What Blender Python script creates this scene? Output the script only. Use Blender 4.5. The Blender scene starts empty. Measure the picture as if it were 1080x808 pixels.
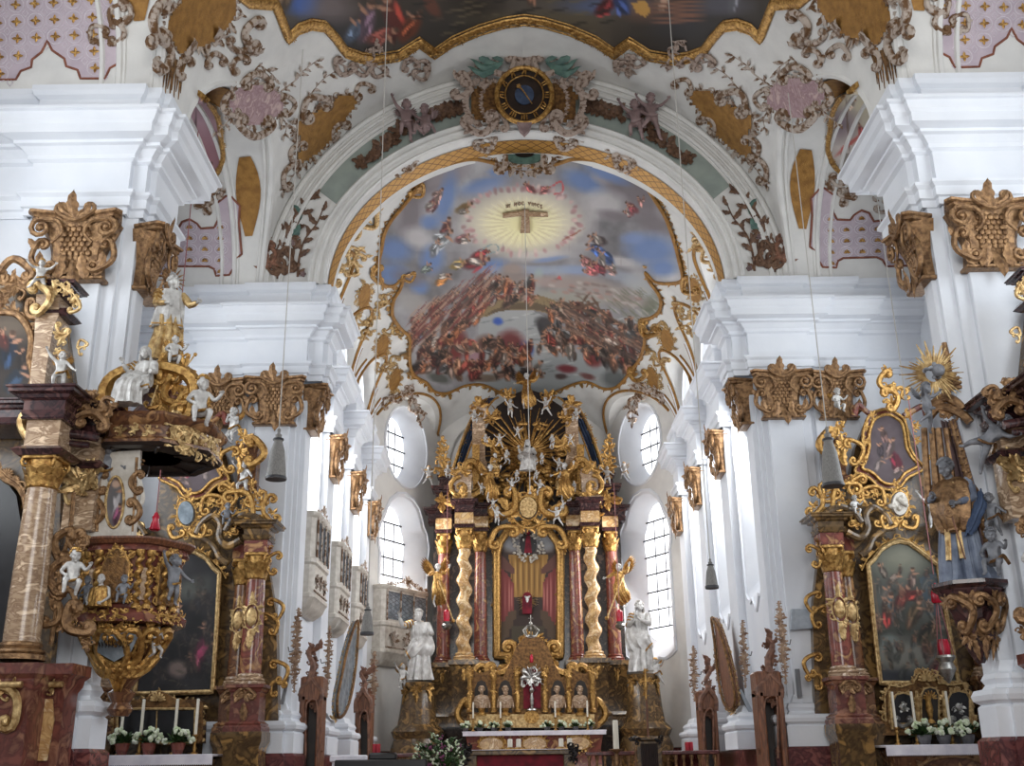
import bpy, math, random
import numpy as np
from mathutils import Vector as V, Matrix as M
from mathutils.geometry import tessellate_polygon
from mathutils.noise import noise as pnoise
PI = math.pi
sin, cos = math.sin, math.cos
C = bpy.context.scene.collection
# ---------------------------------------------------------------- camera model (1080 x 808 frame)
FOC, PITCH, ROLL = 1135.0, math.radians(19.5), math.radians(.75)
CAM = V((-.42, 0, 1.6))
_ci, _si = cos(PITCH), sin(PITCH)
def ray(u, v):
 du, dv = u - 540, v - 404
 a = (du * cos(ROLL) - dv * sin(ROLL)) / FOC
 b = (-du * sin(ROLL) - dv * cos(ROLL)) / FOC
 return V((a, _ci - b * _si, _si + b * _ci))
def aY(u, v, Y): r = ray(u, v); return CAM + r * ((Y - CAM.y) / r.y)
def aX(u, v, X): r = ray(u, v); return CAM + r * ((X - CAM.x) / r.x)
class PlaneY:            # a wall that faces the nave
 def __init__(s, Y): s.Y = Y
 def hit(s, u, v): return aY(u, v, s.Y), V((0, -1, 0))
class Plane:             # any plane through p with normal n
 def __init__(s, p, n): s.p, s.n = V(p), V(n).normalized()
 def hit(s, u, v):
  r = ray(u, v); t = (s.p - CAM).dot(s.n) / r.dot(s.n)
  return CAM + r * t, (s.n if s.n.dot(r) < 0 else -s.n)
class Surf:              # first zero of g (inside > 0) along the sight line, kept between y0 and y1
 def __init__(s, g, y0, y1, step=.25): s.g, s.y0, s.y1, s.st = g, y0, y1, step
 def hit(s, u, v):
  r = ray(u, v); t = s.y0 / r.y; t1 = s.y1 / r.y
  dt = s.st; last = t
  while t < t1 and s.g(CAM + r * t) > 0: last = t; t += dt
  if t >= t1: P = CAM + r * t1
  else:
   lo, hi = last, t
   for _ in range(16):
    m = (lo + hi) / 2
    if s.g(CAM + r * m) > 0: lo = m
    else: hi = m
   P = CAM + r * lo
  e = .02; g0 = s.g(P)
  n = V((s.g(P + V((e, 0, 0))) - g0, s.g(P + V((0, e, 0))) - g0, s.g(P + V((0, 0, e))) - g0))
  n = n.normalized() if n.length > 1e-9 else -r.normalized()
  if n.dot(r) > 0: n = -n
  return P, n
class Flat:              # a drawing plane of its own: a along e1, b along e2, in metres
 def __init__(s, o, e1, e2): s.o, s.e1, s.e2 = V(o), V(e1), V(e2); s.n = s.e1.cross(s.e2).normalized()
 def hit(s, a, b): return s.o + s.e1 * a + s.e2 * b, s.n
FR = Flat((0, 0, 0), (1, 0, 0), (0, 0, 1))      # x across, z up, facing -y
class Cyl:               # wraps a drawing round a vertical cylinder: a = arc metres, b = height
 def __init__(s, c, r, prof=None): s.c, s.r, s.prof = V(c), r, prof
 def hit(s, a, b):
  r = s.prof(b) if s.prof else s.r
  t = a / s.r; d = V((sin(t), -cos(t), 0))
  return s.c + d * r + V((0, 0, b)), d
# ---------------------------------------------------------------- mesh builder
WM = {}
class MB:
 def __init__(s): s.v, s.f, s.m, s.T, s.mi, s.mir = [], [], [], None, 0, False
 def add(s, vs, fs):
  b = len(s.v)
  if s.T is not None: vs = [s.T @ V(p) for p in vs]
  s.v.extend([(p[0], p[1], p[2]) for p in vs])
  for f in fs: s.f.append([i + b for i in f]); s.m.append(s.mi)
 def grid(s, rows, close_u=False, close_v=False):
  n, k = len(rows), len(rows[0]); vs = [p for r in rows for p in r]; fs = []
  for i in range(n if close_v else n - 1):
   for j in range(k if close_u else k - 1):
    a, b = i * k + j, i * k + (j + 1) % k
    c, d = ((i + 1) % n) * k + (j + 1) % k, ((i + 1) % n) * k + j
    fs.append((a, b, c, d))
  s.add(vs, fs)
 def box(s, x0, x1, y0, y1, z0, z1):
  s.add([(x, y, z) for x in (x0, x1) for y in (y0, y1) for z in (z0, z1)],
              [(0, 1, 3, 2), (4, 6, 7, 5), (0, 4, 5, 1), (2, 3, 7, 6), (0, 2, 6, 4), (1, 5, 7, 3)])
 def bbox(s, x0, x1, y0, y1, z0, z1, b=.02):     # box with chamfered upright and flat edges
  o = [(x0 + b, y0), (x1 - b, y0), (x1, y0 + b), (x1, y1 - b), (x1 - b, y1), (x0 + b, y1), (x0, y1 - b), (x0, y0 + b)]
  cx, cy = (x0 + x1) / 2, (y0 + y1) / 2
  sh = lambda k: [(cx + (x - cx) * (1 - 2 * k / max(x1 - x0, 1e-6)), cy + (y - cy) * (1 - 2 * k / max(y1 - y0, 1e-6))) for x, y in o]
  rows = [[(x, y, z0) for x, y in sh(b)], [(x, y, z0 + b) for x, y in o], [(x, y, z1 - b) for x, y in o], [(x, y, z1) for x, y in sh(b)]]
  s.grid(rows, close_u=True); s.add(rows[0], [list(range(8))[::-1]]); s.add(rows[3], [list(range(8))])
 def lathe(s, prof, seg=20, c=(0, 0, 0), a0=0, a1=2 * PI, cap=True, fn=None):
  full = abs(a1 - a0 - 2 * PI) < 1e-6; k = seg if full else seg + 1
  rows = []
  for r, z in prof:
   row = []
   for j in range(k):
    t = a0 + (a1 - a0) * j / seg; rr = r * (fn(t, z) if fn else 1)
    row.append((c[0] + rr * cos(t), c[1] + rr * sin(t), c[2] + z))
   rows.append(row)
  s.grid(rows, close_u=full)
  if cap and full:
   if prof[0][0] > 1e-4: s.add(rows[0], [list(range(k))[::-1]])
   if prof[-1][0] > 1e-4: s.add(rows[-1], [list(range(k))])
 def ell(s, c, r, seg=10, rings=7, R=None):
  r = (r, r, r) if not hasattr(r, '__len__') else r
  rows = []
  for i in range(rings + 1):
   p = PI * i / rings - PI / 2; p = max(-1.52, min(1.52, p))
   row = []
   for j in range(seg):
    t = 2 * PI * j / seg; q = V((r[0] * cos(p) * cos(t), r[1] * cos(p) * sin(t), r[2] * sin(p)))
    if R: q = R @ q
    row.append(V(c) + q)
   rows.append(row)
  s.grid(rows, close_u=True); s.add(rows[0], [list(range(seg))[::-1]]); s.add(rows[-1], [list(range(seg))])
 def tube(s, pts, rad, seg=6, nrm=None, flat=1.0, cap=True, closed=False):
  pts = [V(p) for p in pts]; n = len(pts)
  if n < 2: return
  rad = rad if hasattr(rad, '__len__') else [rad] * n
  rows = []; up = V(nrm) if nrm is not None and not isinstance(nrm, list) else None
  for i in range(n):
   if closed: t = pts[(i + 1) % n] - pts[i - 1]
   else: t = pts[min(i + 1, n - 1)] - pts[max(i - 1, 0)]
   if t.length < 1e-9: t = V((0, 0, 1))
   t.normalize()
   u = V(nrm[i]) if isinstance(nrm, list) else up
   if u is None:
    u = V((0, 0, 1)) if abs(t.z) < .9 else V((1, 0, 0))
   u = u - t * u.dot(t)
   if u.length < 1e-6: u = V((1, 0, 0)) - t * t.x
   u.normalize()
   if nrm is None: up = u
   w = t.cross(u)
   rows.append([pts[i] + (w * cos(2 * PI * j / seg) + u * (sin(2 * PI * j / seg) * flat)) * rad[i] for j in range(seg)])
  s.grid(rows, close_u=True, close_v=closed)
  if cap and not closed: s.add(rows[0], [list(range(seg))[::-1]]); s.add(rows[-1], [list(range(seg))])
 def sweep(s, path, prof, closed=False):
  """plan moulding: path [(x,y)], prof [(offset to the right of travel, z)] with mitred corners"""
  n = len(path); P = [V((p[0], p[1])) for p in path]; offs = []
  for i in range(n):
   d = []
   if closed or i > 0: d.append((P[i] - P[i - 1]).normalized())
   if closed or i < n - 1: d.append((P[(i + 1) % n] - P[i]).normalized())
   ns = [V((q.y, -q.x)) for q in d]
   if len(ns) == 1: offs.append(ns[0])
   else:
    b = ns[0] + ns[1]; L = b.length
    offs.append(ns[0] if L < 1e-4 else b.normalized() / max(.3, (b.normalized()).dot(ns[0])))
  rows = [[(P[i].x + offs[i].x * o, P[i].y + offs[i].y * o, z) for o, z in prof] for i in range(n)]
  for i in range(n if closed else n - 1): s.grid([rows[i], rows[(i + 1) % n]])
 def prism(s, poly, f, off=0., th=.05, inset=0.):
  """filled 2-D outline on drawing f, raised th above off"""
  a = [f.hit(*p) for p in poly]
  top = [p + n * (off + th) for p, n in a]; bot = [p + n * off for p, n in a]
  if inset:
   c = sum(top, V()) / len(top); top = [p + (c - p).normalized() * inset for p in top]
  k = len(poly); tr = tessellate_polygon([[V((p[0], p[1], 0)) for p in poly]])
  s.add(top, [list(t) for t in tr]); s.grid([bot + bot[:1], top + top[:1]])
 def build(s, name, mats, parent=None, smooth=True, local=False, angle=35):
  vs = s.v
  if not vs: vs = [(0, 0, 0)]
  fs = s.f
  if s.mir:
   vs = [(-p[0], p[1], p[2]) for p in vs]; fs = [f[::-1] for f in fs]
  o0 = V((0, 0, 0)); W = M.Identity(4)
  A = np.array(vs, dtype=float)
  if parent is not None:
   W = WM[parent.name]
   if not local:
    I = np.array(W.inverted()); A = A @ I[:3, :3].T + I[:3, 3]
  elif not local:
   o0 = V(((A[:, 0].min() + A[:, 0].max()) / 2, (A[:, 1].min() + A[:, 1].max()) / 2, A[:, 2].min()))
   A = A - np.array(o0); W = M.Translation(o0)
  me = bpy.data.meshes.new(name); me.from_pydata(A.tolist(), [], fs)
  mats = mats if isinstance(mats, (list, tuple)) else [mats]
  for mt in mats: me.materials.append(mt)
  if len(mats) > 1: me.polygons.foreach_set('material_index', s.m)
  if smooth:
   me.polygons.foreach_set('use_smooth', [True] * len(me.polygons))
   try: me.set_sharp_from_angle(angle=math.radians(angle))
   except Exception: pass
  me.update()
  o = bpy.data.objects.new(name, me); C.objects.link(o)
  if parent is not None: o.parent = parent
  else: o.location = o0
  WM[o.name] = W
  return o
def tag(o, label=None, cat=None, group=None, kind=None):
 for k, x in (('label', label), ('category', cat), ('group', group), ('kind', kind)):
  if x: o[k] = x
 return o
def thing(name, label, cat, loc=(0, 0, 0), rz=0., group=None, sc=1.):
 o = bpy.data.objects.new(name, None); C.objects.link(o); o.empty_display_size = .1
 o.location = loc; o.rotation_euler = (0, 0, rz); o.scale = (sc, sc, sc) if not hasattr(sc, '__len__') else sc
 WM[o.name] = M.Translation(V(loc)) @ M.Rotation(rz, 4, 'Z') @ M.Diagonal((*o.scale, 1))
 return tag(o, label, cat, group)
def struct(name, m, mt, smooth=False, angle=35):
 return tag(m.build(name, mt, smooth=smooth, angle=angle), kind='structure')
def place(o, loc, rz=0., sc=1., rx=0., ry=0.):
 o.location = loc; o.rotation_euler = (rx, ry, rz); o.scale = (sc, sc, sc) if not hasattr(sc, '__len__') else sc
 WM[o.name] = M.Translation(V(loc)) @ o.rotation_euler.to_matrix().to_4x4() @ M.Diagonal((*o.scale, 1))
def copy_tree(o, parent=None):
 c = o.copy(); C.objects.link(c); c.parent = parent
 for ch in list(o.children): copy_tree(ch, c)
 return c
def dup(o, label, loc, rz=0., sc=1., group=None, rx=0., ry=0.):
 c = copy_tree(o); place(c, loc, rz, sc, rx, ry); tag(c, label, None, group); return c
# ---------------------------------------------------------------- materials
MATS = {}
def lin(c): return tuple((x / 12.92 if x <= .04045 else ((x + .055) / 1.055) ** 2.4) for x in (q / 255 for q in c))
def mat(name, c1, c2=None, rough=.6, metal=0., scale=4., detail=5., bump=0., bscale=30., dist=0., c3=None, emit=0., ramp=(.35, .65), spec=.5, stretch=None):
 m = bpy.data.materials.new(name); m.use_nodes = True; nt = m.node_tree; N, L = nt.nodes, nt.links
 b = N['Principled BSDF']; b.inputs['Roughness'].default_value = rough; b.inputs['Metallic'].default_value = metal
 b.inputs['Specular IOR Level'].default_value = spec
 b.inputs['Base Color'].default_value = (*lin(c1), 1)
 tc = N.new('ShaderNodeTexCoord'); src = tc.outputs['Object']
 if stretch:
  mp = N.new('ShaderNodeMapping'); mp.inputs['Scale'].default_value = stretch; L.new(src, mp.inputs['Vector']); src = mp.outputs['Vector']
 if c2:
  nz = N.new('ShaderNodeTexNoise'); nz.inputs['Scale'].default_value = scale; nz.inputs['Detail'].default_value = detail; nz.inputs['Distortion'].default_value = dist
  L.new(src, nz.inputs['Vector'])
  r = N.new('ShaderNodeValToRGB'); e = r.color_ramp.elements
  e[0].position, e[1].position = ramp; e[0].color = (*lin(c1), 1); e[1].color = (*lin(c2), 1)
  if c3: e[0].position, e[1].position = .4, .52; q = e.new(.64); q.color = (*lin(c3), 1)
  L.new(nz.outputs['Fac'], r.inputs['Fac']); L.new(r.outputs['Color'], b.inputs['Base Color'])
 if bump:
  n2 = N.new('ShaderNodeTexNoise'); n2.inputs['Scale'].default_value = bscale; n2.inputs['Detail'].default_value = 4
  L.new(src, n2.inputs['Vector'])
  bp = N.new('ShaderNodeBump'); bp.inputs['Strength'].default_value = bump; bp.inputs['Distance'].default_value = .03
  L.new(n2.outputs['Fac'], bp.inputs['Height']); L.new(bp.outputs['Normal'], b.inputs['Normal'])
 if emit:
  b.inputs['Emission Color'].default_value = (*lin(c1), 1); b.inputs['Emission Strength'].default_value = emit
 MATS[name] = m; return m
mat('white', (232, 235, 240), (222, 226, 233), .75, scale=.8, bump=.12, bscale=12)
mat('white_warm', (226, 225, 221), (212, 211, 208), .8, scale=1.2, bump=.12, bscale=12)
mat('stucco', (168, 150, 138), (98, 74, 58), .6, scale=9, bump=.4, bscale=40, ramp=(.5, .62))
mat('stucco_gilt', (182, 168, 156), (104, 72, 40), .5, scale=7, bump=.4, bscale=40, ramp=(.46, .56))
mat('gold', (206, 164, 96), (138, 98, 50), .32, .7, scale=14, bump=.35, bscale=45)
mat('gold_pale', (220, 190, 136), (150, 116, 72), .36, .65, scale=12, bump=.35, bscale=45)
mat('gold_dark', (142, 104, 62), (82, 58, 36), .4, .65, scale=10, bump=.5, bscale=38)
mat('gold_field', (168, 124, 62), (138, 98, 46), .55, .35, scale=5, bump=.5, bscale=26)
mat('gold_bronze', (166, 130, 92), (104, 76, 52), .38, .6, scale=12, bump=.45, bscale=40)
mat('marble_red', (122, 70, 60), (92, 52, 46), .22, scale=3.4, dist=1.0, c3=(150, 106, 84), detail=8)
mat('marble_brown', (116, 78, 52), (82, 52, 38), .25, scale=3.2, dist=1.2, c3=(168, 126, 84), detail=8)
mat('marble_yellow', (212, 176, 122), (170, 128, 82), .2, scale=2.6, dist=2.4, c3=(232, 208, 166), detail=8)
mat('marble_sand', (176, 150, 122), (138, 110, 86), .2, scale=3, dist=1.6, c3=(222, 196, 166), detail=8, stretch=(1, 1, 2.5))
mat('marble_rose', (136, 76, 64), (104, 56, 50), .2, scale=2.2, dist=2.2, c3=(180, 136, 92), detail=8)
mat('marble_dark', (56, 48, 44), (34, 30, 30), .2, scale=3, dist=1.4, c3=(92, 76, 64), detail=8)
mat('marble_plum', (74, 46, 46), (40, 26, 30), .2, scale=3, dist=2, c3=(104, 72, 68), detail=8)
mat('marble_olive', (112, 88, 56), (70, 54, 38), .22, scale=2.6, dist=1.3, c3=(160, 124, 74), detail=8)
mat('socle_red', (112, 62, 60), (76, 40, 42), .25, scale=3, dist=1.5, c3=(138, 84, 78), detail=8)
mat('silver_white', (212, 211, 208), (168, 164, 160), .38, .15, scale=7, bump=.2, bscale=30)
mat('stone_grey', (140, 142, 148), (100, 102, 108), .5, .1, scale=6, bump=.2, bscale=30)
mat('silver', (200, 198, 192), (130, 128, 124), .28, .9, scale=9, bump=.2, bscale=40)
mat('skin_stucco', (150, 128, 126), (112, 92, 92), .6, scale=4, bump=.2)
mat('green_band', (158, 168, 160), (140, 150, 144), .85, scale=1.4)
mat('green_stucco', (92, 124, 112), (60, 88, 82), .55, scale=5, bump=.3)
mat('leaf_brown', (118, 88, 66), (78, 54, 40), .6, scale=8, bump=.4)
mat('pink_field', (176, 150, 152), (152, 122, 128), .8, scale=4, dist=1.2, c3=(196, 172, 168))
mat('pink_panel', (196, 182, 190), (182, 168, 178), .8, scale=3)
mat('panel_relief', (214, 206, 212), (200, 190, 198), .8, scale=4)
mat('red_line', (140, 84, 62), (112, 62, 46), .6, scale=6)
mat('wood_brown', (132, 84, 56), (90, 54, 36), .45, scale=3, bump=.3, stretch=(6, 6, .8), c3=(140, 90, 62))
mat('wood_carved', (142, 100, 78), (92, 60, 46), .5, scale=8, bump=.4)
mat('carved_pale', (178, 150, 124), (112, 82, 62), .5, scale=9, bump=.4)
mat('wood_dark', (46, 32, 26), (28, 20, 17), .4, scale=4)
mat('black_field', (30, 28, 30), (20, 18, 20), .3, scale=4)
mat('niche_dark', (52, 42, 34), (34, 28, 24), .6, scale=4)
mat('floor_stone', (146, 126, 112), (120, 100, 90), .35, scale=2)
mat('tassel', (150, 148, 144), (112, 110, 108), .8, scale=6, stretch=(30, 30, 1))
mat('rope', (190, 186, 180), None, .8)
mat('rope_red', (150, 96, 96), None, .8)
mat('leading', (60, 60, 64), None, .5)
mat('grille_lead', (120, 122, 126), None, .4, .5)
mat('cabinet_white', (214, 208, 198), (190, 182, 170), .5, scale=6, bump=.2)
mat('linen', (236, 232, 238), (214, 210, 220), .8, scale=4)
mat('wax', (240, 234, 218), None, .5)
mat('red_glass', (190, 20, 50), (150, 10, 36), .25, scale=4)
mat('red_cloth', (128, 20, 40), (88, 12, 28), .8, scale=5)
mat('blue_cloth', (74, 92, 122), (52, 66, 92), .8, scale=3)
mat('petal_white', (238, 240, 224), (206, 222, 176), .7, scale=9)
mat('foliage', (64, 94, 44), (36, 58, 30), .6, scale=9)
mat('petal_pink', (150, 84, 120), (104, 50, 84), .7, scale=9)
mat('pot_grey', (120, 118, 120), (80, 78, 82), .4, scale=5)
mat('iron', (40, 36, 36), None, .4, .8)
mat('clock_blue', (62, 78, 104), (44, 56, 80), .5, scale=6)
mat('yellow_glass', (255, 214, 40), None, .3, emit=1.2)
mat('amber_glass', (200, 150, 60), (160, 110, 40), .2, scale=4)
mat('speaker_grey', (176, 184, 192), (160, 168, 178), .6, scale=9)
mat('grey_glass', (150, 160, 168), (110, 120, 128), .15, scale=5)
mat('window_pane', (246, 250, 255), None, .2, emit=2.6)
def lattice_mat(name, c1, c2, freq, w):    # gilt lattice of crossing lines
 m = mat(name, c1, rough=.5, metal=.35); nt = m.node_tree; N, L = nt.nodes, nt.links; b = N['Principled BSDF']
 at = N.new('ShaderNodeAttribute'); at.attribute_name = 'uvw'
 sp = N.new('ShaderNodeSeparateXYZ'); L.new(at.outputs['Vector'], sp.inputs[0])
 def mth(op, a, k):
  q = N.new('ShaderNodeMath'); q.operation = op
  for i, x in enumerate((a, k)):
   if isinstance(x, (int, float)): q.inputs[i].default_value = x
   elif x is not None: L.new(x, q.inputs[i])
  return q.outputs[0]
 mx = None
 for op in ('ADD', 'SUBTRACT'):
  t = mth(op, sp.outputs[0], sp.outputs[1]); t = mth('MULTIPLY', t, freq); t = mth('PINGPONG', t, .5); t = mth('LESS_THAN', t, w)
  mx = t if mx is None else mth('MAXIMUM', mx, t)
 mi = N.new('ShaderNodeMix'); mi.data_type = 'RGBA'; mi.inputs['A'].default_value = (*lin(c1), 1); mi.inputs['B'].default_value = (*lin(c2), 1)
 L.new(mx, mi.inputs['Factor']); L.new(mi.outputs['Result'], b.inputs['Base Color'])
 bp = N.new('ShaderNodeBump'); bp.inputs['Strength'].default_value = .5; bp.inputs['Distance'].default_value = .03; L.new(mx, bp.inputs['Height']); L.new(bp.outputs['Normal'], b.inputs['Normal'])
 return m
lattice_mat('gold_lattice', (186, 140, 70), (120, 82, 42), 3.2, .07)
def paint_mat():
 m = bpy.data.materials.new('painting'); m.use_nodes = True; N, L = m.node_tree.nodes, m.node_tree.links
 b = N['Principled BSDF']; b.inputs['Roughness'].default_value = .7
 at = N.new('ShaderNodeAttribute'); at.attribute_name = 'paint'; L.new(at.outputs['Color'], b.inputs['Base Color'])
 MATS['painting'] = m
paint_mat()
# ---------------------------------------------------------------- 2-D ornament, drawn on any surface f
def cat(pts, closed=False, n=6):
 out = []; k = len(pts)
 for i in range(k if closed else k - 1):
  p = [pts[j % k] if closed else pts[max(0, min(k - 1, j))] for j in (i - 1, i, i + 1, i + 2)]
  for q in range(n):
   t = q / n
   out.append(tuple(.5 * (2 * p[1][d] + (p[2][d] - p[0][d]) * t + (2 * p[0][d] - 5 * p[1][d] + 4 * p[2][d] - p[3][d]) * t * t + (3 * p[1][d] - p[0][d] - 3 * p[2][d] + p[3][d]) * t ** 3) for d in range(len(p[0]))))
 if not closed: out.append(tuple(pts[-1]))
 return out
def dens(pts, step, closed=False):     # points every `step` along straight segments, corners kept
 out = []; k = len(pts)
 for i in range(k if closed else k - 1):
  a, b = pts[i], pts[(i + 1) % k]; L = math.dist(a, b); n = max(1, int(L / step + .5))
  out += [tuple(a[d] + (b[d] - a[d]) * j / n for d in range(2)) for j in range(n)]
 if not closed: out.append(tuple(pts[-1]))
 return out
def scale_at(f, p, e=1.0):
 if isinstance(f, (Flat, Cyl)): return 1.0
 a = f.hit(*p)[0]; r = (a - CAM).length
 return r / FOC * 1.03
def stroke(m, f, pts, r0, r1=None, off=0., seg=6, flat=.8, closed=False, mid=None):
 k = scale_at(f, pts[0]); H = [f.hit(*p) for p in pts]; n = len(pts)
 r1 = r0 if r1 is None else r1; rad = []
 for i in range(n):
  t = i / max(1, n - 1)
  r = r0 + (r1 - r0) * t if mid is None else ((r0 + (mid - r0) * 2 * t) if t < .5 else (mid + (r1 - mid) * (2 * t - 1)))
  rad.append(max(r, 1e-4) * k)
 m.tube([p + nn * (off * k + rad[i] * flat * .5) for i, (p, nn) in enumerate(H)], rad, seg, [nn for p, nn in H], flat, closed=closed)
def spiral(c, r, a0, turns, ccw=1, n=None):   # from the outside in
 n = n or max(6, int(abs(turns) * 10)); out = []
 for i in range(n + 1):
  t = i / n; a = a0 + ccw * turns * 2 * PI * t; q = r * (1 - t) ** 1.1 + r * .10
  out.append((c[0] + q * cos(a), c[1] + q * sin(a)))
 return out
def cscroll(m, f, p0, p1, bulge=.35, th=.1, turns=1.1, off=0., s=False, seg=6):
 """C- (or S-) scroll from p0 to p1; th and bulge are shares of the chord"""
 p0, p1 = V(p0), V(p1); d = p1 - p0; L = d.length
 if L < 1e-6: return
 e = d / L; n = V((-e.y, e.x)); pts = []
 sg = 1 if bulge >= 0 else -1; r = L * .2
 body = []
 for i in range(9):
  t = i / 8; h = sin(PI * t) * bulge * L if not s else sin(2 * PI * t) * bulge * .6 * L
  body.append(p0 + d * t + n * h)
 def curl(end, tang, side):
  c = end + V((-tang.y, tang.x)) * side * r; a0 = math.atan2((end - c).y, (end - c).x)
  return [V(q) for q in spiral(c, r, a0, turns, side)][1:]
 A = curl(body[0], (body[0] - body[1]).normalized(), sg)
 B = curl(body[-1], (body[-1] - body[-2]).normalized(), -sg if not s else sg)
 pts = A[::-1] + body + B; k = len(pts)
 rad = [L * th * (.35 + .65 * sin(PI * (i + .5) / k)) for i in range(k)]
 kk = scale_at(f, tuple(p0)); H = [f.hit(q[0], q[1]) for q in pts]
 m.tube([p + nn * (off + rad[i] * .6) * kk for i, (p, nn) in enumerate(H)], [x * kk for x in rad], seg, [nn for p, nn in H], .9)
 for q in (A[-1], B[-1]):
  p, nn = f.hit(q[0], q[1]); m.ell(p + nn * (off + L * th * .7) * kk, L * th * .85 * kk, 7, 5)
def leaf(m, f, p0, p1, w=.4, bend=0., lift=.25, off=0., lobes=3):
 """acanthus leaf from p0 to p1; w, bend, lift as shares of its length"""
 p0, p1 = V(p0), V(p1); d = p1 - p0; L = d.length
 if L < 1e-6: return
 n = V((-d.y, d.x)); k = scale_at(f, tuple(p0)); rows = []; N = lobes * 3 + 2
 for i in range(N + 1):
  t = i / N; c = p0 + d * t + n * (bend * sin(PI * t * .8))
  env = (sin(PI * min(1, t * .93 + .09))) ** .7; lob = .62 + .38 * abs(sin(PI * lobes * t))
  ww = w * .5 * env * lob; z = lift * L * (t ** 2.0) * (1 if t < .85 else 1 - (t - .85) * 2.2)
  row = []
  for j, q in enumerate((-1, -.5, 0, .5, 1)):
   pp = c + n * (ww * q) + d * (abs(q) * -.06)
   P, nn = f.hit(pp.x, pp.y)
   row.append(P + nn * (off + z + L * (.03 + .09 * env * (1 if q == 0 else .35 if abs(q) < .9 else 0))) * k)
  rows.append(row)
 m.grid(rows)
def shell(m, f, c, r, ang=PI / 2, spread=2.4, n=7, th=.13, off=0.):
 for i in range(n):
  a = ang + spread * (i / (n - 1) - .5); rr = r * (1 - .16 * abs(2 * i / (n - 1) - 1))
  stroke(m, f, [(c[0] + rr * t * cos(a), c[1] + rr * t * sin(a)) for t in (.12, .4, .7, .95, 1)], r * th * .35, r * th * .5, off, mid=r * th)
def flower(m, f, c, r, n=5, off=0.):
 k = scale_at(f, c); P, nn = f.hit(*c); m.ell(P + nn * (off + r * .3) * k, r * .35 * k, 6, 4)
 for i in range(n):
  a = 2 * PI * i / n; P, nn = f.hit(c[0] + cos(a) * r * .6, c[1] + sin(a) * r * .6); m.ell(P + nn * (off + r * .2) * k, r * .42 * k, 6, 4)
def rocaille(m, f, path, size, seed=0, closed=True, th=None, inner=False, leafy=1., step=1.15):
 """a border along path: a running rib with C-scrolls, shells and flame leaves licking outwards"""
 rg = random.Random(seed); th = th or size * .14; k = len(path); A = 0
 for i in range(k): A += path[i][0] * path[(i + 1) % k][1] - path[(i + 1) % k][0] * path[i][1]
 o = (-1 if A > 0 else 1) * (-1 if inner else 1)
 stroke(m, f, path, th, th, closed=closed)
 acc = size * .4
 for i in range(k if closed else k - 1):
  a, b = V(path[i]), V(path[(i + 1) % k]); L = (b - a).length
  if L < 1e-9: continue
  d = (b - a) / L; n = V((-d.y, d.x)) * o
  while acc < L:
   p = a + d * acc; q = rg.random(); sz = size * rg.uniform(.75, 1.25)
   if q < .42:
    e = n * sz * rg.uniform(.8, 1.3) + d * sz * rg.uniform(-.7, .7)
    leaf(m, f, p, p + e, .55, rg.uniform(-.3, .3), .3)
    leaf(m, f, p, p + e * .6 + d * sz * .5, .5, .2, .3)
   elif q < .8:
    cscroll(m, f, p - d * sz * .5 + n * sz * .15, p + d * sz * .5 + n * sz * .3, .35 * o * rg.choice((1, 1, -1)), .12)
    if rg.random() < .6 * leafy: leaf(m, f, p + n * sz * .3, p + n * sz * 1.05 + d * sz * rg.uniform(-.5, .5), .5, rg.uniform(-.3, .3), .3)
   else:
    shell(m, f, p, sz * .9, math.atan2(n.y, n.x), 2.2, 6, .16)
   acc += size * rg.uniform(.8, 1.25) * step
  acc -= L
def spray(m, f, pts, size, seed=0, th=None, fl=None):
 """a stem with alternating leaves"""
 rg = random.Random(seed); P = cat(pts, n=5); stroke(m, f, P, th or size * .12, size * .05); acc = 0; sd = 1
 for i in range(len(P) - 1):
  a, b = V(P[i]), V(P[i + 1]); L = (b - a).length; acc += L
  if acc > size * .55 and L > 1e-6:
   acc = 0; d = (b - a) / L; n = V((-d.y, d.x)) * sd; sd = -sd
   leaf(m, f, a, a + (n * .9 + d * .6) * size * rg.uniform(.7, 1.2), .5, rg.uniform(-.3, .3), .3)
   if fl is not None and rg.random() < .35: flower(fl, f, tuple(a + n * size * .5), size * .3)
 d = V(P[-1]) - V(P[-2]); d = d.normalized() if d.length else V((0, 1)); leaf(m, f, V(P[-1]), V(P[-1]) + d * size, .45, .15, .3)
def inpoly(x, y, poly):
 c = False; j = len(poly) - 1
 for i in range(len(poly)):
  xi, yi = poly[i]; xj, yj = poly[j]
  if (yi > y) != (yj > y) and x < (xj - xi) * (y - yi) / (yj - yi) + xi: c = not c
  j = i
 return c
def fill(m, f, poly, step, off=0.):
 """a conforming sheet over the outline: grid cells inside, edge points drawn in to the outline"""
 xs = [p[0] for p in poly]; ys = [p[1] for p in poly]; x0, y0 = min(xs), min(ys)
 nx = int((max(xs) - x0) / step) + 2; ny = int((max(ys) - y0) / step) + 2; idx = {}; vs = []; fs = []; uv = []
 k = scale_at(f, poly[0])
 def vid(i, j):
  if (i, j) not in idx:
   idx[i, j] = len(vs); a, b = x0 + i * step, y0 + j * step; P, n = f.hit(a, b); vs.append(P + n * off * k); uv.append((a, b))
  return idx[i, j]
 for j in range(ny):
  for i in range(nx):
   if inpoly(x0 + (i + .5) * step, y0 + (j + .5) * step, poly): fs.append((vid(i, j), vid(i + 1, j), vid(i + 1, j + 1), vid(i, j + 1)))
 m.add(vs, fs); return uv
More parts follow.
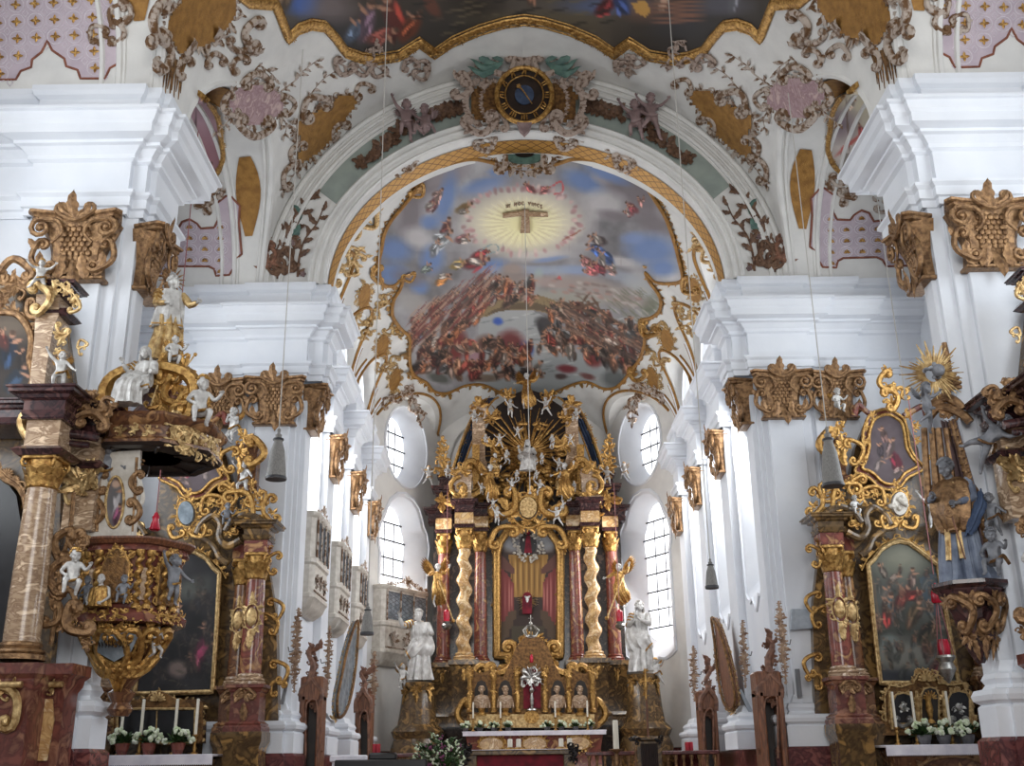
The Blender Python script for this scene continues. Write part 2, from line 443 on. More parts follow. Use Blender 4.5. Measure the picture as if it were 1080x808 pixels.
# ---------------------------------------------------------------- a small painter: colours as a function of the drawing coordinates
class Paint:
 def __init__(s, x0, y0, x1, y1, res, base, seed=0):
  s.x0, s.y0, s.res = x0, y0, res; s.w, s.h = int((x1 - x0) / res) + 2, int((y1 - y0) / res) + 2
  s.a = np.zeros((s.h, s.w, 3)) + np.array(base, float); s.rg = random.Random(seed)
  s.X, s.Y = np.meshgrid(x0 + np.arange(s.w) * res, y0 + np.arange(s.h) * res)
 def blob(s, x, y, rx, ry, col, ang=0., soft=.4, al=1.):
  R = max(rx, ry) * 1.6; i0, i1 = int((x - R - s.x0) / s.res), int((x + R - s.x0) / s.res) + 2; j0, j1 = int((y - R - s.y0) / s.res), int((y + R - s.y0) / s.res) + 2
  i0, j0 = max(0, i0), max(0, j0); i1, j1 = min(s.w, i1), min(s.h, j1)
  if i1 <= i0 or j1 <= j0: return
  X, Y = s.X[j0:j1, i0:i1] - x, s.Y[j0:j1, i0:i1] - y; ca, sa = cos(ang), sin(ang)
  d = np.sqrt(((X * ca + Y * sa) / rx) ** 2 + ((-X * sa + Y * ca) / ry) ** 2)
  k = (np.clip((1 + soft - d) / (2 * soft + 1e-6), 0, 1) * al)[..., None]
  s.a[j0:j1, i0:i1] = s.a[j0:j1, i0:i1] * (1 - k) + np.array(col, float) * k
 def line(s, pts, w, col, al=1.):
  for a, b in zip(pts[:-1], pts[1:]):
   L = math.dist(a, b); s.blob((a[0] + b[0]) / 2, (a[1] + b[1]) / 2, L / 2 + w * .3, w, col, math.atan2(b[1] - a[1], b[0] - a[0]), .3, al)
 def poly(s, pts, col, al=1.):
  mk = np.zeros(s.X.shape, bool); j = len(pts) - 1
  for i in range(len(pts)):
   xi, yi = pts[i]; xj, yj = pts[j]
   if yi != yj: mk ^= ((yi > s.Y) != (yj > s.Y)) & (s.X < (xj - xi) * (s.Y - yi) / (yj - yi) + xi)
   j = i
  k = mk[..., None] * al; s.a[:] = s.a * (1 - k) + np.array(col, float) * k
 def person(s, x, y, h, cols, skin=(176, 130, 104), ang=None, al=.95):
  """a small draped figure: robe folds, limbs and a head"""
  rg = s.rg; ang = rg.uniform(-.7, .7) if ang is None else ang; c = np.array(rg.choice(cols), float)
  ux, uy = sin(ang), -cos(ang)
  s.blob(x, y, h * .2, h * .42, c * .62, ang, .25, al)
  for i in range(4): s.blob(x + rg.uniform(-.12, .12) * h, y + rg.uniform(-.2, .3) * h, h * .05, h * .2, c * rg.choice((.45, 1.15, 1.4)), ang + rg.uniform(-.3, .3), .3, al * .9)
  for i in range(1):
   a2 = ang + rg.choice((-1, 1)) * rg.uniform(.7, 1.6); s.blob(x + ux * h * .25 + sin(a2) * h * .17, y + uy * h * .25 - cos(a2) * h * .17, h * .045, h * .17, skin, a2, .3, al)
  s.blob(x + ux * h * .48, y + uy * h * .48, h * .085, h * .1, skin, ang, .25, al); s.blob(x + ux * h * .53, y + uy * h * .53, h * .08, h * .06, np.array(skin) * .4, ang, .3, al)
 def clouds(s, sc, amt, seed=0):
  for j in range(s.h):
   pass
  g = np.zeros((s.h, s.w)); r2 = np.random.RandomState(seed)
  for o in range(5):
   n = 2 ** o; q = r2.rand(int(s.h * s.res / sc * n) + 3, int(s.w * s.res / sc * n) + 3)
   yy, xx = (s.Y - s.y0) / sc * n, (s.X - s.x0) / sc * n; i, j = xx.astype(int), yy.astype(int); fx, fy = xx - i, yy - j
   fx, fy = fx * fx * (3 - 2 * fx), fy * fy * (3 - 2 * fy)
   g += (q[j, i] * (1 - fx) * (1 - fy) + q[j, i + 1] * fx * (1 - fy) + q[j + 1, i] * (1 - fx) * fy + q[j + 1, i + 1] * fx * fy - .5) / n
  s.a += (g * amt)[..., None]; return g
 def at(s, x, y):
  i = min(s.w - 1, max(0, int((x - s.x0) / s.res + .5))); j = min(s.h - 1, max(0, int((y - s.y0) / s.res + .5))); return s.a[j, i]
def canvas(name, f, poly, P, parent, step=None, off=.5, mir=False):
 m = MB(); m.mir = mir; uv = fill(m, f, poly, step or P.res, off); o = m.build(name, MATS['painting'], parent)
 at = o.data.color_attributes.new('paint', 'FLOAT_COLOR', 'POINT')
 c = np.array([P.at(a, b) for a, b in uv]); c = np.clip(c, 0, 255) / 255
 c = np.where(c <= .04045, c / 12.92, ((c + .055) / 1.055) ** 2.4)
 at.data.foreach_set('color', np.concatenate([c, np.ones((len(c), 1))], 1).ravel().astype(np.float32))
 return o
# ================================================================ THE ROOM
SP = 13.8                                   # springing height of every vault
NA, NB = 7.1, 6.7                           # nave vault half width / rise
CA, CB = 6.15, 4.6                           # chancel vault
BAYS = (13.85, 22.75); HL, LR, LRC = 3.62, 2.95, 2.75
def nave_g(P):
 return 1 - (P.x / NA) ** 2 - (((P.z - SP) / NB) ** 2 if P.z > SP else 0)
def chapel_g(yc):
 return lambda P: (1 - ((P.y - yc) / HL) ** 2 - (((P.z - SP) / LRC) ** 2 if P.z > SP else 0))
def ch_ab(Y):
 t = max(0, min(1, (Y - 41.2) / 4.8)); return CA - 1.9 * t, CB - 1.5 * t * t
def chancel_g(P):
 a, b = ch_ab(P.y); return 1 - (P.x / a) ** 2 - (((P.z - SP) / b) ** 2 if P.z > SP else 0)
NAVE = Surf(nave_g, 10, 26.4); CHAPEL = Surf(chapel_g(22.75), 19.4, 26.45); CHAPEL0 = Surf(chapel_g(13.85), 12, 17.6)
CHV = Surf(chancel_g, 26.5, 45.9); ARCHW = PlaneY(26.38)
# ---- floor
m = MB(); m.box(-12, 12, -3, 25.6, -.3, 0); struct('floor', m, MATS['floor_stone'])
m = MB()
for k in range(3): m.box(-6.6, 6.6, 25.6 + .4 * k, 46, .17 * k, .17 * (k + 1))
struct('floor_chancel', m, MATS['floor_stone'])
ENT = [(0, 11.08), (.05, 11.08), (.05, 11.22), (.1, 11.24), (.1, 11.42), (.17, 11.48), (.17, 11.54), (.02, 11.58), (.02, 12.18), (.1, 12.22), (.1, 12.3), (.22, 12.42), (.3, 12.44),
       (.3, 12.5), (.5, 12.54), (.5, 12.72), (.56, 12.78), (.6, 12.92), (.66, 12.94), (.66, 13.0), (.1, 13.02), (.1, 13.12), (.06, 13.16), (.06, 13.52), (.14, 13.58), (.18, 13.66), (.18, 13.78), (-.3, 13.78)]
BASE = [(.3, 1.9), (.3, 2.34), (.26, 2.38), (.34, 2.44), (.36, 2.52), (.32, 2.6), (.22, 2.62), (.18, 2.68), (.22, 2.76), (.18, 2.84), (.08, 2.88), (.03, 3.0), (0, 3.05)]
def wall_holes(m, w, outer, holes):
 pl = [[V((a, b, 0)) for a, b in outer]] + [[V((a, b, 0)) for a, b in h] for h in holes]
 pts = [p for q in pl for p in q]; tr = tessellate_polygon(pl)
 m.add([w(p.x, p.y, 0) for p in pts], [list(t) for t in tr])
def tall_outline(hw, z0, z1, k=1.):
 h = z1 - z0
 R = [(0, z0), (.22 * hw, z0 + .03 * h), (.36 * hw, z0 + .055 * h), (.6 * hw, z0 + .045 * h), (.82 * hw, z0 + .06 * h), (hw, z0 + .085 * h), (hw, z0 + .55 * h), (hw * 1.0, z0 + .62 * h), (hw * 1.06, z0 + .66 * h),
         (hw * 1.1, z0 + .73 * h), (hw * 1.0, z0 + .8 * h), (hw * .84, z0 + .845 * h), (hw * .78, z0 + .88 * h), (hw * .62, z0 + .94 * h), (hw * .34, z0 + .985 * h), (0, z1)]
 return R + [(-a, b) for a, b in R[1:-1][::-1]]
def oval_outline(ra, rb, zc): return [(ra * sin(2 * PI * i / 28), zc - rb * cos(2 * PI * i / 28)) for i in range(28)]
nwin = [0]
def window(s, w, out, inn, dep, nbar, vb):
 """white splayed reveal, leaded pane, saddle bars"""
 nwin[0] += 1; n = nwin[0]
 m = MB(); m.mir = s > 0; k = len(out)
 m.grid([[w(a, b, -.06) for a, b in out], [w(a, b, 0) for a, b in out], [w(a * .93, (b - sum(q[1] for q in out) / k) * .97 + sum(q[1] for q in out) / k, .05) for a, b in out], [w(a, b, dep) for a, b in inn]], close_u=True)
 k0 = [(a * 1.07, (b - sum(q[1] for q in out) / k) * 1.03 + sum(q[1] for q in out) / k) for a, b in out]
 m.grid([[w(a, b, 0) for a, b in k0], [w(a, b, -.05) for a, b in k0], [w(a, b, -.06) for a, b in out]], close_u=True)
 o = struct('window_%d' % n, m, MATS['white'], smooth=True)
 m = MB(); m.mir = s > 0; tr = tessellate_polygon([[V((a, b, 0)) for a, b in inn]]); m.add([w(a, b, dep) for a, b in inn], [list(t) for t in tr]); m.build('pane', MATS['window_pane'], o)
 m = MB(); m.mir = s > 0; zs = [p[1] for p in inn]; z0, z1 = min(zs), max(zs)
 def span(z):
  xs = [a for (a, b), (c, d) in zip(inn, inn[1:] + inn[:1]) if min(b, d) <= z <= max(b, d)]
  return max((abs(q) for q in xs), default=0)
 for i in range(1, nbar):
  z = z0 + (z1 - z0) * i / nbar; h = span(z); m.tube([w(-h, z, dep - .05), w(h, z, dep - .05)], .035, 6)
 for a in vb:
  hw = max(p[0] for p in inn); m.tube([w(a * hw, z0 + .12 * (z1 - z0), dep - .03), w(a * hw, z1 - .12 * (z1 - z0), dep - .03)], .022, 5)
 m.build('glazing_bar', MATS['leading'], o)
def lun(y, yc, hl, rise):
 q = 1 - ((y - yc) / hl) ** 2
 return SP + rise * math.sqrt(q) if q > 0 else SP
for s in (-1, 1):
 sd = 'left' if s < 0 else 'right'
 def NM(): q = MB(); q.mir = s > 0; return q
 m = NM(); w = lambda a, b, d: V((-10.4 - d, a, b))
 wn = [(20.9, 5.5), (24.3, 5.5), (24.3, 11.2), (23.6, 12.4), (22.6, 12.8), (21.6, 12.4), (20.9, 11.2)]; wn0 = [(a - 8.9, b) for a, b in wn]
 wall_holes(m, w, [(8, 0), (28, 0), (28, 18), (8, 18)], [wn, wn0]); struct('wall_%s' % sd, m, MATS['white'])
 for k, q in enumerate((wn, wn0)):
  ac = sum(a for a, b in q) / len(q)
  window(s, lambda a, b, d, ac=ac: w(a + ac, b, d), [(a - ac, b) for a, b in q], [((a - ac) * .85, (b - 9) * .92 + 9) for a, b in q], .6, 7, (-.33, .33))
 m = NM(); F1 = [(-10.4, 17.5), (-7.2, 17.5), (-7.2, 18.05), (-10.4, 18.05)]; B1 = [(-10.4, 17.5), (-9.2, 17.5), (-9.2, 17.38), (-7.42, 17.38), (-7.42, 17.46), (-7.2, 17.46), (-7.2, 17.55), (-10.4, 17.55)]
 m.sweep(F1, [(0, 1.9), (0, 11.2)])
 m.bbox(-9.0, -7.45, 17.42, 17.6, 1.9, 11.1, .015); m.bbox(-8.58, -7.68, 17.3, 17.5, 1.9, 11.1, .015)
 m.bbox(-7.3, -7.13, 17.62, 18.0, 1.9, 11.1, .015)
 struct('wall_pillar_%s' % sd, m, MATS['white'])
 P1 = [(-10.4, 17.5), (-9.2, 17.5), (-9.2, 17.38), (-7.42, 17.38), (-7.42, 17.52), (-7.16, 17.52), (-7.16, 17.72), (-7.04, 17.72), (-7.04, 19.0), (-7.2, 19.0), (-7.2, 19.1), (-10.4, 19.1)]
 m = NM(); m.sweep(P1, ENT); struct('trim_cornice_pillar_%s' % sd, m, MATS['white'])
 m = NM(); m.sweep(B1, BASE); struct('trim_base_pillar_%s' % sd, m, MATS['white'])
 m = NM(); m.sweep(B1, [(.36, 0), (.36, 1.84), (.3, 1.9), (0, 1.9)]); struct('baseboard_pillar_%s' % sd, m, MATS['socle_red'])
 m = NM(); F2 = [(-10.4, 26.5), (-5.88, 26.5), (-5.88, 27.4), (-6.15, 27.4)]; B2 = [(-10.4, 26.5), (-8.7, 26.5), (-8.7, 26.4), (-7.32, 26.4), (-7.32, 26.3), (-6.1, 26.3), (-6.1, 26.48), (-5.88, 26.48), (-5.88, 27.2), (-6.15, 27.2)]
 m.sweep(F2, [(0, 1.9), (0, 11.2)])
 for x0, x1, y0 in ((-8.5, -7.35, 26.4), (-7.25, -5.98, 26.42), (-7.0, -6.12, 26.28)): m.bbox(x0, x1, y0, 26.6, 1.9, 11.1, .015)
 m.bbox(-5.95, -5.76, 26.62, 27.3, 1.9, 11.1, .015)
 struct('wall_chancel_arch_%s' % sd, m, MATS['white'])
 P2 = [(-10.4, 26.5), (-8.7, 26.5), (-8.7, 26.38), (-7.32, 26.38), (-7.32, 26.28), (-5.8, 26.28), (-5.8, 26.46), (-5.42, 26.46), (-5.42, 26.6), (-5.3, 26.6), (-5.3, 27.3), (-5.42, 27.3), (-5.42, 27.4), (-6.2, 27.4)]
 m = NM(); m.sweep(P2, ENT); struct('trim_cornice_arch_%s' % sd, m, MATS['white'])
 m = NM(); m.sweep(B2, BASE); struct('trim_base_arch_%s' % sd, m, MATS['white'])
 m = NM(); m.sweep(B2, [(.36, 0), (.36, 1.84), (.3, 1.9), (0, 1.9)]); struct('baseboard_arch_%s' % sd, m, MATS['socle_red'])
 WC = (29.55, 33.75, 38.1); PC = (31.6, 35.9, 40.3)
 m = NM(); w0 = lambda a, b, d: V((-6.15 - d, a, b))
 T = tall_outline(1.12, 5.5, 12.1); TI = tall_outline(.62, 6.3, 11.7); O = oval_outline(.98, 1.42, 14.2); OI = oval_outline(.62, 1.0, 14.2)
 wall_holes(m, w0, [(27.35, 2), (41.4, 2), (41.4, 16.6), (27.35, 16.6)], [[(a + y, b) for a, b in q] for y in WC for q in (T, O)])
 for y in PC: m.bbox(-6.2, -5.92, y - .55, y + .55, 1.9, 11.1, .015)
 struct('wall_chancel_%s' % sd, m, MATS['white'])
 for y in WC:
  wy = lambda a, b, d, y=y: w0(a + y, b, d)
  window(s, wy, T, TI, .75, 7, (-.3, .3)); window(s, wy, O, OI, .7, 4, (-.25, .25))
 m = NM(); m2 = NM(); m3 = NM()
 for y in PC:
  p = [(-6.4, y - .62), (-5.85, y - .62), (-5.85, y + .62), (-6.4, y + .62)]
  m.sweep(p, [(a * .85, b) for a, b in ENT]); m2.sweep(p, BASE)
 m.box(-6.3, -5.6, 0, 0, 0, 0)
 struct('trim_cornice_chancel_%s' % sd, m, MATS['white']); struct('trim_base_chancel_%s' % sd, m2, MATS['white'])
 m3.sweep([(-6.15, 27.4), (-6.15, 41.4), (-3.65, 45.9), (0, 45.9)], [(.05, .4), (.05, 2.1), (0, 2.12), (-.02, 2.12)]); struct('baseboard_chancel_%s' % sd, m3, MATS['socle_red'])
 e = V((2.5, 4.5, 0)); L = e.length; e.normalize(); nn = V((e.y, -e.x, 0))
 wa = lambda a, b, d: V((-6.15, 41.4, b)) + e * a - nn * d
 AC = 2.55; AT = tall_outline(1.62, 5.1, 12.2); AI = tall_outline(1.0, 6.0, 11.8); AO = oval_outline(1.5, 1.75, 14.25); AOI = oval_outline(.95, 1.35, 14.3)
 m = NM(); wall_holes(m, wa, [(0, 2), (L, 2), (L, 17.2), (0, 17.2)], [[(a + AC, b) for a, b in q] for q in (AT, AO)]); struct('wall_apse_%s' % sd, m, MATS['white_warm'])
 wc = lambda a, b, d: wa(a + AC, b, d)
 window(s, wc, AT, AI, .8, 8, (-.3, .3)); window(s, wc, AO, AOI, .8, 4, (-.25, .25))
 m = NM(); m.grid([[(-3.66, 45.9, 2), (.01, 45.9, 2)], [(-3.66, 45.9, 17.8), (.01, 45.9, 17.8)]])
 for k in range(2): m.tube([V((-2.15 - 1.15 * cos(t), 45.9, 13.4 + 2.4 * sin(t))) for t in [PI * i / 16 for i in range(17)]], .07, 6)
 m.tube([(-3.66, 45.85, 2), (-3.66, 45.85, 15)], .09, 8); struct('wall_end_%s' % sd, m, MATS['white_warm'])
 m = NM(); mm = NM(); mg = NM()
 for yc in BAYS:
  N = 40; th = [PI - PI * i / N for i in range(N + 1)]
  def edge(t, rise): return yc + HL * cos(t), SP + rise * sin(t)
  inn = []; mid = []; outr = []
  for t in th:
   y, z = edge(t, LR); x = -NA * math.sqrt(max(0, 1 - ((z - SP) / NB) ** 2)); inn.append(V((x, y, z)))
   y2, z2 = edge(t, LRC); mid.append(V((-7.95, y2, z2))); outr.append(V((-10.45, y2, z2)))
  m.grid([inn, mid, outr])
  nr = lambda i: V((0, -cos(th[i]), -sin(th[i])))
  for f_, r_ in ((.04, .09), (.16, .05), (.9, .08), (.8, .04), (1.08, .06)):
   mm.tube([inn[i].lerp(mid[i], f_) if f_ <= 1 else mid[i] + V((-.25, 0, 0)) for i in range(N + 1)], r_, 6, [nr(i) for i in range(N + 1)])
  for a, b in ((11, 18), (25, 34)):        # sunk gilt fields of the soffit
   rows = []
   for i in range(a, b + 1):
    g = .16 * sin(PI * (i - a) / (b - a)) + .1; rows.append([inn[i].lerp(mid[i], .5 - g) + nr(i) * .03, inn[i].lerp(mid[i], .5 + g) + nr(i) * .03])
   mg.grid(rows)
 struct('ceiling_chapel_%s' % sd, m, MATS['white_warm'], smooth=True); struct('trim_chapel_arch_%s' % sd, mm, MATS['white_warm'], smooth=True); struct('trim_gilt_field_%s' % sd, mg, MATS['gold_field'])
 m = NM(); rows = []; Ys = [9.0 + .15 * i for i in range(117)]
 for y in Ys:
  z0 = max(lun(y, yc, HL, LR) for yc in BAYS) if y > 9.0 else SP
  t0 = math.asin(min(1, (z0 - SP) / NB)); rows.append([(-NA * cos(t0 + (PI / 2 - t0) * j / 24), min(y, 26.4), SP + NB * sin(t0 + (PI / 2 - t0) * j / 24)) for j in range(25)])
 m.grid(rows); struct('ceiling_nave_%s' % sd, m, MATS['white_warm'], smooth=True)
 m = NM(); ms = NM(); rows = []; wl = []; Ys = [26.5 + .15 * i for i in range(131)]
 for y in Ys:
  y = min(y, 45.9); z0 = SP
  for yc in WC: z0 = max(z0, lun(y, yc, 1.5, 2.25))
  if y > 40.9: z0 = max(z0, lun(y, 43.65, 2.5, 2.5))
  a, b = ch_ab(y); t0 = math.asin(min(1, (z0 - SP) / b))
  rows.append([(-a * cos(t0 + (PI / 2 - t0) * j / 24), y, SP + b * sin(t0 + (PI / 2 - t0) * j / 24)) for j in range(25)])
  xw = -6.2 if y < 41.4 else -6.2 + 2.5 * (y - 41.4) / 4.5
  wl.append((xw, y, z0))
 m.grid(rows); m.grid([[r[0] for r in rows], wl]); struct('ceiling_chancel_%s' % sd, m, MATS['white_warm'], smooth=True, angle=50)
 def ring(a0, b0, a1, b1, y0, y1, n=48, t1=PI / 2, t0=0.):
  return [[(-(a0 + (a1 - a0) * q) * cos(t), y0 + (y1 - y0) * q, SP - .05 + (b0 + (b1 - b0) * q) * sin(t)) for q in (0, 1)] for t in [t0 + (t1 - t0) * i / n for i in range(n + 1)]]
 m = NM(); m.grid(ring(5.6, 4.9, 7.12, 6.75, 26.4, 26.4)); struct('wall_over_arch_%s' % sd, m, MATS['white_warm'])
 m = NM(); m.grid(ring(5.85, 5.1, 6.5, 6.1, 26.385, 26.385, t0=.5)); struct('trim_green_band_%s' % sd, m, MATS['green_band'])
 m = NM(); n = 56
 for a_, b_, r_ in ((6.62, 6.22, .07), (6.8, 6.4, .05), (7.0, 6.6, .08)):
  m.tube([(-a_ * cos(t), 26.38, SP + b_ * sin(t)) for t in [PI / 2 * i / n for i in range(n + 1)]], r_, 6)
 PR = [(5.84, 5.09, 26.38), (5.86, 5.11, 26.2), (5.8, 5.05, 26.14), (5.74, 4.99, 26.2), (5.72, 4.97, 26.24), (5.66, 4.91, 26.22), (5.62, 4.87, 26.16), (5.56, 4.81, 26.18), (5.53, 4.78, 26.26), (5.47, 4.73, 26.26), (5.4, 4.66, 26.2), (5.36, 4.62, 26.24), (5.36, 4.62, 26.42),
          (5.4, 4.62, 26.5), (5.4, 4.62, 27.6), (5.44, 4.66, 27.64), (5.44, 4.66, 27.7), (6.05, 4.7, 27.75)]
 m.grid([[(-a * cos(t), y, SP - .03 + b * sin(t)) for a, b, y in PR] for t in [PI / 2 * i / n for i in range(n + 1)]]); struct('trim_chancel_arch_%s' % sd, m, MATS['white_warm'], smooth=True)
 m = NM(); vs = []; uv = []
 for i in range(n + 1):
  t = PI / 2 * i / n
  for y in (26.62, 27.3): vs.append((-5.38 * cos(t), y, SP - .03 + 4.6 * sin(t))); uv.append((t * 5.0, y, 0))
 m.grid([vs[2 * i:2 * i + 2] for i in range(n + 1)]); o = struct('trim_gilt_lattice_%s' % sd, m, MATS['gold_lattice'], smooth=True)
 at = o.data.attributes.new('uvw', 'FLOAT_VECTOR', 'POINT'); at.data.foreach_set('vector', [x for p in uv for x in p])
# ---------------------------------------------------------------- camera, sky and lamps
cd = bpy.data.cameras.new('camera'); cam = bpy.data.objects.new('camera', cd); C.objects.link(cam)
cd.sensor_fit = 'HORIZONTAL'; cd.sensor_width = 36; cd.lens = FOC / 1080 * 36; cd.clip_end = 300
fw = V((0, _ci, _si)); rt = V((1, 0, 0)); up = V((0, -_si, _ci))
R_ = M((rt, up, -fw)).transposed() @ M.Rotation(-ROLL, 3, 'Z')
cam.matrix_world = M.Translation(CAM) @ R_.to_4x4(); bpy.context.scene.camera = cam
wd = bpy.data.worlds.new('sky'); bpy.context.scene.world = wd; wd.use_nodes = True
wd.node_tree.nodes['Background'].inputs[0].default_value = (.84, .92, 1, 1); wd.node_tree.nodes['Background'].inputs[1].default_value = .42
def area(name, loc, tgt, sx, sy, pw, col=(1, .98, .95)):
 d = bpy.data.lights.new(name, 'AREA'); d.shape = 'RECTANGLE'; d.size, d.size_y, d.energy, d.color = sx, sy, pw, col
 o = bpy.data.objects.new(name, d); C.objects.link(o); o.location = loc; o.rotation_euler = (V(tgt) - V(loc)).to_track_quat('-Z', 'Y').to_euler()
for s in (-1, 1):
 area('window_light', (s * 10.2, 22.6, 9.2), (0, 22.6, 8.0), 3.2, 6.5, 260, (.9, .96, 1))
 area('window_light', (s * 10.2, 13.7, 9.2), (0, 16, 9.8), 3.2, 6.5, 260, (.9, .96, 1))
 for y in (29.55, 33.75, 38.1): area('window_light', (s * 6.75, y, 9.4), (0, y + 2.5, 6), 1.2, 5, 330, (.98, .99, 1)); area('window_light', (s * 6.7, y, 14.2), (0, y, 16), 1.2, 1.8, 60, (.98, .99, 1))
 area('window_light', (s * 5.0, 43.2, 9.5), (0, 40.0, 6.5), 1.6, 5, 420); area('window_light', (s * 5.15, 43.3, 14.3), (0, 40.5, 15), 1.6, 2, 80)
area('vault_fill_light', (0, -4, 9), (0, 24, 19), 9, 9, 2500, (1, .98, .95))  # added fill lamp behind the camera, brightens the nave vault; no window there
sc = bpy.context.scene
sc.view_settings.view_transform = 'Standard'; sc.view_settings.look = 'None'; sc.view_settings.gamma = 1; sc.view_settings.use_curve_mapping = False
sc.view_settings.exposure = -0.28
sc.cycles.use_denoising = True; sc.cycles.max_bounces = 6; sc.cycles.diffuse_bounces = 4; sc.cycles.glossy_bounces = 3; sc.cycles.transmission_bounces = 2; sc.cycles.caustics_reflective = False; sc.cycles.caustics_refractive = False
sc.cycles.sample_clamp_indirect = 6
# ================================================================ FIGURES
def eval_mesh(me, mods):
 o = bpy.data.objects.new('tmp', me); C.objects.link(o)
 for ty, kw in mods:
  md = o.modifiers.new('m', ty)
  for k, x in kw.items(): setattr(md, k, x)
 dg = bpy.context.evaluated_depsgraph_get(); ev = o.evaluated_get(dg); r = bpy.data.meshes.new_from_object(ev)
 vs = [tuple(v.co) for v in r.vertices]; fs = [list(p.vertices) for p in r.polygons]
 bpy.data.objects.remove(o); bpy.data.meshes.remove(r); return vs, fs
def skin(joints, edges, rad, root, sub=1):
 names = list(joints); me = bpy.data.meshes.new('sk'); me.from_pydata([joints[n] for n in names], [(names.index(a), names.index(b)) for a, b in edges], [])
 o = bpy.data.objects.new('sk', me); C.objects.link(o); o.modifiers.new('s', 'SKIN')
 for n, d in zip(names, me.skin_vertices[0].data):
  r = rad[n]; d.radius = r if hasattr(r, '__len__') else (r, r); d.use_root = n == root
 sb = o.modifiers.new('u', 'SUBSURF'); sb.levels = sub; sb.render_levels = sub
 dg = bpy.context.evaluated_depsgraph_get(); r = bpy.data.meshes.new_from_object(o.evaluated_get(dg))
 vs = [tuple(v.co) for v in r.vertices]; fs = [list(p.vertices) for p in r.polygons]
 bpy.data.objects.remove(o); bpy.data.meshes.remove(r); return vs, fs
STAND = dict(pelvis=(0, 0, .94), waist=(0, 0, 1.08), chest=(0, .0, 1.28), neck=(0, -.01, 1.46), skull=(0, -.03, 1.56),
             shl=(-.19, 0, 1.40), shr=(.19, 0, 1.40), ell=(-.27, .02, 1.13), elr=(.27, .02, 1.13), wrl=(-.28, -.1, .89), wrr=(.28, -.1, .89), hal=(-.28, -.13, .82), har=(.28, -.13, .82),
             hil=(-.1, 0, .9), hir=(.1, 0, .9), knl=(-.11, -.03, .5), knr=(.11, -.03, .5), anl=(-.11, .02, .09), anr=(.11, .02, .09), tol=(-.13, -.14, .03), tor=(.13, -.14, .03))
RADA = dict(pelvis=(.15, .11), waist=(.125, .1), chest=(.15, .11), neck=.055, skull=.06, shl=.065, shr=.065, ell=.045, elr=.045, wrl=.03, wrr=.03, hal=(.036, .02), har=(.036, .02), hil=.09, hir=.09, knl=.062, knr=.062, anl=.042, anr=.042, tol=.034, tor=.034)
KID = dict(pelvis=(0, 0, .36), waist=(0, -.01, .43), chest=(0, 0, .54), neck=(0, -.01, .63), skull=(0, -.02, .69),
           shl=(-.095, 0, .60), shr=(.095, 0, .60), ell=(-.16, .0, .49), elr=(.16, .0, .49), wrl=(-.17, -.08, .40), wrr=(.17, -.08, .40), hal=(-.17, -.11, .37), har=(.17, -.11, .37),
           hil=(-.065, 0, .33), hir=(.065, 0, .33), knl=(-.075, -.03, .19), knr=(.075, -.03, .19), anl=(-.07, .02, .05), anr=(.07, .02, .05), tol=(-.08, -.06, .02), tor=(.08, -.06, .02))
RADK = dict(pelvis=(.085, .075), waist=(.085, .078), chest=(.085, .07), neck=.035, skull=.04, shl=.042, shr=.042, ell=.034, elr=.034, wrl=.024, wrr=.024, hal=(.026, .016), har=(.026, .016), hil=.062, hir=.062, knl=.045, knr=.045, anl=.03, anr=.03, tol=.022, tor=.022)
EDG = [('pelvis', 'waist'), ('waist', 'chest'), ('chest', 'neck'), ('neck', 'skull'), ('chest', 'shl'), ('shl', 'ell'), ('ell', 'wrl'), ('wrl', 'hal'), ('chest', 'shr'), ('shr', 'elr'), ('elr', 'wrr'), ('wrr', 'har'),
       ('pelvis', 'hil'), ('hil', 'knl'), ('knl', 'anl'), ('anl', 'tol'), ('pelvis', 'hir'), ('hir', 'knr'), ('knr', 'anr'), ('anr', 'tor')]
def headrot(turn, tilt, roll=0): return M.Rotation(turn, 3, 'Z') @ M.Rotation(roll, 3, 'Y') @ M.Rotation(tilt, 3, 'X')
def add_hand(m, wr, ha, r, curl=.5, side=1):
 a = V(ha); d = (a - V(wr)).normalized(); sx = d.cross(V((0, 1, .2)))
 if sx.length < .1: sx = V((1, 0, 0))
 sx.normalize(); pn = d.cross(sx).normalized()
 for i, (o, L) in enumerate(((-1.1, .8), (-.38, 1.0), (.36, .95), (1.05, .75))):
  p0 = a + sx * o * r * .72; q = p0 + d * r * 1.5 * L + pn * r * .3 * curl; e = q + d * r * 1.2 * L * (1 - curl) + pn * r * 1.3 * curl
  m.tube([p0 - d * r * .4, q, e], [r * .36, r * .34, r * .24], 5)
 p0 = a - d * r * .5 + sx * side * r * .9; m.tube([p0, p0 + (sx * side + d * .5) * r * .8, p0 + (sx * side * .5 + d + pn * curl) * r * 1.5], [r * .42, r * .38, r * .26], 5)
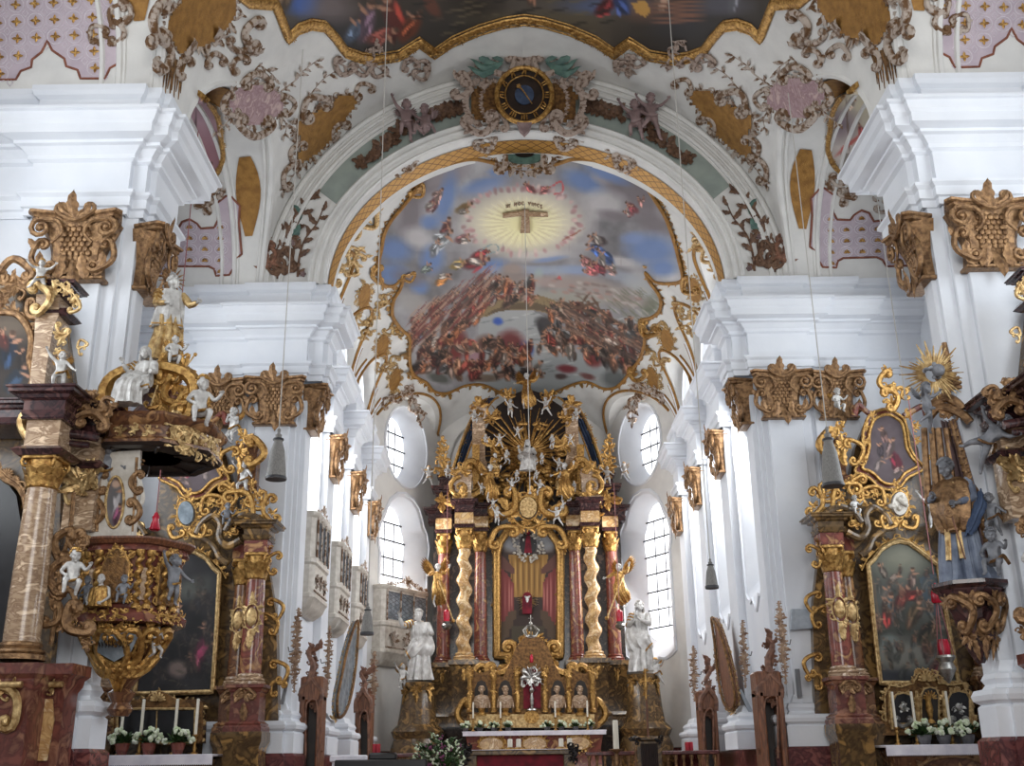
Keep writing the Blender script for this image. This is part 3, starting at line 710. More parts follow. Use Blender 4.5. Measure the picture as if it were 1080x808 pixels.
def body(J, kid=False, turn=0., tilt=0., roll=0., voxel=None, curl=.5):
 """one continuous body with a modelled head; returns a filled MB and the head matrix"""
 base = dict(KID if kid else STAND); base.update(J)
 vs, fs = skin(base, EDG, RADK if kid else RADA, 'pelvis'); m = MB(); m.add(vs, fs)
 h = (.092 if kid else .116); R = headrot(turn, tilt, roll); hc = V(base['skull']) + R @ V((0, -.012, h * .42))
 m.T = M.Translation(hc) @ R.to_4x4()
 m.ell((0, .008, .12 * h), (h * .8, h * .95, h), 12, 9)                 # skull
 m.ell((0, -h * .3, -h * .42), (h * .6, h * .62, h * .66), 10, 7)       # jaw
 m.ell((0, -h * .9, -h * .88), (h * .2, h * .16, h * .18), 7, 5)        # chin
 m.ell((0, -h * 1.0, -h * .2), (h * .13, h * .22, h * .28), 7, 5)       # nose
 m.ell((0, -h * .88, h * .2), (h * .55, h * .14, h * .13), 8, 5)        # brow
 m.ell((0, -h * .9, -h * .58), (h * .24, h * .12, h * .09), 7, 5)       # mouth
 for q in (-1, 1):
  m.ell((q * h * .8, h * .05, -h * .15), (h * .1, h * .18, h * .26), 6, 5); m.ell((q * h * .42, -h * .62, -h * .36), (h * .3, h * .26, h * .26), 7, 5)
 HM = m.T; m.T = None
 me = bpy.data.meshes.new('b'); me.from_pydata(m.v, [], m.f)
 vs, fs = eval_mesh(me, [('REMESH', dict(mode='VOXEL', voxel_size=voxel or (.011 if kid else .017), use_smooth_shade=True)), ('SMOOTH', dict(iterations=2, factor=.4))])
 o = MB(); o.add(vs, fs); r = .02 if kid else .034
 for q, sd in (('l', -1), ('r', 1)): add_hand(o, base['wr' + q], base['ha' + q], r, curl, sd)
 return o, HM, base
def hair_mb(HM, kid, style='curly', beard=False, seed=1):
 m = MB(); m.T = HM; h = .092 if kid else .116; rg = random.Random(seed)
 for i in range(46 if kid else 60):
  t = rg.uniform(0, 2 * PI); p = rg.uniform(-.15 if style == 'curly' else -.5, 1.3); d = V((cos(p) * cos(t), cos(p) * sin(t), sin(p)))
  if d.y < -.35 and d.z < .62: continue
  m.ell((d.x * h * .84, .008 + d.y * h * .98, h * .14 + d.z * h * 1.02), (h * .27, h * .27, h * .24), 6, 4)
 if style == 'long':
  for q in (-1, 1):
   for k in range(4): m.tube([(q * h * (.75 - .1 * k), h * (.1 + .25 * k), 0), (q * h * .95, h * (.4 + .2 * k), -h * .9), (q * h * .8, h * (.35 + .2 * k), -h * 1.9)], [h * .25, h * .26, h * .1], 5)
 if beard:
  for k in range(9):
   x = (k - 4) / 4; m.tube([(x * h * .62, -h * (.78 - .3 * x * x), -h * .6), (x * h * .5, -h * .95 + h * .2 * x * x, -h * 1.1), (x * h * .3, -h * .85, -h * (1.75 - .4 * abs(x)))], [h * .16, h * .18, h * .06], 5)
 m.T = None; return m
def loft(spine, k=72, folds=9, amp=.09, seed=0, n=26, twist=.6, open_top=True):
 """cloth lofted along a spine of (x, y, z, rx, ry); folds deepen towards the hem"""
 rg = random.Random(seed); P = cat(spine, n=max(2, n // (len(spine) - 1))); m = MB(); rows = []; N = len(P); ph = [rg.uniform(0, 6.28) for _ in range(6)]
 for i, (x, y, z, rx, ry) in enumerate(P):
  t = i / (N - 1); a = V((P[min(i + 1, N - 1)][0] - P[max(i - 1, 0)][0], P[min(i + 1, N - 1)][1] - P[max(i - 1, 0)][1], P[min(i + 1, N - 1)][2] - P[max(i - 1, 0)][2])).normalized()
  ex = V((1, 0, 0)) - a * a.x; ex.normalize(); ey = a.cross(ex)
  if ey.y > 0: ey = -ey
  row = []
  for j in range(k):
   q = 2 * PI * j / k; am = amp * (.25 + .9 * t)
   r = 1 + am * sin(folds * q + ph[0] + twist * 4 * t) + am * .6 * sin((folds * 2 + 1) * q + ph[1] - 3 * t) + am * .7 * sin(3 * q + ph[2] + 5 * t)
   row.append(V((x, y, z)) + ex * (rx * r * cos(q)) + ey * (ry * r * sin(q)))
  rows.append(row)
 m.grid(rows, close_u=True); m.add(rows[-1], [list(range(k))]); m.add(rows[0], [list(range(k))]); return m
def sash(pts, r, seed=0, k=10):
 m = MB(); P = cat(pts, n=7); n = len(P); rg = random.Random(seed); rad = [r * (.55 + .45 * sin(PI * i / (n - 1))) * rg.uniform(.85, 1.15) for i in range(n)]
 m.tube(P, rad, k, flat=.5)
 for q in (-.5, .1, .6): m.tube([(p[0] + q * r * .8, p[1] - r * .4, p[2] + q * r * .7) for p in P], [x * .28 for x in rad], 5)
 return m
def wing(m, base, d, up, L, n=7):
 base, d, up = V(base), V(d).normalized(), V(up).normalized(); f = Flat(base, d, up)
 for i in range(n):
  t = i / (n - 1); a = .95 - t * 1.25; l = L * (1 - .5 * t * t)
  leaf(m, f, (0.05 * L * t, -.08 * L * t), (l * cos(a), l * sin(a)), .26, .05, .12, off=.01 * L * i, lobes=1)
PUTTI = {}
def make_putto(key, J, label, turn=0., tilt=0., roll=0., wings=True, skin_m='silver_white', hair_m='gold', sash_m='gold', sash_pts=None, seed=1):
 root = thing('putto', label, 'putto', (0, -50, -20))
 b, HM, B = body(J, True, turn, tilt, roll); b.build('body', MATS[skin_m], root, local=True)
 hair_mb(HM, True, seed=seed).build('hair', MATS[hair_m], root, local=True)
 sash(sash_pts or [(-.1, .02, .34), (-.05, -.09, .33), (.06, -.09, .36), (.11, .02, .42), (.16, .1, .30)], .035, seed).build('sash', MATS[sash_m], root, local=True)
 if wings:
  c = V(B['chest'])
  for q in (-1, 1):
   w = MB(); wing(w, c + V((q * .04, .06, .02)), (q, .35, .25), (0, .2, 1), .26); w.build('wing', MATS[sash_m], root, local=True)
 PUTTI[key] = root; return root
PK = dict(
 reach=dict(ell=(-.2, -.04, .68), wrl=(-.27, -.08, .79), hal=(-.29, -.09, .83), elr=(.18, -.03, .5), wrr=(.25, -.1, .43), har=(.28, -.12, .41), knl=(-.1, -.13, .24), anl=(-.1, -.05, .1), tol=(-.12, -.12, .05), anr=(.1, .06, .05), tor=(.12, .0, .0)),
 fly=dict(ell=(-.2, -.05, .6), wrl=(-.3, -.1, .66), hal=(-.33, -.12, .69), elr=(.2, -.06, .62), wrr=(.28, -.13, .7), har=(.3, -.15, .73), knl=(-.12, -.1, .22), anl=(-.2, .06, .12), tol=(-.25, .04, .08), knr=(.12, .02, .17), anr=(.2, .1, .02), tor=(.24, .08, -.03)),
 sit=dict(knl=(-.1, -.19, .36), anl=(-.1, -.2, .17), tol=(-.11, -.29, .14), knr=(.1, -.2, .33), anr=(.06, -.14, .15), tor=(.07, -.22, .11), ell=(-.17, -.03, .48), wrl=(-.12, -.14, .42), hal=(-.09, -.18, .41), elr=(.17, -.05, .5), wrr=(.22, -.13, .56), har=(.23, -.16, .59)),
 kneel=dict(knl=(-.1, -.14, .12), anl=(-.09, .05, .06), tol=(-.09, .13, .03), knr=(.1, -.18, .2), anr=(.09, -.12, .03), tor=(.1, -.2, .01), ell=(-.15, -.09, .5), wrl=(-.05, -.18, .56), hal=(-.02, -.2, .6), elr=(.15, -.09, .5), wrr=(.06, -.18, .57), har=(.03, -.2, .61)))
SPARE = []
def proto_putti():
 for k, J in PK.items():
  make_putto(k, J, 'x', turn=dict(reach=.4, fly=-.3, sit=.2, kneel=0)[k], tilt=dict(reach=-.25, fly=.1, sit=.25, kneel=.15)[k], seed=len(k))
def putto(kind, label, loc, rz=0., sc=1., group=None, rx=0., ry=0., skin_m=None, gilt=None, wings=None):
 c = dup(PUTTI[kind], label, loc, rz, sc, group, rx, ry)
 if skin_m or gilt:
  for ch in c.children:
   nm = ch.name.split('.')[0]; mt = skin_m if nm in ('body', 'hair') else gilt
   if mt: ch.material_slots[0].link = 'OBJECT'; ch.material_slots[0].material = MATS[mt]
 if wings is False:
  for ch in list(c.children):
   if ch.name.startswith('wing'): bpy.data.objects.remove(ch)
 return c
STAT = {}
def make_statue(key, J, spine, turn=0., tilt=0., beard=False, style='curly', robe_m='silver_white', skin_m='silver_white', hem_m='gold', mantle=None, folds=9, seed=3, extra=None, amp=.1, sleeves=True, voxel=None, name='statue'):
 root = thing(name, 'x', 'statue', (0, -50, -20))
 b, HM, B = body(J, False, turn, tilt, voxel=voxel); b.build('body', MATS[skin_m], root, local=True)
 hair_mb(HM, False, style, beard, seed).build('hair', MATS[skin_m], root, local=True)
 m = loft(spine, folds=folds, amp=amp, seed=seed)
 if sleeves:
  for q in 'lr':
   a, e, w = (V(B[n + q]) for n in ('sh', 'el', 'wr'))
   m.tube([a.lerp(e, t) if t <= 1 else e.lerp(w, t - 1) for t in (0, .3, .6, 1, 1.3, 1.6, 1.85)], [.085, .088, .08, .066, .058, .052, .04], 10)
 m.build('robe', MATS[robe_m], root, local=True)
 if mantle:
  q = loft(mantle, folds=7, amp=.12, seed=seed + 5, k=32); q.build('mantle', MATS[robe_m], root, local=True); h = MB(); n_ = 32; h.tube([v for v in q.v[-n_ * 5:-n_ * 4]], .022, 5, closed=True); h.tube([m.v[-72 + i] for i in range(72)] if False else m.v[len(m.v) - 72 * 3:len(m.v) - 72 * 2], .022, 5, closed=True); h.build('gilt_hem', MATS[hem_m], root, local=True)
 if extra: extra(root, B, HM)
 STAT[key] = root; return root
def statue(key, label, loc, rz=0., sc=1., group=None, rx=0., ry=0., mats=None, name=None):
 c = dup(STAT[key], label, loc, rz, sc, group, rx, ry)
 if name: c.name = name
 if mats:
  for ch in c.children:
   mt = mats.get(ch.name.split('.')[0])
   if mt: ch.material_slots[0].link = 'OBJECT'; ch.material_slots[0].material = MATS[mt]
 return c
ROBE = [(0, 0, 1.45, .1, .08), (0, 0, 1.38, .2, .13), (0, 0, 1.2, .19, .145), (0, 0, 1.05, .17, .13), (0, -.02, .9, .21, .17), (.02, -.04, .6, .24, .2), (.0, -.03, .3, .28, .22), (0, -.02, .06, .33, .26)]
SEAT = [(0, .08, 1.12, .1, .08), (0, .08, 1.05, .2, .13), (0, .08, .85, .19, .15), (0, .06, .68, .21, .17), (0, -.06, .58, .24, .18), (0, -.28, .52, .26, .17), (0, -.46, .4, .27, .17), (0, -.48, .2, .28, .18), (0, -.48, .02, .31, .2)]
SEATJ = dict(pelvis=(0, .08, .6), waist=(0, .08, .74), chest=(0, .08, .94), neck=(0, .06, 1.13), skull=(0, .04, 1.23), shl=(-.19, .08, 1.06), shr=(.19, .08, 1.06), hil=(-.1, .04, .56), hir=(.1, .04, .56), knl=(-.14, -.4, .54), knr=(.14, -.4, .52), anl=(-.12, -.44, .1), anr=(.12, -.44, .1), tol=(-.13, -.6, .04), tor=(.14, -.6, .04))
def proto_statues():
 make_statue('preach', dict(ell=(-.42, -.06, 1.32), wrl=(-.52, -.16, 1.52), hal=(-.54, -.18, 1.6), elr=(.3, -.08, 1.14), wrr=(.2, -.26, 1.16), har=(.15, -.3, 1.18), skull=(-.02, -.03, 1.56)), ROBE, turn=-.4, tilt=-.1, beard=True, mantle=[(.1, .06, 1.42, 0.138, 0.103), (.14, .02, 1.1, 0.189, 0.12), (.1, -.1, .86, 0.258, 0.138), (-.08, -.12, .7, 0.258, 0.12), (-.3, -.05, .56, 0.103, 0.0688)])
 make_statue('pray', dict(ell=(-.26, -.12, 1.16), wrl=(-.08, -.28, 1.26), hal=(-.03, -.3, 1.32), elr=(.26, -.12, 1.16), wrr=(.06, -.28, 1.27), har=(.02, -.3, 1.33), skull=(.01, -.04, 1.56)), ROBE, turn=.5, tilt=-.25, style='long', mantle=[(0, .08, 1.43, 0.172, 0.086), (-.1, .06, 1.2, 0.232, 0.12), (-.14, -.02, .9, 0.258, 0.172), (.0, -.1, .7, 0.292, 0.172), (.2, -.06, .5, 0.172, 0.103)])
 make_statue('hold', dict(ell=(-.28, .0, 1.14), wrl=(-.2, -.22, 1.12), hal=(-.15, -.26, 1.14), elr=(.36, -.02, 1.2), wrr=(.44, -.16, 1.36), har=(.45, -.18, 1.43)), ROBE, turn=.3, tilt=.1, beard=True, seed=8, mantle=[(-.05, .07, 1.43, 0.172, 0.103), (-.16, .04, 1.15, 0.172, 0.138), (-.12, -.08, .9, 0.241, 0.155), (.1, -.1, .74, 0.224, 0.12), (.28, -.02, .6, 0.086, 0.0602)])
 make_statue('seat', dict(SEATJ, ell=(-.32, .0, .92), wrl=(-.36, -.16, 1.02), hal=(-.37, -.19, 1.08), elr=(.3, -.02, .84), wrr=(.3, -.24, .78), har=(.29, -.29, .78)), SEAT, turn=.25, tilt=-.05, style='long', seed=5, mantle=[(0, .14, 1.08, 0.189, 0.086), (-.1, .1, .85, 0.224, 0.138), (-.12, -.1, .66, 0.275, 0.172), (.05, -.3, .5, 0.292, 0.155), (.2, -.36, .25, 0.189, 0.12)])
 make_statue('angel', dict(ell=(-.36, -.1, 1.3), wrl=(-.5, -.22, 1.22), hal=(-.55, -.25, 1.2), elr=(.34, -.06, 1.42), wrr=(.46, -.1, 1.62), har=(.48, -.1, 1.7), knl=(-.12, -.22, .6), anl=(-.16, -.02, .25), knr=(.12, -.08, .48), anr=(.2, .1, .12)), [(0, 0, 1.45, .1, .08), (0, 0, 1.36, .19, .13), (0, -.01, 1.1, .17, .14), (0, -.05, .9, .22, .2), (.03, -.1, .66, .26, .24), (.1, -.02, .42, .3, .2), (.2, .1, .24, .22, .14)], turn=-.3, tilt=.15, robe_m='gold', seed=11,
    extra=lambda root, B, HM: [(lambda w: (wing(w, (q * .08, .1, 1.36), (q, .4, .4), (0, .15, 1), .75, 9), w.build('wing', MATS['gold'], root, local=True)))(MB()) for q in (-1, 1)], name='angel')
proto_putti(); proto_statues()
def drop_protos():
 for d in (PUTTI, STAT):
  for o in d.values():
   for ch in list(o.children):
    for g in list(ch.children): bpy.data.objects.remove(g)
    bpy.data.objects.remove(ch)
   bpy.data.objects.remove(o)
# ================================================================ GILDED PILASTER CAPITALS
def make_capital():
 root = thing('pilaster_capital', 'x', 'capital', (0, -50, -20)); G = MATS['gold_bronze']
 def half(z): t = z / 1.12; return .5 - .05 * sin(PI * min(1, t * 1.3)) + .2 * max(0, t - .45) ** 1.5 / .41
 def dep(z): t = z / 1.12; return .13 + .2 * max(0, t - .35) ** 1.6 / .5
 m = MB(); rows = []
 for i in range(13):
  z = 1.12 * i / 12; h, d = half(z), dep(z); rows.append([(-h, .12, z), (-h, -d * .6, z), (-h * .86, -d, z), (-h * .4, -d * 1.02, z), (0, -d * 1.04, z), (h * .4, -d * 1.02, z), (h * .86, -d, z), (h, -d * .6, z), (h, .12, z)])
 m.grid(rows); m.build('bell', G, root, local=True)
 m = MB()
 for r in range(9):
  z = .92 - r * .085; n = 5 - (r > 5)
  for c in range(n):
   x = (c - (n - 1) / 2 + .5 * (r % 2) - .25) * .105
   m.ell((x, -dep(z) * 1.05 - .005, z), (.058, .04, .066), 7, 5)
 m.build('scale_panel', G, root, local=True)
 m = MB(); n = 16
 def plan(o): return [(-.6 - o, .12), (-.78 - o, -.30 - o), (-.7 - o, -.42 - o)] + [(x, -.3 - o - .12 * (abs(x) / .7) ** 2) for x in [-.6 + 1.2 * i / 8 for i in range(9)]] + [(.7 + o, -.42 - o), (.78 + o, -.30 - o), (.6 + o, .12)]
 lv = [(-.05, 1.08), (0, 1.1), (.0, 1.15), (.05, 1.18), (.06, 1.22), (.03, 1.24)]
 m.grid([[(x, y, z) for x, y in plan(o)] for o, z in lv]); k = len(plan(0)); m.add([(x, y, lv[-1][1]) for x, y in plan(.03)], [list(range(k))]); m.add([(x, y, lv[0][1]) for x, y in plan(-.05)], [list(range(k))[::-1]])
 m.build('abacus', G, root, local=True)
 for q in (-1, 1):
  m = MB(); f = Flat((0, -.34, 0), (1, 0, 0), (0, 0, 1))
  stroke(m, f, spiral((q * .58, .9), .17, PI / 2 - q * .3, 1.7, -q), .055, .03)
  stroke(m, f, cat([(q * .62, 1.07), (q * .3, 1.03), (q * .2, .8), (q * .36, .6)], n=5), .05, .03)
  m.ell((q * .58, -.37, .9), .06, 8, 6); m.build('volute', G, root, local=True)
  m = MB(); f = Flat((0, -.2, 0), (1, 0, 0), (0, 0, 1))
  cscroll(m, f, (q * .66, .66), (q * .44, .12), .3 * q, .1); leaf(m, f, (q * .4, .05), (q * .5, .5), .5, -.2 * q, .3); leaf(m, f, (q * .26, .0), (q * .22, .46), .5, .1 * q, .25); leaf(m, f, (q * .58, .6), (q * .8, .78), .6, .2, .3)
  m.build('side_scroll', G, root, local=True)
 m = MB(); f = Flat((0, -.36, 0), (1, 0, 0), (0, 0, 1))
 leaf(m, f, (0, 1.1), (.0, 1.62), .5, .12, .2); leaf(m, f, (-.05, 1.12), (-.26, 1.42), .5, .2, .2); leaf(m, f, (.05, 1.12), (.26, 1.4), .5, -.2, .2); shell(m, f, (0, 1.02), .26, PI / 2, 2.8, 7); cscroll(m, f, (-.3, 1.18), (.3, 1.18), -.25, .08)
 m.build('leaf_crest', G, root, local=True)
 m = MB(); f = Flat((0, -.16, 0), (1, 0, 0), (0, 0, 1))
 leaf(m, f, (0, .3), (.02, -.26), .5, .1, .15); leaf(m, f, (-.03, .22), (-.2, -.05), .5, -.2, .2); leaf(m, f, (.03, .22), (.2, -.05), .5, .2, .2); shell(m, f, (0, .12), .2, PI / 2, 3, 6)
 m.build('leaf_drop', G, root, local=True)
 m = MB(); m.bbox(-.56, .56, -.2, .1, -.03, .05, .02); m.build('astragal', G, root, local=True)
 return root
_cap = make_capital(); CW = 'gilded pilaster capitals with scales and volutes'
def capital(label, loc, rz, sc): dup(_cap, label, loc, rz, sc, CW)
for s in (-1, 1):
 a = 'left' if s < 0 else 'right'; q = PI / 2 * (-s)
 capital('large gilded capital on the front of the near %s wall pillar' % a, (s * 8.12, 17.3, 9.72), 0, (1, 1, 1))
 capital('large gilded capital on the nave side of the near %s wall pillar' % a, (s * 7.14, 17.95, 9.72), q, (.75, 1, 1))
 capital('gilded capital on the main front pilaster of the %s chancel arch pillar' % a, (s * 6.5, 26.28, 9.84), 0, (.98, 1, .98))
 capital('gilded capital on the outer front pilaster of the %s chancel arch pillar' % a, (s * 7.95, 26.4, 9.84), 0, (.9, 1, .98))
 capital('gilded capital under the arch on the inner face of the %s chancel arch pillar' % a, (s * 5.74, 26.95, 9.84), q, (.6, 1.1, .98))
 for y, n in zip((31.6, 35.9, 40.3), ('first', 'second', 'third')):
  capital('gilded capital on the %s %s chancel pilaster behind the arch' % (n, a), (s * 5.92, y, 9.75), q, (.8, 1, 1.02))
for ch in list(_cap.children): bpy.data.objects.remove(ch)
bpy.data.objects.remove(_cap)
# ================================================================ VAULT PAINTINGS AND STUCCO (outlines measured on the real curved surfaces)
def NMB(s): q = MB(); q.mir = s > 0; return q
SIDE = {-1: 'left', 1: 'right'}
def root_at(name, label, cat_, f, p, s=-1, group=None):
 P = f.hit(*p)[0]; return thing(name, label, cat_, (P.x * (-1 if s > 0 else 1), P.y, P.z), 0, group)
def cartouche(s, f, poly, size, seed, label, field='gold_field', edge='stucco_gilt', name='stucco_cartouche', step=3, off=2., rim=True, extra=None, cat_='cartouche', cl=True):
 """raised field with a rocaille border of scrolls, shells and leaves"""
 P = cat(poly, True, 5) if cl else dens(poly, size * .4, True); r = root_at(name, label, cat_, f, poly[0], s)
 m = NMB(s); fill(m, f, P, step, off); m.build('field', MATS[field], r)
 m = NMB(s); rocaille(m, f, P, size, seed); m.build('rocaille_border', MATS[edge], r)
 if extra:
  m = NMB(s); extra(m, f); m.build('flourish', MATS[edge], r)
 return r
def panel_pattern(s, f, poly, label, orig, du, dv, gold, seed):
 r = root_at('lattice_panel', label, 'panel', f, poly[2], s); D = dens(poly, 3, True)
 m = NMB(s); fill(m, f, D, 1.6, .4); m.build('field', MATS['pink_panel'], r)
 m = NMB(s); stroke(m, f, D, 1.1, closed=True); m.build('border', MATS['red_line'], r)
 a, b = NMB(s), NMB(s)
 for i in range(-1, 12):
  for j in range(-4, 8):
   u, v = orig[0] + du * i + (j * gold.get('sx', 0)), orig[1] + dv * j - gold.get('sk', 0) * i
   if not all(inpoly(u + x, v + y, D) for x, y in ((du * .3, 0), (-du * .3, 0), (0, dv * .3), (0, -dv * .3))): continue
   stroke(a, f, [(u + du * .42 * cos(t), v + dv * .44 * sin(t)) for t in [2 * PI * k / 14 for k in range(14)]], .55, closed=True, off=.3)
   if gold['k'] == 'cross':
    for k in range(4): t = PI / 2 * k + .05; leaf(b, f, (u, v), (u + du * .3 * cos(t), v + dv * .32 * sin(t)), .55, 0, .1, .8, lobes=1)
    q = (u + du / 2, v + dv / 2); stroke(a, f, [(q[0], q[1] - 4), (q[0] + 3.2, q[1]), (q[0], q[1] + 4), (q[0] - 3.2, q[1])], .5, closed=True, off=.3)
   else:
    stroke(a, f, [(u + du * .27 * cos(t), v + dv * .28 * sin(t)) for t in [2 * PI * k / 10 for k in range(10)]], .5, closed=True, off=.3)
    shell(b, f, (u - 1, v + 1.6), dv * .34, -PI / 2, 2.6, 5, .2, .6)
 a.build('relief_rings', MATS['panel_relief'], r); b.build('gilt_blossoms' if gold['k'] == 'cross' else 'gilt_shells', MATS['gold'], r)
PN0 = [(-50, 85), (17, 84), (22, 75), (33, 71), (34, 63), (44, 55), (50, 43), (55, 53), (68, 62), (70, 70), (82, 74), (85, 83), (111, 83), (116, 72), (125, 67), (124, -30), (-50, -30)]
PN1 = [(140, 242), (172, 242), (187, 243), (192, 234), (200, 231), (208, 236), (212, 241), (226, 240), (230, 232), (229, 214), (238, 207), (242, 205), (253, 217), (252, 235), (255, 268), (249, 273), (247, 282), (242, 290), (228, 291), (226, 284), (220, 281), (185, 281), (179, 284), (175, 291), (140, 291)]
for s in (-1, 1):
 a = SIDE[s]
 panel_pattern(s, CHAPEL0, PN0, 'pink stucco panel with gold crosses high above the near %s wall pillar' % a, (17, 5), 20, 18, dict(k='cross', sx=.9, sk=1.2), 1)
 panel_pattern(s, CHAPEL, PN1, 'pink stucco panel with gold shells above the cornice in the %s side chapel' % a, (152, 251), 16.3, 11.8, dict(k='shell'), 2)
 r = root_at('stucco_scroll', 'curling stucco scroll hanging over the corner of the %s upper panel of gold crosses' % a, 'stucco', CHAPEL0, (115, 30), s); m = NMB(s)
 for p, q, b in (((128, 4), (118, 24), .3), ((124, 24), (122, 46), -.4), ((112, 30), (96, 42), .5), ((118, 44), (104, 44), .4), ((134, 2), (130, 26), -.3)): cscroll(m, CHAPEL0, p, q, b, .12)
 for p, q in (((126, 20), (136, 14)), ((122, 40), (126, 50)), ((98, 40), (90, 34)), ((128, 6), (122, -8)), ((112, 42), (106, 34))): leaf(m, CHAPEL0, p, q, .5, .2, .3)
 m.build('scrollwork', MATS['stucco_gilt'], r)
 r = root_at('stucco_scroll', 'pink stucco flourish of scrolls under the %s lunette painting frame' % a, 'stucco', CHAPEL, (212, 212), s); m = NMB(s)
 for p, q, b in (((204, 204), (222, 214), .4), ((222, 196), (234, 206), -.4), ((208, 214), (222, 222), -.3), ((172, 222), (184, 232), .5), ((214, 198), (232, 196), .4)): cscroll(m, CHAPEL, p, q, b, .12)
 for p, q in (((208, 206), (200, 212)), ((218, 216), (218, 227)), ((232, 204), (238, 196)), ((212, 200), (206, 196)), ((178, 232), (172, 236)), ((182, 222), (188, 214))): leaf(m, CHAPEL, p, q, .5, .2, .3)
 shell(m, CHAPEL, (216, 206), 9, PI / 2, 2.6); m.build('scrollwork', MATS['stucco_gilt'], r)
 LP = cat([(160, 96), (178, 92), (197, 93), (213, 102), (225, 115), (231, 128), (233, 145), (235, 165), (231, 179), (222, 190), (211, 197), (190, 196), (165, 180)], True, 5)
 P = Paint(150, 80, 245, 205, 1.3, (168, 140, 146) if s < 0 else (196, 186, 178), 4 + s)
 P.clouds(40, 50, 3)
 if s < 0:
  P.blob(200, 130, 30, 14, (186, 150, 160), .4, .8); P.blob(215, 165, 22, 20, (150, 104, 112), 0, .8); P.poly([(178, 92), (205, 96), (206, 112), (180, 118)], (150, 140, 128)); P.line([(188, 100), (202, 112)], 1.5, (110, 98, 84)); P.line([(207, 118), (206, 160)], 1, (90, 70, 74))
  for x, y, h in ((182, 122, 12), (205, 160, 18), (214, 164, 16), (198, 172, 16), (220, 178, 14), (190, 150, 16)): P.person(x, y, h, [(150, 70, 72), (176, 110, 104), (120, 84, 96)])
 else:
  P.blob(200, 120, 30, 24, (206, 196, 170), 0, .9); P.blob(222, 140, 14, 14, (128, 112, 120), .3, .7); P.poly([(150, 186), (222, 168), (226, 210), (150, 210)], (150, 142, 132)); P.poly([(150, 200), (215, 186), (216, 210), (150, 210)], (112, 100, 92))
  for x, y, h, c in ((190, 120, 22, (190, 60, 52)), (182, 132, 20, (110, 120, 140)), (200, 148, 18, (180, 90, 84)), (212, 120, 14, (214, 190, 170)), (186, 150, 18, (196, 96, 88))): P.person(x, y, h, [c])
  P.line([(217, 112), (212, 168)], 1, (110, 90, 80)); P.line([(200, 150), (226, 172)], 2, (190, 100, 92))
 r = root_at('lunette_painting', 'framed lunette fresco of rosy clouds above the left chapel cornice' if s < 0 else 'framed lunette fresco with a red robed figure and pale sky above the right chapel cornice', 'painting', CHAPEL, (215, 150), s)
 canvas('canvas', CHAPEL, LP, P, r, 1.4, .3, s > 0)
 m = NMB(s); stroke(m, CHAPEL, LP, 3.0, closed=True, seg=8); stroke(m, CHAPEL, LP, 1.2, closed=True, off=3)
 for i in range(0, len(LP), 4): shell(m, CHAPEL, LP[i], 5, random.Random(i).uniform(0, 6), 2, 5)
 m.build('frame', MATS['gold'], r)
 def fl(m, f):
  for p, q, b in (((258, 60), (244, 74), .3), ((216, 66), (236, 62), -.4), ((268, 20), (262, 50), .3), ((198, 62), (186, 80), .3), ((240, 46), (262, 44), .4), ((166, 4), (164, 40), .2), ((163, 40), (172, 72), -.3)): cscroll(m, f, p, q, b, .14)
  for p, q in (((258, 56), (274, 46)), ((242, 66), (250, 76)), ((226, 48), (222, 26)), ((222, 46), (216, 60)), ((196, 60), (196, 38)), ((168, 60), (160, 74)), ((250, 50), (262, 62))): leaf(m, f, p, q, .5, .2, .35)
 big = cartouche(s, NAVE, [(175, 33), (177, 18), (186, 6), (200, -6), (240, -8), (248, 8), (240, 26), (229, 38), (219, 45), (206, 50), (199, 47), (190, 56), (182, 46)], 11, 21, 'big gold panelled stucco cartouche on the vault beside the near %s wall pillar' % a, extra=fl, edge='stucco_gilt', step=2.5)
 m = NMB(s)
 for i in range(9): u = 172 + i * 2.3; stroke(m, NAVE, cat([(u + 4, 60 + (i % 3) * 3), (u + 1, 78 + (i % 4) * 3), (u - .5, 92 + (i * 5 % 9) * 1.6)], n=4), 2.0, .6)
 m.build('carved_drop', MATS['gold_dark'], big)
 def fl2(m, f):
  for pts, sd in (([(262, 88), (272, 70), (284, 76), (290, 82)], 3), ([(296, 96), (312, 84), (318, 76), (334, 64)], 4), ([(296, 122), (302, 132), (300, 142)], 5), ([(244, 124), (236, 132), (228, 140)], 6)): spray(m, f, pts, 8, sd)
  for p, q, b in (((238, 100), (246, 122), .4), ((300, 100), (304, 120), -.4), ((256, 84), (284, 86), -.3), ((250, 132), (284, 134), .3)): cscroll(m, f, p, q, b, .13)
 cartouche(s, NAVE, [(240, 107), (246, 96), (260, 90), (280, 90), (292, 98), (297, 110), (290, 122), (276, 129), (258, 131), (246, 122)], 8, 31, 'pink marbled cartouche with sprays over the %s chapel arch' % a, field='pink_field', extra=fl2)
 def fl3(m, f):
  spray(m, f, [(322, 108), (330, 96), (340, 84), (352, 76)], 7, 3); spray(m, f, [(318, 176), (308, 186), (300, 202)], 8, 6)
  for p, q, b in (((374, 100), (392, 90), -.4), ((318, 122), (344, 104), -.4), ((364, 128), (350, 144), .3), ((316, 150), (308, 172), .3), ((308, 172), (298, 196), .2)): cscroll(m, f, p, q, b, .12)
 cartouche(s, NAVE, [(313, 128), (324, 122), (345, 108), (358, 100), (374, 101), (376, 107), (366, 120), (354, 138), (336, 158), (320, 170), (314, 168), (315, 148)], 8, 41, 'long slanting gold field cartouche on the %s vault beside the chancel arch' % a, extra=fl3)
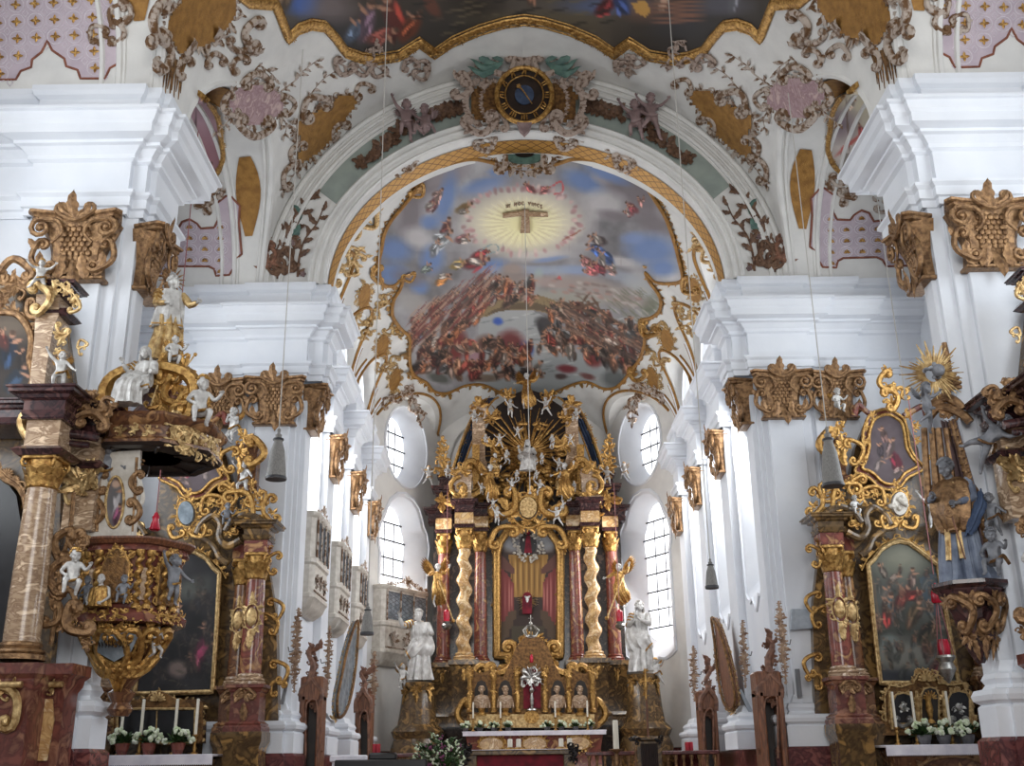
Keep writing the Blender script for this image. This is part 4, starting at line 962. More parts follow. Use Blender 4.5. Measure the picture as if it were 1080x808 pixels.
 for lab, pp, fl_, sd, sz, nm in (('tall stucco spray of leaves and roses standing on the %s chancel arch cornice', [[(293, 294), (296, 268), (306, 250), (316, 232), (324, 214), (330, 207)], [(314, 292), (316, 270), (322, 252), (334, 236), (340, 222)], [(300, 290), (288, 280), (292, 264)], [(306, 284), (310, 262), (300, 246), (308, 232)]], 1, 50, 11, 'a'),
                                 ('small stucco leaf cluster at the foot of the %s chapel arch', [[(276, 288), (280, 270), (274, 256), (282, 246)], [(272, 284), (270, 266), (276, 252)]], 0, 60, 9, 'b')):
  r = root_at('stucco_spray', lab % a, 'stucco', ARCHW, pp[0][0], s); m = NMB(s); fm = NMB(s)
  for i, q in enumerate(pp): spray(m, ARCHW, q, sz, sd + i, fl=fm)
  for i in range(5): cscroll(m, ARCHW, (pp[0][0][0] - 6 + i * 3, pp[0][0][1] - 22 - 2 * i), (pp[0][0][0] - 2 + i * 4, pp[0][0][1] - 4 - i), .4 * (-1) ** i, .12)
  m.build('leaves', MATS['wood_carved' if nm == 'b' else 'leaf_brown'], r)
  if fm.v: fm.build('roses', MATS['skin_stucco'], r)
  m = NMB(s); leaf(m, ARCHW, (pp[0][2]), (pp[0][2][0] + 10, pp[0][2][1] - 14), .5, .2, .3); leaf(m, ARCHW, (pp[0][3]), (pp[0][3][0] - 8, pp[0][3][1] - 14), .5, .2, .3); m.build('green_leaf', MATS['green_stucco'], r)
 for lab, pts in (('brown leaf garland on the green band below the %s putti of the arch', [(381, 172), (398, 160), (414, 146), (430, 133)]), ('brown leaf garland on the green band between the %s putti and the clock', [(452, 124), (468, 119), (484, 115)])):
  r = root_at('leaf_garland', lab % a, 'garland', ARCHW, pts[0], s); m = NMB(s); rg = random.Random(len(pts))
  for p in cat(pts, n=3):
   for k in range(8): t = rg.uniform(0, 6.28); q = (p[0] + rg.uniform(-3, 3), p[1] + rg.uniform(-3, 3)); leaf(m, ARCHW, q, (q[0] + 9 * cos(t), q[1] + 9 * sin(t)), .7, .2, .35, off=rg.uniform(0, 3))
  m.build('leaves', MATS['leaf_brown'], r)
for (u, v, k, rz, lab) in ((428, 122, 'reach', .3, 'mauve stucco putto reaching up on the left side of the chancel arch'), (448, 128, 'sit', -.4, 'mauve stucco putto sitting on the left side of the chancel arch'), (672, 122, 'reach', -.2, 'mauve stucco putto with raised arm on the right side of the chancel arch'), (688, 116, 'fly', .3, 'mauve stucco putto leaning out on the right side of the chancel arch')):
 P = aY(u, v + 26, 25.95); putto(k, lab, P, rz, 1.55, 'mauve putti on the chancel arch', skin_m='skin_stucco', gilt='skin_stucco')
# ---------------------------------------------------------------- painted ceiling of the nave
FP = [(150, -60), (236, -20), (262, 2), (290, 4), (304, 40), (314, 30), (328, 25), (342, 27), (354, 40), (364, 54), (380, 60), (395, 62), (420, 58), (442, 44), (458, 56), (477, 43), (505, 31), (532, 23), (553, 20)]
FPR = [(1106 - x, y + (0 if i > 0 else 0)) for i, (x, y) in enumerate(FP[:-1][::-1])]
FPA = dens(FP + FPR, 3, True)
P = Paint(140, -70, 970, 70, 2.0, (70, 62, 54), 5); P.clouds(90, 50, 8)
for x, y, rx, ry, c, al in ((470, 30, 60, 22, (58, 54, 50), .8), (600, 30, 60, 16, (86, 76, 60), .7), (350, 40, 40, 20, (42, 42, 48), .7), (740, 30, 70, 26, (52, 48, 46), .8), (320, 4, 16, 12, (70, 100, 170), 1), (350, 8, 24, 14, (120, 108, 110), .8), (640, 6, 40, 8, (90, 110, 160), .7), (685, 12, 26, 10, (120, 86, 70), .8), (720, 22, 26, 16, (58, 56, 58), .9), (560, 20, 60, 8, (104, 94, 72), .6), (760, 5, 30, 10, (96, 96, 110), .7)): P.blob(x, y, rx, ry, c, 0, .6, al)
for x, y, h, c, an in ((385, 26, 46, (150, 120, 140), .3), (372, 34, 30, (140, 160, 190), .5), (418, 22, 52, (150, 62, 50), -.4), (432, 30, 40, (168, 90, 60), .6), (400, 38, 36, (172, 96, 84), 1.2), (640, 6, 34, (150, 60, 60), .9), (655, 4, 30, (80, 100, 160), -.6), (300, -4, 40, (110, 90, 70), .2), (700, -6, 40, (170, 140, 120), .2), (775, 0, 30, (150, 150, 160), .4), (560, -8, 30, (140, 100, 80), 0)): P.person(x, y, h, [c], ang=an)
P.line([(445, -10), (462, 16)], 6, (104, 66, 52)); P.poly([(668, 4), (680, 0), (686, 10), (681, 20), (672, 12)], (196, 150, 80))
for k in range(6): P.line([(690, 4 + k * 4), (740, 2 + k * 4)], 1.2, (132, 92, 74))
for k in range(60): x = P.rg.uniform(430, 640); y = P.rg.uniform(0, 40); P.line([(x, y), (x + 16, y - 3)], 1.2, P.rg.choice([(112, 100, 76), (40, 38, 36), (84, 74, 62)]), .7)
r = root_at('ceiling_painting', 'dark figured ceiling fresco of the nave in a heavy scalloped gold frame', 'painting', NAVE, (553, 20))
canvas('canvas', NAVE, FPA, P, r, 2.2, .5)
m = MB(); stroke(m, NAVE, FPA, 6.2, closed=True, seg=10, flat=.5); m.build('frame', MATS['gold'], r)
m = MB(); stroke(m, NAVE, [(x, y + 5.5) for x, y in FPA], 1.6, closed=True, off=1); stroke(m, NAVE, [(x, y - 5.5) for x, y in FPA], 1.4, closed=True, off=1)
for i in range(0, len(FPA), 3): p = FPA[i]; shell(m, NAVE, (p[0], p[1] + 1), 5, random.Random(i).uniform(0, 6), 2.4, 5, off=3)
m.build('gilt_moulding', MATS['gold'], r)
for k, (pts, lab) in enumerate((([(352, 64), (372, 72), (390, 68), (406, 76)], 'stucco scroll under the gold ceiling frame left of the clock, beside the slanting cartouche'), ([(424, 70), (440, 64), (452, 72), (436, 78)], 'small stucco scroll under the left inner corner of the gold ceiling frame'), ([(1106 - 352, 62), (1106 - 372, 68), (1106 - 388, 64), (1106 - 402, 68)], 'stucco scroll under the gold ceiling frame right of the clock, beside the slanting cartouche'), ([(1106 - 426, 66), (1106 - 440, 60), (1106 - 456, 68), (1106 - 440, 74)], 'small stucco scroll under the right inner corner of the gold ceiling frame'), ([(384, 62), (392, 52), (398, 46), (402, 50)], 'small stucco flame on the gold ceiling frame, left of the clock'), ([(708, 58), (714, 48), (718, 42), (722, 46)], 'small stucco flame on the gold ceiling frame, right of the clock'))):
 r = root_at('stucco_scroll', lab, 'stucco', NAVE, pts[0]); m = MB(); spray(m, NAVE, pts, 8, k)
 for a_, b_ in zip(pts[:-1], pts[1:]): cscroll(m, NAVE, a_, b_, .45 * (-1) ** k, .13, off=1)
 m.build('scrollwork', MATS['stucco'], r)
# ---------------------------------------------------------------- clock
CK = PlaneY(25.75); f = CK
r = root_at('clock', 'round clock with gilt roman numerals in a shell cartouche over the chancel arch', 'clock', CK, (553, 106))
c0 = (553, 105)
def circ(c, rr, n=32, ry=None): return [(c[0] + rr * cos(2 * PI * i / n), c[1] + (ry or rr) * sin(2 * PI * i / n)) for i in range(n)]
m = MB(); m.prism(circ(c0, 28), f, .05, .12); m.build('dial', MATS['wood_dark'], r)
m = MB(); stroke(m, f, circ(c0, 29), 2.6, closed=True, seg=8, off=6); stroke(m, f, circ(c0, 20), .8, closed=True, off=8)
for k in range(12):
 t = PI * k / 6; nb = (2, 1, 2, 3, 3, 2, 3, 3, 3, 3, 2, 2)[k]
 for j in range(nb):
  t2 = t + (j - (nb - 1) / 2) * .11; sl = .06 if k in (4, 9, 11, 0, 10) and j == 0 else 0
  stroke(m, f, [(c0[0] + 21.5 * sin(t2 - sl), c0[1] - 21.5 * cos(t2 - sl)), (c0[0] + 26 * sin(t2 + sl), c0[1] - 26 * cos(t2 + sl))], .8, off=8)
m.build('numeral_ring', MATS['gold'], r)
m = MB(); m.prism(circ(c0, 10), f, .2, .04); m.build('centre_disc', MATS['clock_blue'], r)
m = MB(); stroke(m, f, [(c0[0] - 6, c0[1] - 7), (c0[0], c0[1]), (c0[0] + 8, c0[1] + 12)], .9, .5, off=12); flower(m, f, (c0[0] - 6, c0[1] - 7), 2.5, off=11); m.build('hand', MATS['gold'], r)
for q in (-1, 1):
 X = lambda x: c0[0] + q * x
 m = MB(); fill(m, f, [(X(26), 88), (X(46), 88), (X(56), 100), (X(54), 126), (X(40), 130), (X(24), 124)], 3, 1); m.build('shell_field', MATS['gold_dark'], r)
m = MB()
for q in (-1, 1):
 X = lambda x: c0[0] + q * x
 for i in range(12): t = -1.0 + i * .19; shell(m, f, (X(38 + 20 * cos(t)), 108 + 22 * sin(t)), 8, t if q > 0 else PI - t, 1.6, 5, .2)
 for i in range(9): t = -1.2 + i * .28; shell(m, f, (X(26 + 16 * cos(t)), 108 + 20 * sin(t)), 7, t if q > 0 else PI - t, 1.6, 4, .2)
 for p, e, b in (((62, 80), (70, 104), .4), ((40, 86), (64, 84), -.3), ((30, 128), (62, 134), .35), ((18, 134), (36, 124), -.3), ((10, 64), (34, 76), .4), ((6, 40), (24, 56), -.4), ((4, 24), (14, 42), .4), ((30, 60), (44, 74), .5)): cscroll(m, f, (X(p[0]), p[1]), (X(e[0]), e[1]), b * q, .13)
 for p, e in (((66, 84), (74, 74)), ((58, 132), (66, 144)), ((20, 60), (34, 52)), ((12, 40), (24, 30)), ((4, 24), (10, 6)), ((40, 78), (52, 68)), ((34, 128), (30, 142)), ((8, 70), (2, 52))): leaf(m, f, (X(p[0]), p[1]), (X(e[0]), e[1]), .55, .2 * q, .35)
shell(m, f, (553, 70), 18, -PI / 2, 2.4, 7); shell(m, f, (553, 34), 14, -PI / 2, 2.2, 7); leaf(m, f, (553, 28), (553, 0), .4, .1, .2); leaf(m, f, (553, 62), (553, 40), .6, .1, .3)
m.build('stucco_frame', MATS['stucco'], r)
for q in (-1, 1):
 for p, e in (((26, 70), (46, 46)), ((24, 68), (56, 62)), ((22, 66), (34, 40)), ((28, 72), (60, 70)), ((16, 20), (24, 8))): m = MB(); leaf(m, f, (553 + q * p[0], p[1]), (553 + q * e[0], e[1]), .3, .35 * q, .3, off=3); m.build('palm_leaf', MATS['green_stucco'], r)
m = MB(); m.prism([(545, 134), (561, 134), (558, 142), (553, 147), (548, 142)], f, .1, .15); m.build('pendant_shield', MATS['skin_stucco'], r)
# ---- green cartouche with the air hole, and stucco on the soffit
f = PlaneY(27.5); r = root_at('stucco_cartouche', 'pale green shell cartouche with a dark oval hole at the crown of the chancel arch', 'cartouche', f, (553, 166))
m = MB(); P0 = circ((553, 165), 22, 24, 9); m.prism(P0, f, 0, .12); m.build('field', MATS['green_stucco'], r)
m = MB(); rocaille(m, f, P0, 7, 77); rocaille(m, f, circ((553, 167), 30, 24, 14), 7, 78)
for q in (-1, 1): cscroll(m, f, (553 + q * 36, 158), (553 + q * 22, 180), .4 * q, .13); leaf(m, f, (553 + q * 10, 178), (553 + q * 14, 190), .5, .2, .3)
m.build('rocaille_border', MATS['stucco_gilt'], r); m = MB(); m.prism(circ((553, 165), 10, 20, 3.6), f, .125, .02); m.build('oval_hole', MATS['black_field'], r)
# ================================================================ CHANCEL VAULT
CPL = [(553, 172), (535, 176), (520, 170), (500, 166), (484, 168), (468, 173), (449, 183), (434, 204), (421, 220), (411, 232), (404, 246), (401, 262), (398, 278), (402, 298), (414, 300), (424, 292), (421, 304), (414, 316), (413, 332), (421, 345), (431, 355), (431, 370), (432, 386), (437, 396), (449, 403), (457, 412), (471, 414), (490, 406), (509, 405), (528, 413), (550, 417)]
CPR = [(568, 416), (582, 414), (604, 405), (620, 402), (637, 409), (650, 408), (659, 400), (666, 390), (676, 377), (681, 357), (676, 338), (688, 334), (697, 326), (697, 312), (686, 296), (682, 286), (692, 296), (708, 298), (721, 294), (718, 276), (713, 256), (704, 230), (692, 210), (680, 193), (664, 182), (644, 172), (626, 167), (605, 166), (588, 171), (570, 176)]
CPA = cat(CPL + CPR, True, 4)
P = Paint(385, 155, 735, 425, 1.0, (150, 148, 150), 11); g = P.clouds(110, 70, 3); P.clouds(34, 46, 5); P.clouds(12, 22, 6)
bl = (98, 126, 178); gy = (112, 104, 108); w_ = (188, 184, 184)
for x, y, rx, ry, c, an in ((455, 190, 34, 12, gy, -.5), (432, 225, 12, 26, gy, .2), (470, 185, 24, 9, (140, 132, 134), -.3), (510, 195, 24, 8, bl, -.25), (525, 180, 10, 4, bl, 0), (470, 208, 9, 26, bl, .25), (452, 233, 9, 7, bl, 0), (415, 262, 18, 12, bl, .2), (412, 288, 16, 10, bl, 0), (440, 250, 16, 10, w_, .3), (455, 272, 12, 14, bl, .2), (442, 302, 9, 7, bl, 0), (430, 292, 16, 7, gy, .3), (435, 318, 20, 10, (158, 154, 150), .4), (616, 190, 22, 10, bl, .35), (640, 186, 14, 7, w_, .2), (660, 196, 30, 12, gy, .5), (640, 182, 24, 6, bl, .4), (680, 215, 12, 22, gy, -.3), (692, 235, 16, 9, gy, .3), (640, 214, 20, 14, w_, .2), (648, 226, 16, 5, gy, .2), (688, 262, 26, 15, bl, .1), (668, 250, 12, 6, (120, 140, 182), 0), (700, 282, 14, 8, bl, 0), (655, 275, 18, 5, w_, .2), (570, 268, 30, 6, w_, -.05), (580, 272, 16, 2.5, bl, -.15), (520, 279, 14, 7, bl, -.2), (610, 284, 20, 5, (130, 148, 182), .1), (560, 284, 40, 5, (150, 160, 178), 0), (660, 292, 24, 6, (150, 156, 168), .3), (680, 306, 20, 12, (170, 172, 172), .6), (686, 322, 8, 10, (92, 100, 78), .4)): P.blob(x, y, rx, ry, c, an, .45, .8)
# glory with rays
P.blob(551, 232, 62, 36, (206, 196, 188), 0, .35, .9); P.blob(551, 233, 50, 28, (228, 220, 184), 0, .4); P.blob(551, 236, 26, 17, (238, 230, 176), 0, .7)
for k in range(56):
 t = 2 * PI * k / 56; P.line([(551 + 16 * cos(t), 234 + 10 * sin(t)), (551 + 46 * cos(t), 233 + 27 * sin(t))], .55, (246, 238, 196) if k % 2 else (206, 190, 150), .6)
for k in range(90):
 t = P.rg.uniform(0, 2 * PI); q = P.rg.uniform(.98, 1.14); P.blob(551 + 56 * q * cos(t), 231 + 33 * q * sin(t), 2.6, 1.8, P.rg.choice([(196, 160, 156), (176, 132, 132), (216, 190, 182), (150, 116, 116)]), t, .5, .8)
# city and landscape
for x, y, rx, ry, c in ((541, 289, 15, 9, (134, 122, 116)), (541, 282, 10, 5, (150, 134, 126)), (568, 292, 5, 9, (152, 164, 158)), (585, 297, 30, 6, (158, 140, 134)), (615, 298, 26, 8, (150, 138, 132)), (640, 306, 30, 8, (152, 142, 136)), (660, 316, 24, 7, (146, 134, 128)), (600, 312, 40, 7, (150, 148, 138))): P.blob(x, y, rx, ry, c, .1, .4, .9)
P.poly([(586, 294), (590, 289), (594, 295)], (186, 90, 90))
for k in range(40): x = P.rg.uniform(575, 680); y = 296 + (x - 575) * .16 + P.rg.uniform(-6, 10); P.blob(x, y, 3.5, 1.4, P.rg.choice([(126, 110, 104), (176, 164, 156), (158, 126, 118)]), .2, .4, .8)
for k in range(70): x = P.rg.uniform(640, 694); y = P.rg.uniform(300, 340); P.line([(x, y), (x + 9, y + 7)], .9, P.rg.choice([(130, 128, 116), (178, 172, 164), (108, 112, 92)]), .6)
# river, bridge
P.poly([(505, 334), (530, 326), (560, 326), (590, 338), (600, 420), (500, 420), (505, 380)], (156, 158, 158)); P.poly([(520, 388), (600, 372), (680, 380), (680, 420), (505, 420)], (146, 150, 150))
for k in range(90): x = P.rg.uniform(505, 660); y = P.rg.uniform(330, 414); P.line([(x, y), (x + 10, y - 2)], .8, P.rg.choice([(184, 186, 184), (118, 124, 124), (150, 152, 150)]), .7)
P.poly(cat([(496, 326), (515, 316), (545, 310), (575, 312), (592, 320), (604, 334), (588, 334), (572, 328), (548, 326), (525, 328), (510, 334), (502, 334)], True, 4), (132, 114, 84)); P.poly(cat([(512, 331), (530, 322), (556, 318), (578, 322), (588, 332), (572, 327), (548, 325), (526, 328)], True, 4), (94, 80, 62))
for k in range(26): x = 505 + k * 3.6; P.line([(x, 317 - 5 * sin((x - 500) / 90 * PI)), (x + 1, 324 - 6 * sin((x - 500) / 90 * PI))], .4, (100, 86, 64), .7)
for x, y, rx, ry, c, an in ((552, 368, 10, 8, (44, 76, 164), .1), (525, 338, 5, 4, (50, 80, 160), .2), (438, 356, 4, 8, (56, 84, 160), .5), (470, 372, 7, 18, (112, 118, 118), .35), (482, 364, 9, 16, (112, 46, 44), .2), (500, 378, 6, 10, (156, 122, 130), .3), (538, 362, 14, 14, (104, 48, 48), .4), (514, 362, 12, 9, (92, 60, 50), .2), (456, 342, 6, 6, (170, 168, 166), .3), (575, 340, 10, 7, (52, 50, 52), .3), (571, 348, 3, 9, (48, 46, 48), -.3), (612, 338, 9, 6, (178, 90, 84), .4), (594, 330, 10, 6, (190, 168, 150), .3), (628, 376, 9, 10, (110, 44, 44), 0), (598, 388, 10, 4, (104, 34, 40), .1), (592, 396, 6, 3, (70, 52, 50), 0), (620, 396, 8, 3, (100, 60, 58), .3), (645, 352, 8, 7, (72, 70, 74), .3), (662, 376, 12, 10, (70, 66, 68), .3), (648, 398, 12, 9, (88, 92, 92), 0), (462, 398, 12, 5, (76, 78, 72), .3), (510, 398, 16, 4, (110, 94, 80), 0)): P.blob(x, y, rx, ry, c, an, .35, .92)
# the two armies: leaning ranks of small figures
red = [(126, 58, 52), (150, 76, 66), (96, 48, 44), (168, 120, 96), (104, 80, 70), (140, 118, 106), (112, 112, 112), (176, 162, 150), (86, 66, 56), (60, 48, 46), (158, 100, 70)]
def inL(x, y): return 428 < x < 560 and y > 300 + max(0, (500 - x)) * .62 - 20 and y < 322 + max(0, 505 - x) * .25 + (0 if x > 500 else 70)
for k in range(420):
 x = P.rg.uniform(428, 562); y = P.rg.uniform(292, 402)
 lo = 296 + max(0, 505 - x) * .55; hi = 318 + (max(0, 520 - x)) * 1.1
 if not lo < y < min(hi, 400): continue
 h = P.rg.uniform(10, 19); P.person(x, y, h, red, ang=P.rg.uniform(.1, 1.1))
for k in range(150): x = P.rg.uniform(428, 510); y = 300 + (505 - x) * .56 + P.rg.uniform(-8, 30); P.line([(x, y), (x + 14, y - 15)], .7, P.rg.choice([(120, 60, 56), (172, 140, 120), (80, 54, 50)]), .8)
for k in range(270):
 x = P.rg.uniform(578, 682); y = P.rg.uniform(318, 396); lo = 318 + max(0, x - 600) * .30; hi = 368 + (x - 580) * .28
 if not lo < y < hi: continue
 P.person(x, y, P.rg.uniform(11, 20), red + [(60, 58, 60), (74, 62, 58)], ang=P.rg.uniform(-1.1, .1))
for k in range(90): x = P.rg.uniform(590, 675); y = 318 + (x - 590) * .42 + P.rg.uniform(0, 26); P.line([(x, y), (x + 15, y + 9)], .8, P.rg.choice([(92, 70, 60), (140, 112, 96), (66, 54, 50)]), .8)
for k in range(90): x = P.rg.uniform(455, 570); y = P.rg.uniform(358, 396); P.person(x, y, P.rg.uniform(12, 20), red + [(170, 130, 104)], ang=P.rg.uniform(-1.5, 1.5))
for a_, b_ in (((612, 322), (622, 308)), ((606, 324), (632, 318)), ((614, 314), (660, 344)), ((590, 316), (640, 336)), ((625, 312), (634, 326))): P.line([a_, b_], 1.3, (92, 70, 56))
# angels in the sky
for x, y, h, c, an in ((456, 214, 18, (150, 70, 70), .7), (462, 206, 14, (186, 150, 140), .5), (488, 218, 16, (170, 130, 70), 1.1), (470, 240, 18, (120, 64, 60), .3), (466, 252, 22, (172, 176, 178), .8), (458, 262, 18, (176, 178, 182), .4), (486, 250, 14, (190, 130, 130), 1.1), (505, 268, 18, (150, 56, 60), 1.2), (500, 276, 24, (124, 44, 50), 1.3), (482, 278, 16, (206, 170, 90), 1.2), (466, 294, 16, (196, 130, 70), 1.0), (448, 282, 12, (140, 150, 140), .8), (630, 262, 18, (72, 104, 170), -1.1), (640, 270, 20, (78, 108, 172), -.8), (632, 252, 18, (84, 66, 66), -1.2), (620, 274, 14, (180, 120, 116), -.9), (632, 282, 18, (150, 70, 78), -1.1), (624, 286, 14, (196, 110, 110), -1.3), (646, 284, 12, (180, 140, 130), -.9), (668, 218, 14, (170, 80, 86), -.9), (676, 212, 10, (190, 140, 130), -.4), (664, 224, 10, (186, 110, 112), -1.2), (560, 198, 14, (190, 110, 108), -.9), (574, 200, 12, (196, 120, 116), 1.0)): P.person(x, y, h * 1.25, [c], ang=an); P.person(x + P.rg.uniform(-5, 5), y + P.rg.uniform(-4, 4), h * .8, [c, (180, 170, 160)], ang=an + .5)
P.line(cat([(580, 196), (592, 190), (594, 200), (584, 204)], n=4), .9, (190, 80, 84)); P.line([(594, 252), (616, 240)], .8, (150, 90, 70)); P.line(cat([(505, 264), (520, 256), (526, 262), (512, 268)], n=4), .8, (130, 150, 150))
P.line([(556, 262), (554, 290)], .5, (120, 110, 108))
for x in (530, 600, 655): P.line([(x, 256), (x + 1, 280)], .4, (150, 140, 138), .5)
r = root_at('ceiling_painting', 'bright battle and sky fresco over the whole chancel vault in a jagged gold frame', 'painting', CHV, (550, 230))
canvas('canvas', CHV, CPA, P, r, 1.15, 1.6)
m = MB(); stroke(m, CHV, CPA, 2.3, closed=True, seg=8, off=1.2); m.build('frame', MATS['gold_field'], r)
m = MB(); rocaille(m, CHV, CPA, 5.5, 5, leafy=1.2, th=.8, step=1.3)
for p, q in (((424, 293), (431, 284)), ((682, 286), (678, 278)), ((434, 206), (440, 190)), ((398, 280), (392, 292)), ((722, 294), (728, 304)), ((431, 378), (420, 372)), ((676, 340), (688, 346)), ((437, 396), (424, 392)), ((664, 392), (676, 390))): leaf(m, CHV, p, q, .6, .2, .4); cscroll(m, CHV, p, (q[0] + 6, q[1] + 5), .4, .14)
m.build('gilt_scrolls', MATS['gold'], r)
m = MB(); T = lambda pts, w=1.2: stroke(m, CHV, pts, w, off=.6)
m.prism([(550.5, 218.5), (558, 218.5), (559.3, 242), (548.5, 242)], CHV, .08, .06); m.prism([(530, 222.5), (550.5, 219.5), (550.5, 224), (530, 226)], CHV, .08, .06); m.prism([(558, 220.5), (578, 221.5), (578.5, 225), (558, 224.5)], CHV, .08, .06)
m.build('tau_cross', MATS['marble_sand'], r)
SF = {'I': [[(0, 0), (0, 1)]], 'N': [[(0, 0), (0, 1), (.6, 0), (.6, 1)]], 'H': [[(0, 0), (0, 1)], [(.6, 0), (.6, 1)], [(0, .5), (.6, .5)]], 'O': [[(.35 + .35 * cos(t), .5 + .5 * sin(t)) for t in [PI * k / 5 for k in range(11)]]], 'C': [[(.4 + .4 * cos(t), .5 + .5 * sin(t)) for t in [.8 + 4.7 * k / 8 for k in range(9)]]], 'V': [[(0, 1), (.35, 0), (.7, 1)]], 'E': [[(.5, 1), (0, 1), (0, 0), (.5, 0)], [(0, .5), (.4, .5)]]}
m = MB(); x = 534.
for ch in 'IN HOC VINCE':
 if ch == ' ': x += 3.0; continue
 y = 217.5 - 3.2 * sin((x - 534) / 36 * PI)
 for st in SF[ch]: stroke(m, CHV, [(x + a_ * 3.4, y - b_ * 3.4) for a_, b_ in st], .45, off=1.9, seg=4)
 x += 1.6 if ch == 'I' else 3.9
m.build('lettering', MATS['wood_brown'], r)
# ---- ribs, gold ovals and stucco over the spandrels of the vault
def rib(s, y, y2, t0, t1, w=.2):
 m = NMB(s); mg = NMB(s); n = 16; L, G1, G2 = [], [], []
 for i in range(n + 1):
  t = t0 + (t1 - t0) * i / n; yy = y + (y2 - y) * i / n; a, b = ch_ab(yy); p = V((-a * cos(t), yy, SP + b * sin(t))); nn = V((cos(t) / a, 0, -sin(t) / b)).normalized()
  L.append((p, nn)); G1.append(p + V((0, -w * 1.25, 0)) + nn * .02); G2.append(p + V((0, w * 1.25, 0)) + nn * .02)
 m.tube([p + nn * .02 for p, nn in L], w, 8, [nn for p, nn in L], .4); mg.tube(G1, .05, 5); mg.tube(G2, .05, 5)
 return m, mg
for s in (-1, 1):
 a_ = SIDE[s]; mw, mg = NMB(s), NMB(s)
 for y in (31.6, 35.9, 40.3):
  for y2 in (y - .75, y + .75):
   q, g_ = rib(s, y, y2, .05, .38, .13); mw.add(q.v, q.f); mg.add(g_.v, g_.f)
 for yc in (29.55, 33.75, 38.1):     # gold line round each lunette
  pts = []
  for i in range(25):
   y = yc - 1.62 + 3.24 * i / 24; z = lun(y, yc, 1.62, 2.45); q_ = min(1, (z - SP) / CB); pts.append(V((-CA * math.sqrt(1 - q_ * q_) + .03, y, z)))
  mg.tube(pts, .06, 6)
 pts = []
 for i in range(25):
  y = 41.3 + 4.5 * i / 24; z = max(SP + .5, lun(y, 43.65, 2.6, 2.7)); aa, bb = ch_ab(y); q_ = min(1, (z - SP) / bb); pts.append(V((-aa * math.sqrt(1 - q_ * q_) + .03, y, z)))
 mg.tube(pts, .06, 6)
 struct('trim_vault_ribs_%s' % a_, mw, MATS['white'], smooth=True); struct('trim_gold_lines_%s' % a_, mg, MATS['gold_field'], smooth=True)
OV = [((384, 312), 6, 13, .18, 'first'), ((403, 364), 6, 12, .22, 'second'), ((416, 400), 5.5, 12, .25, 'third')]
OVR = [((733, 306), 6.5, 13, -.2, 'first'), ((704, 358), 6, 12, -.25, 'second'), ((689, 399), 5.5, 12, -.3, 'third')]
for s, L in ((-1, OV), (1, OVR)):
 for (c, ra, rb, an, nm) in L:
  po = [(c[0] + ra * cos(t) * cos(an) - rb * sin(t) * sin(an), c[1] + ra * cos(t) * sin(an) + rb * sin(t) * cos(an)) for t in [2 * PI * k / 12 for k in range(12)]]
  cartouche(-1, CHV, po, 5.5, int(c[0]), 'small gold oval in stucco scrolls, %s on the %s of the chancel vault' % (nm, 'left' if s < 0 else 'right'), step=1.5, off=1, edge='gold_pale')
def arab(label, pts, size, seed, mt='gold_pale', f=CHV, extra=0):
 r = root_at('stucco_spray', label, 'stucco', f, pts[0][0]); m = MB(); rg = random.Random(seed)
 for i, q in enumerate(pts):
  spray(m, f, q, size, seed + i, th=size * .16)
  for p, e in zip(q[:-1], q[1:]): cscroll(m, f, p, e, rg.choice((-.5, .5, .4)), .14)
 m.build('scrollwork', MATS[mt], r)
arab('gold stucco scrolls at the left edge of the chancel vault just inside the arch', [[(352, 300), (356, 280), (366, 268), (376, 262)], [(366, 290), (372, 276), (384, 270)], [(340, 300), (346, 284), (350, 268), (362, 250), (378, 236), (396, 222)]], 9, 1)
arab('gold stucco scrolls at the right edge of the chancel vault just inside the arch', [[(760, 292), (754, 276), (744, 262), (734, 250)], [(752, 262), (742, 256), (732, 262)], [(772, 290), (768, 272), (758, 256), (744, 236), (726, 220), (714, 210)]], 9, 7)
arab('gold stucco scrolls under the first gold oval on the left chancel vault', [[(376, 332), (384, 342), (392, 336), (398, 326)], [(374, 346), (380, 356), (390, 350)], [(398, 322), (406, 312)]], 8, 13)
arab('gold stucco scrolls under the first gold oval on the right chancel vault', [[(738, 326), (728, 334), (718, 328), (712, 318)], [(736, 340), (728, 350), (720, 344)]], 8, 19)
arab('gold stucco scrolls under the second gold oval on the left chancel vault', [[(396, 384), (404, 390), (412, 384), (420, 376)], [(404, 350), (414, 346), (420, 352)]], 7, 23)
arab('gold stucco scrolls under the second gold oval on the right chancel vault', [[(706, 378), (698, 384), (690, 378), (684, 370)], [(704, 344), (694, 342), (688, 348)]], 7, 29)
WAL = {s: Plane((s * 6.15, 41.4, 10), (-s * 4.5, -2.5, 0)) for s in (-1, 1)}
arab('grey and gold stucco over the left apse oval window', [[(404, 430), (412, 420), (424, 416), (434, 422), (440, 434), (443, 444)], [(424, 416), (430, 408), (436, 412)]], 8, 31, 'stucco_gilt')
arab('grey and gold stucco over the right apse oval window', [[(700, 424), (692, 414), (682, 412), (672, 418), (667, 432), (668, 444)], [(682, 412), (676, 404), (670, 408)]], 8, 37, 'stucco_gilt')
ENDW = PlaneY(45.8)
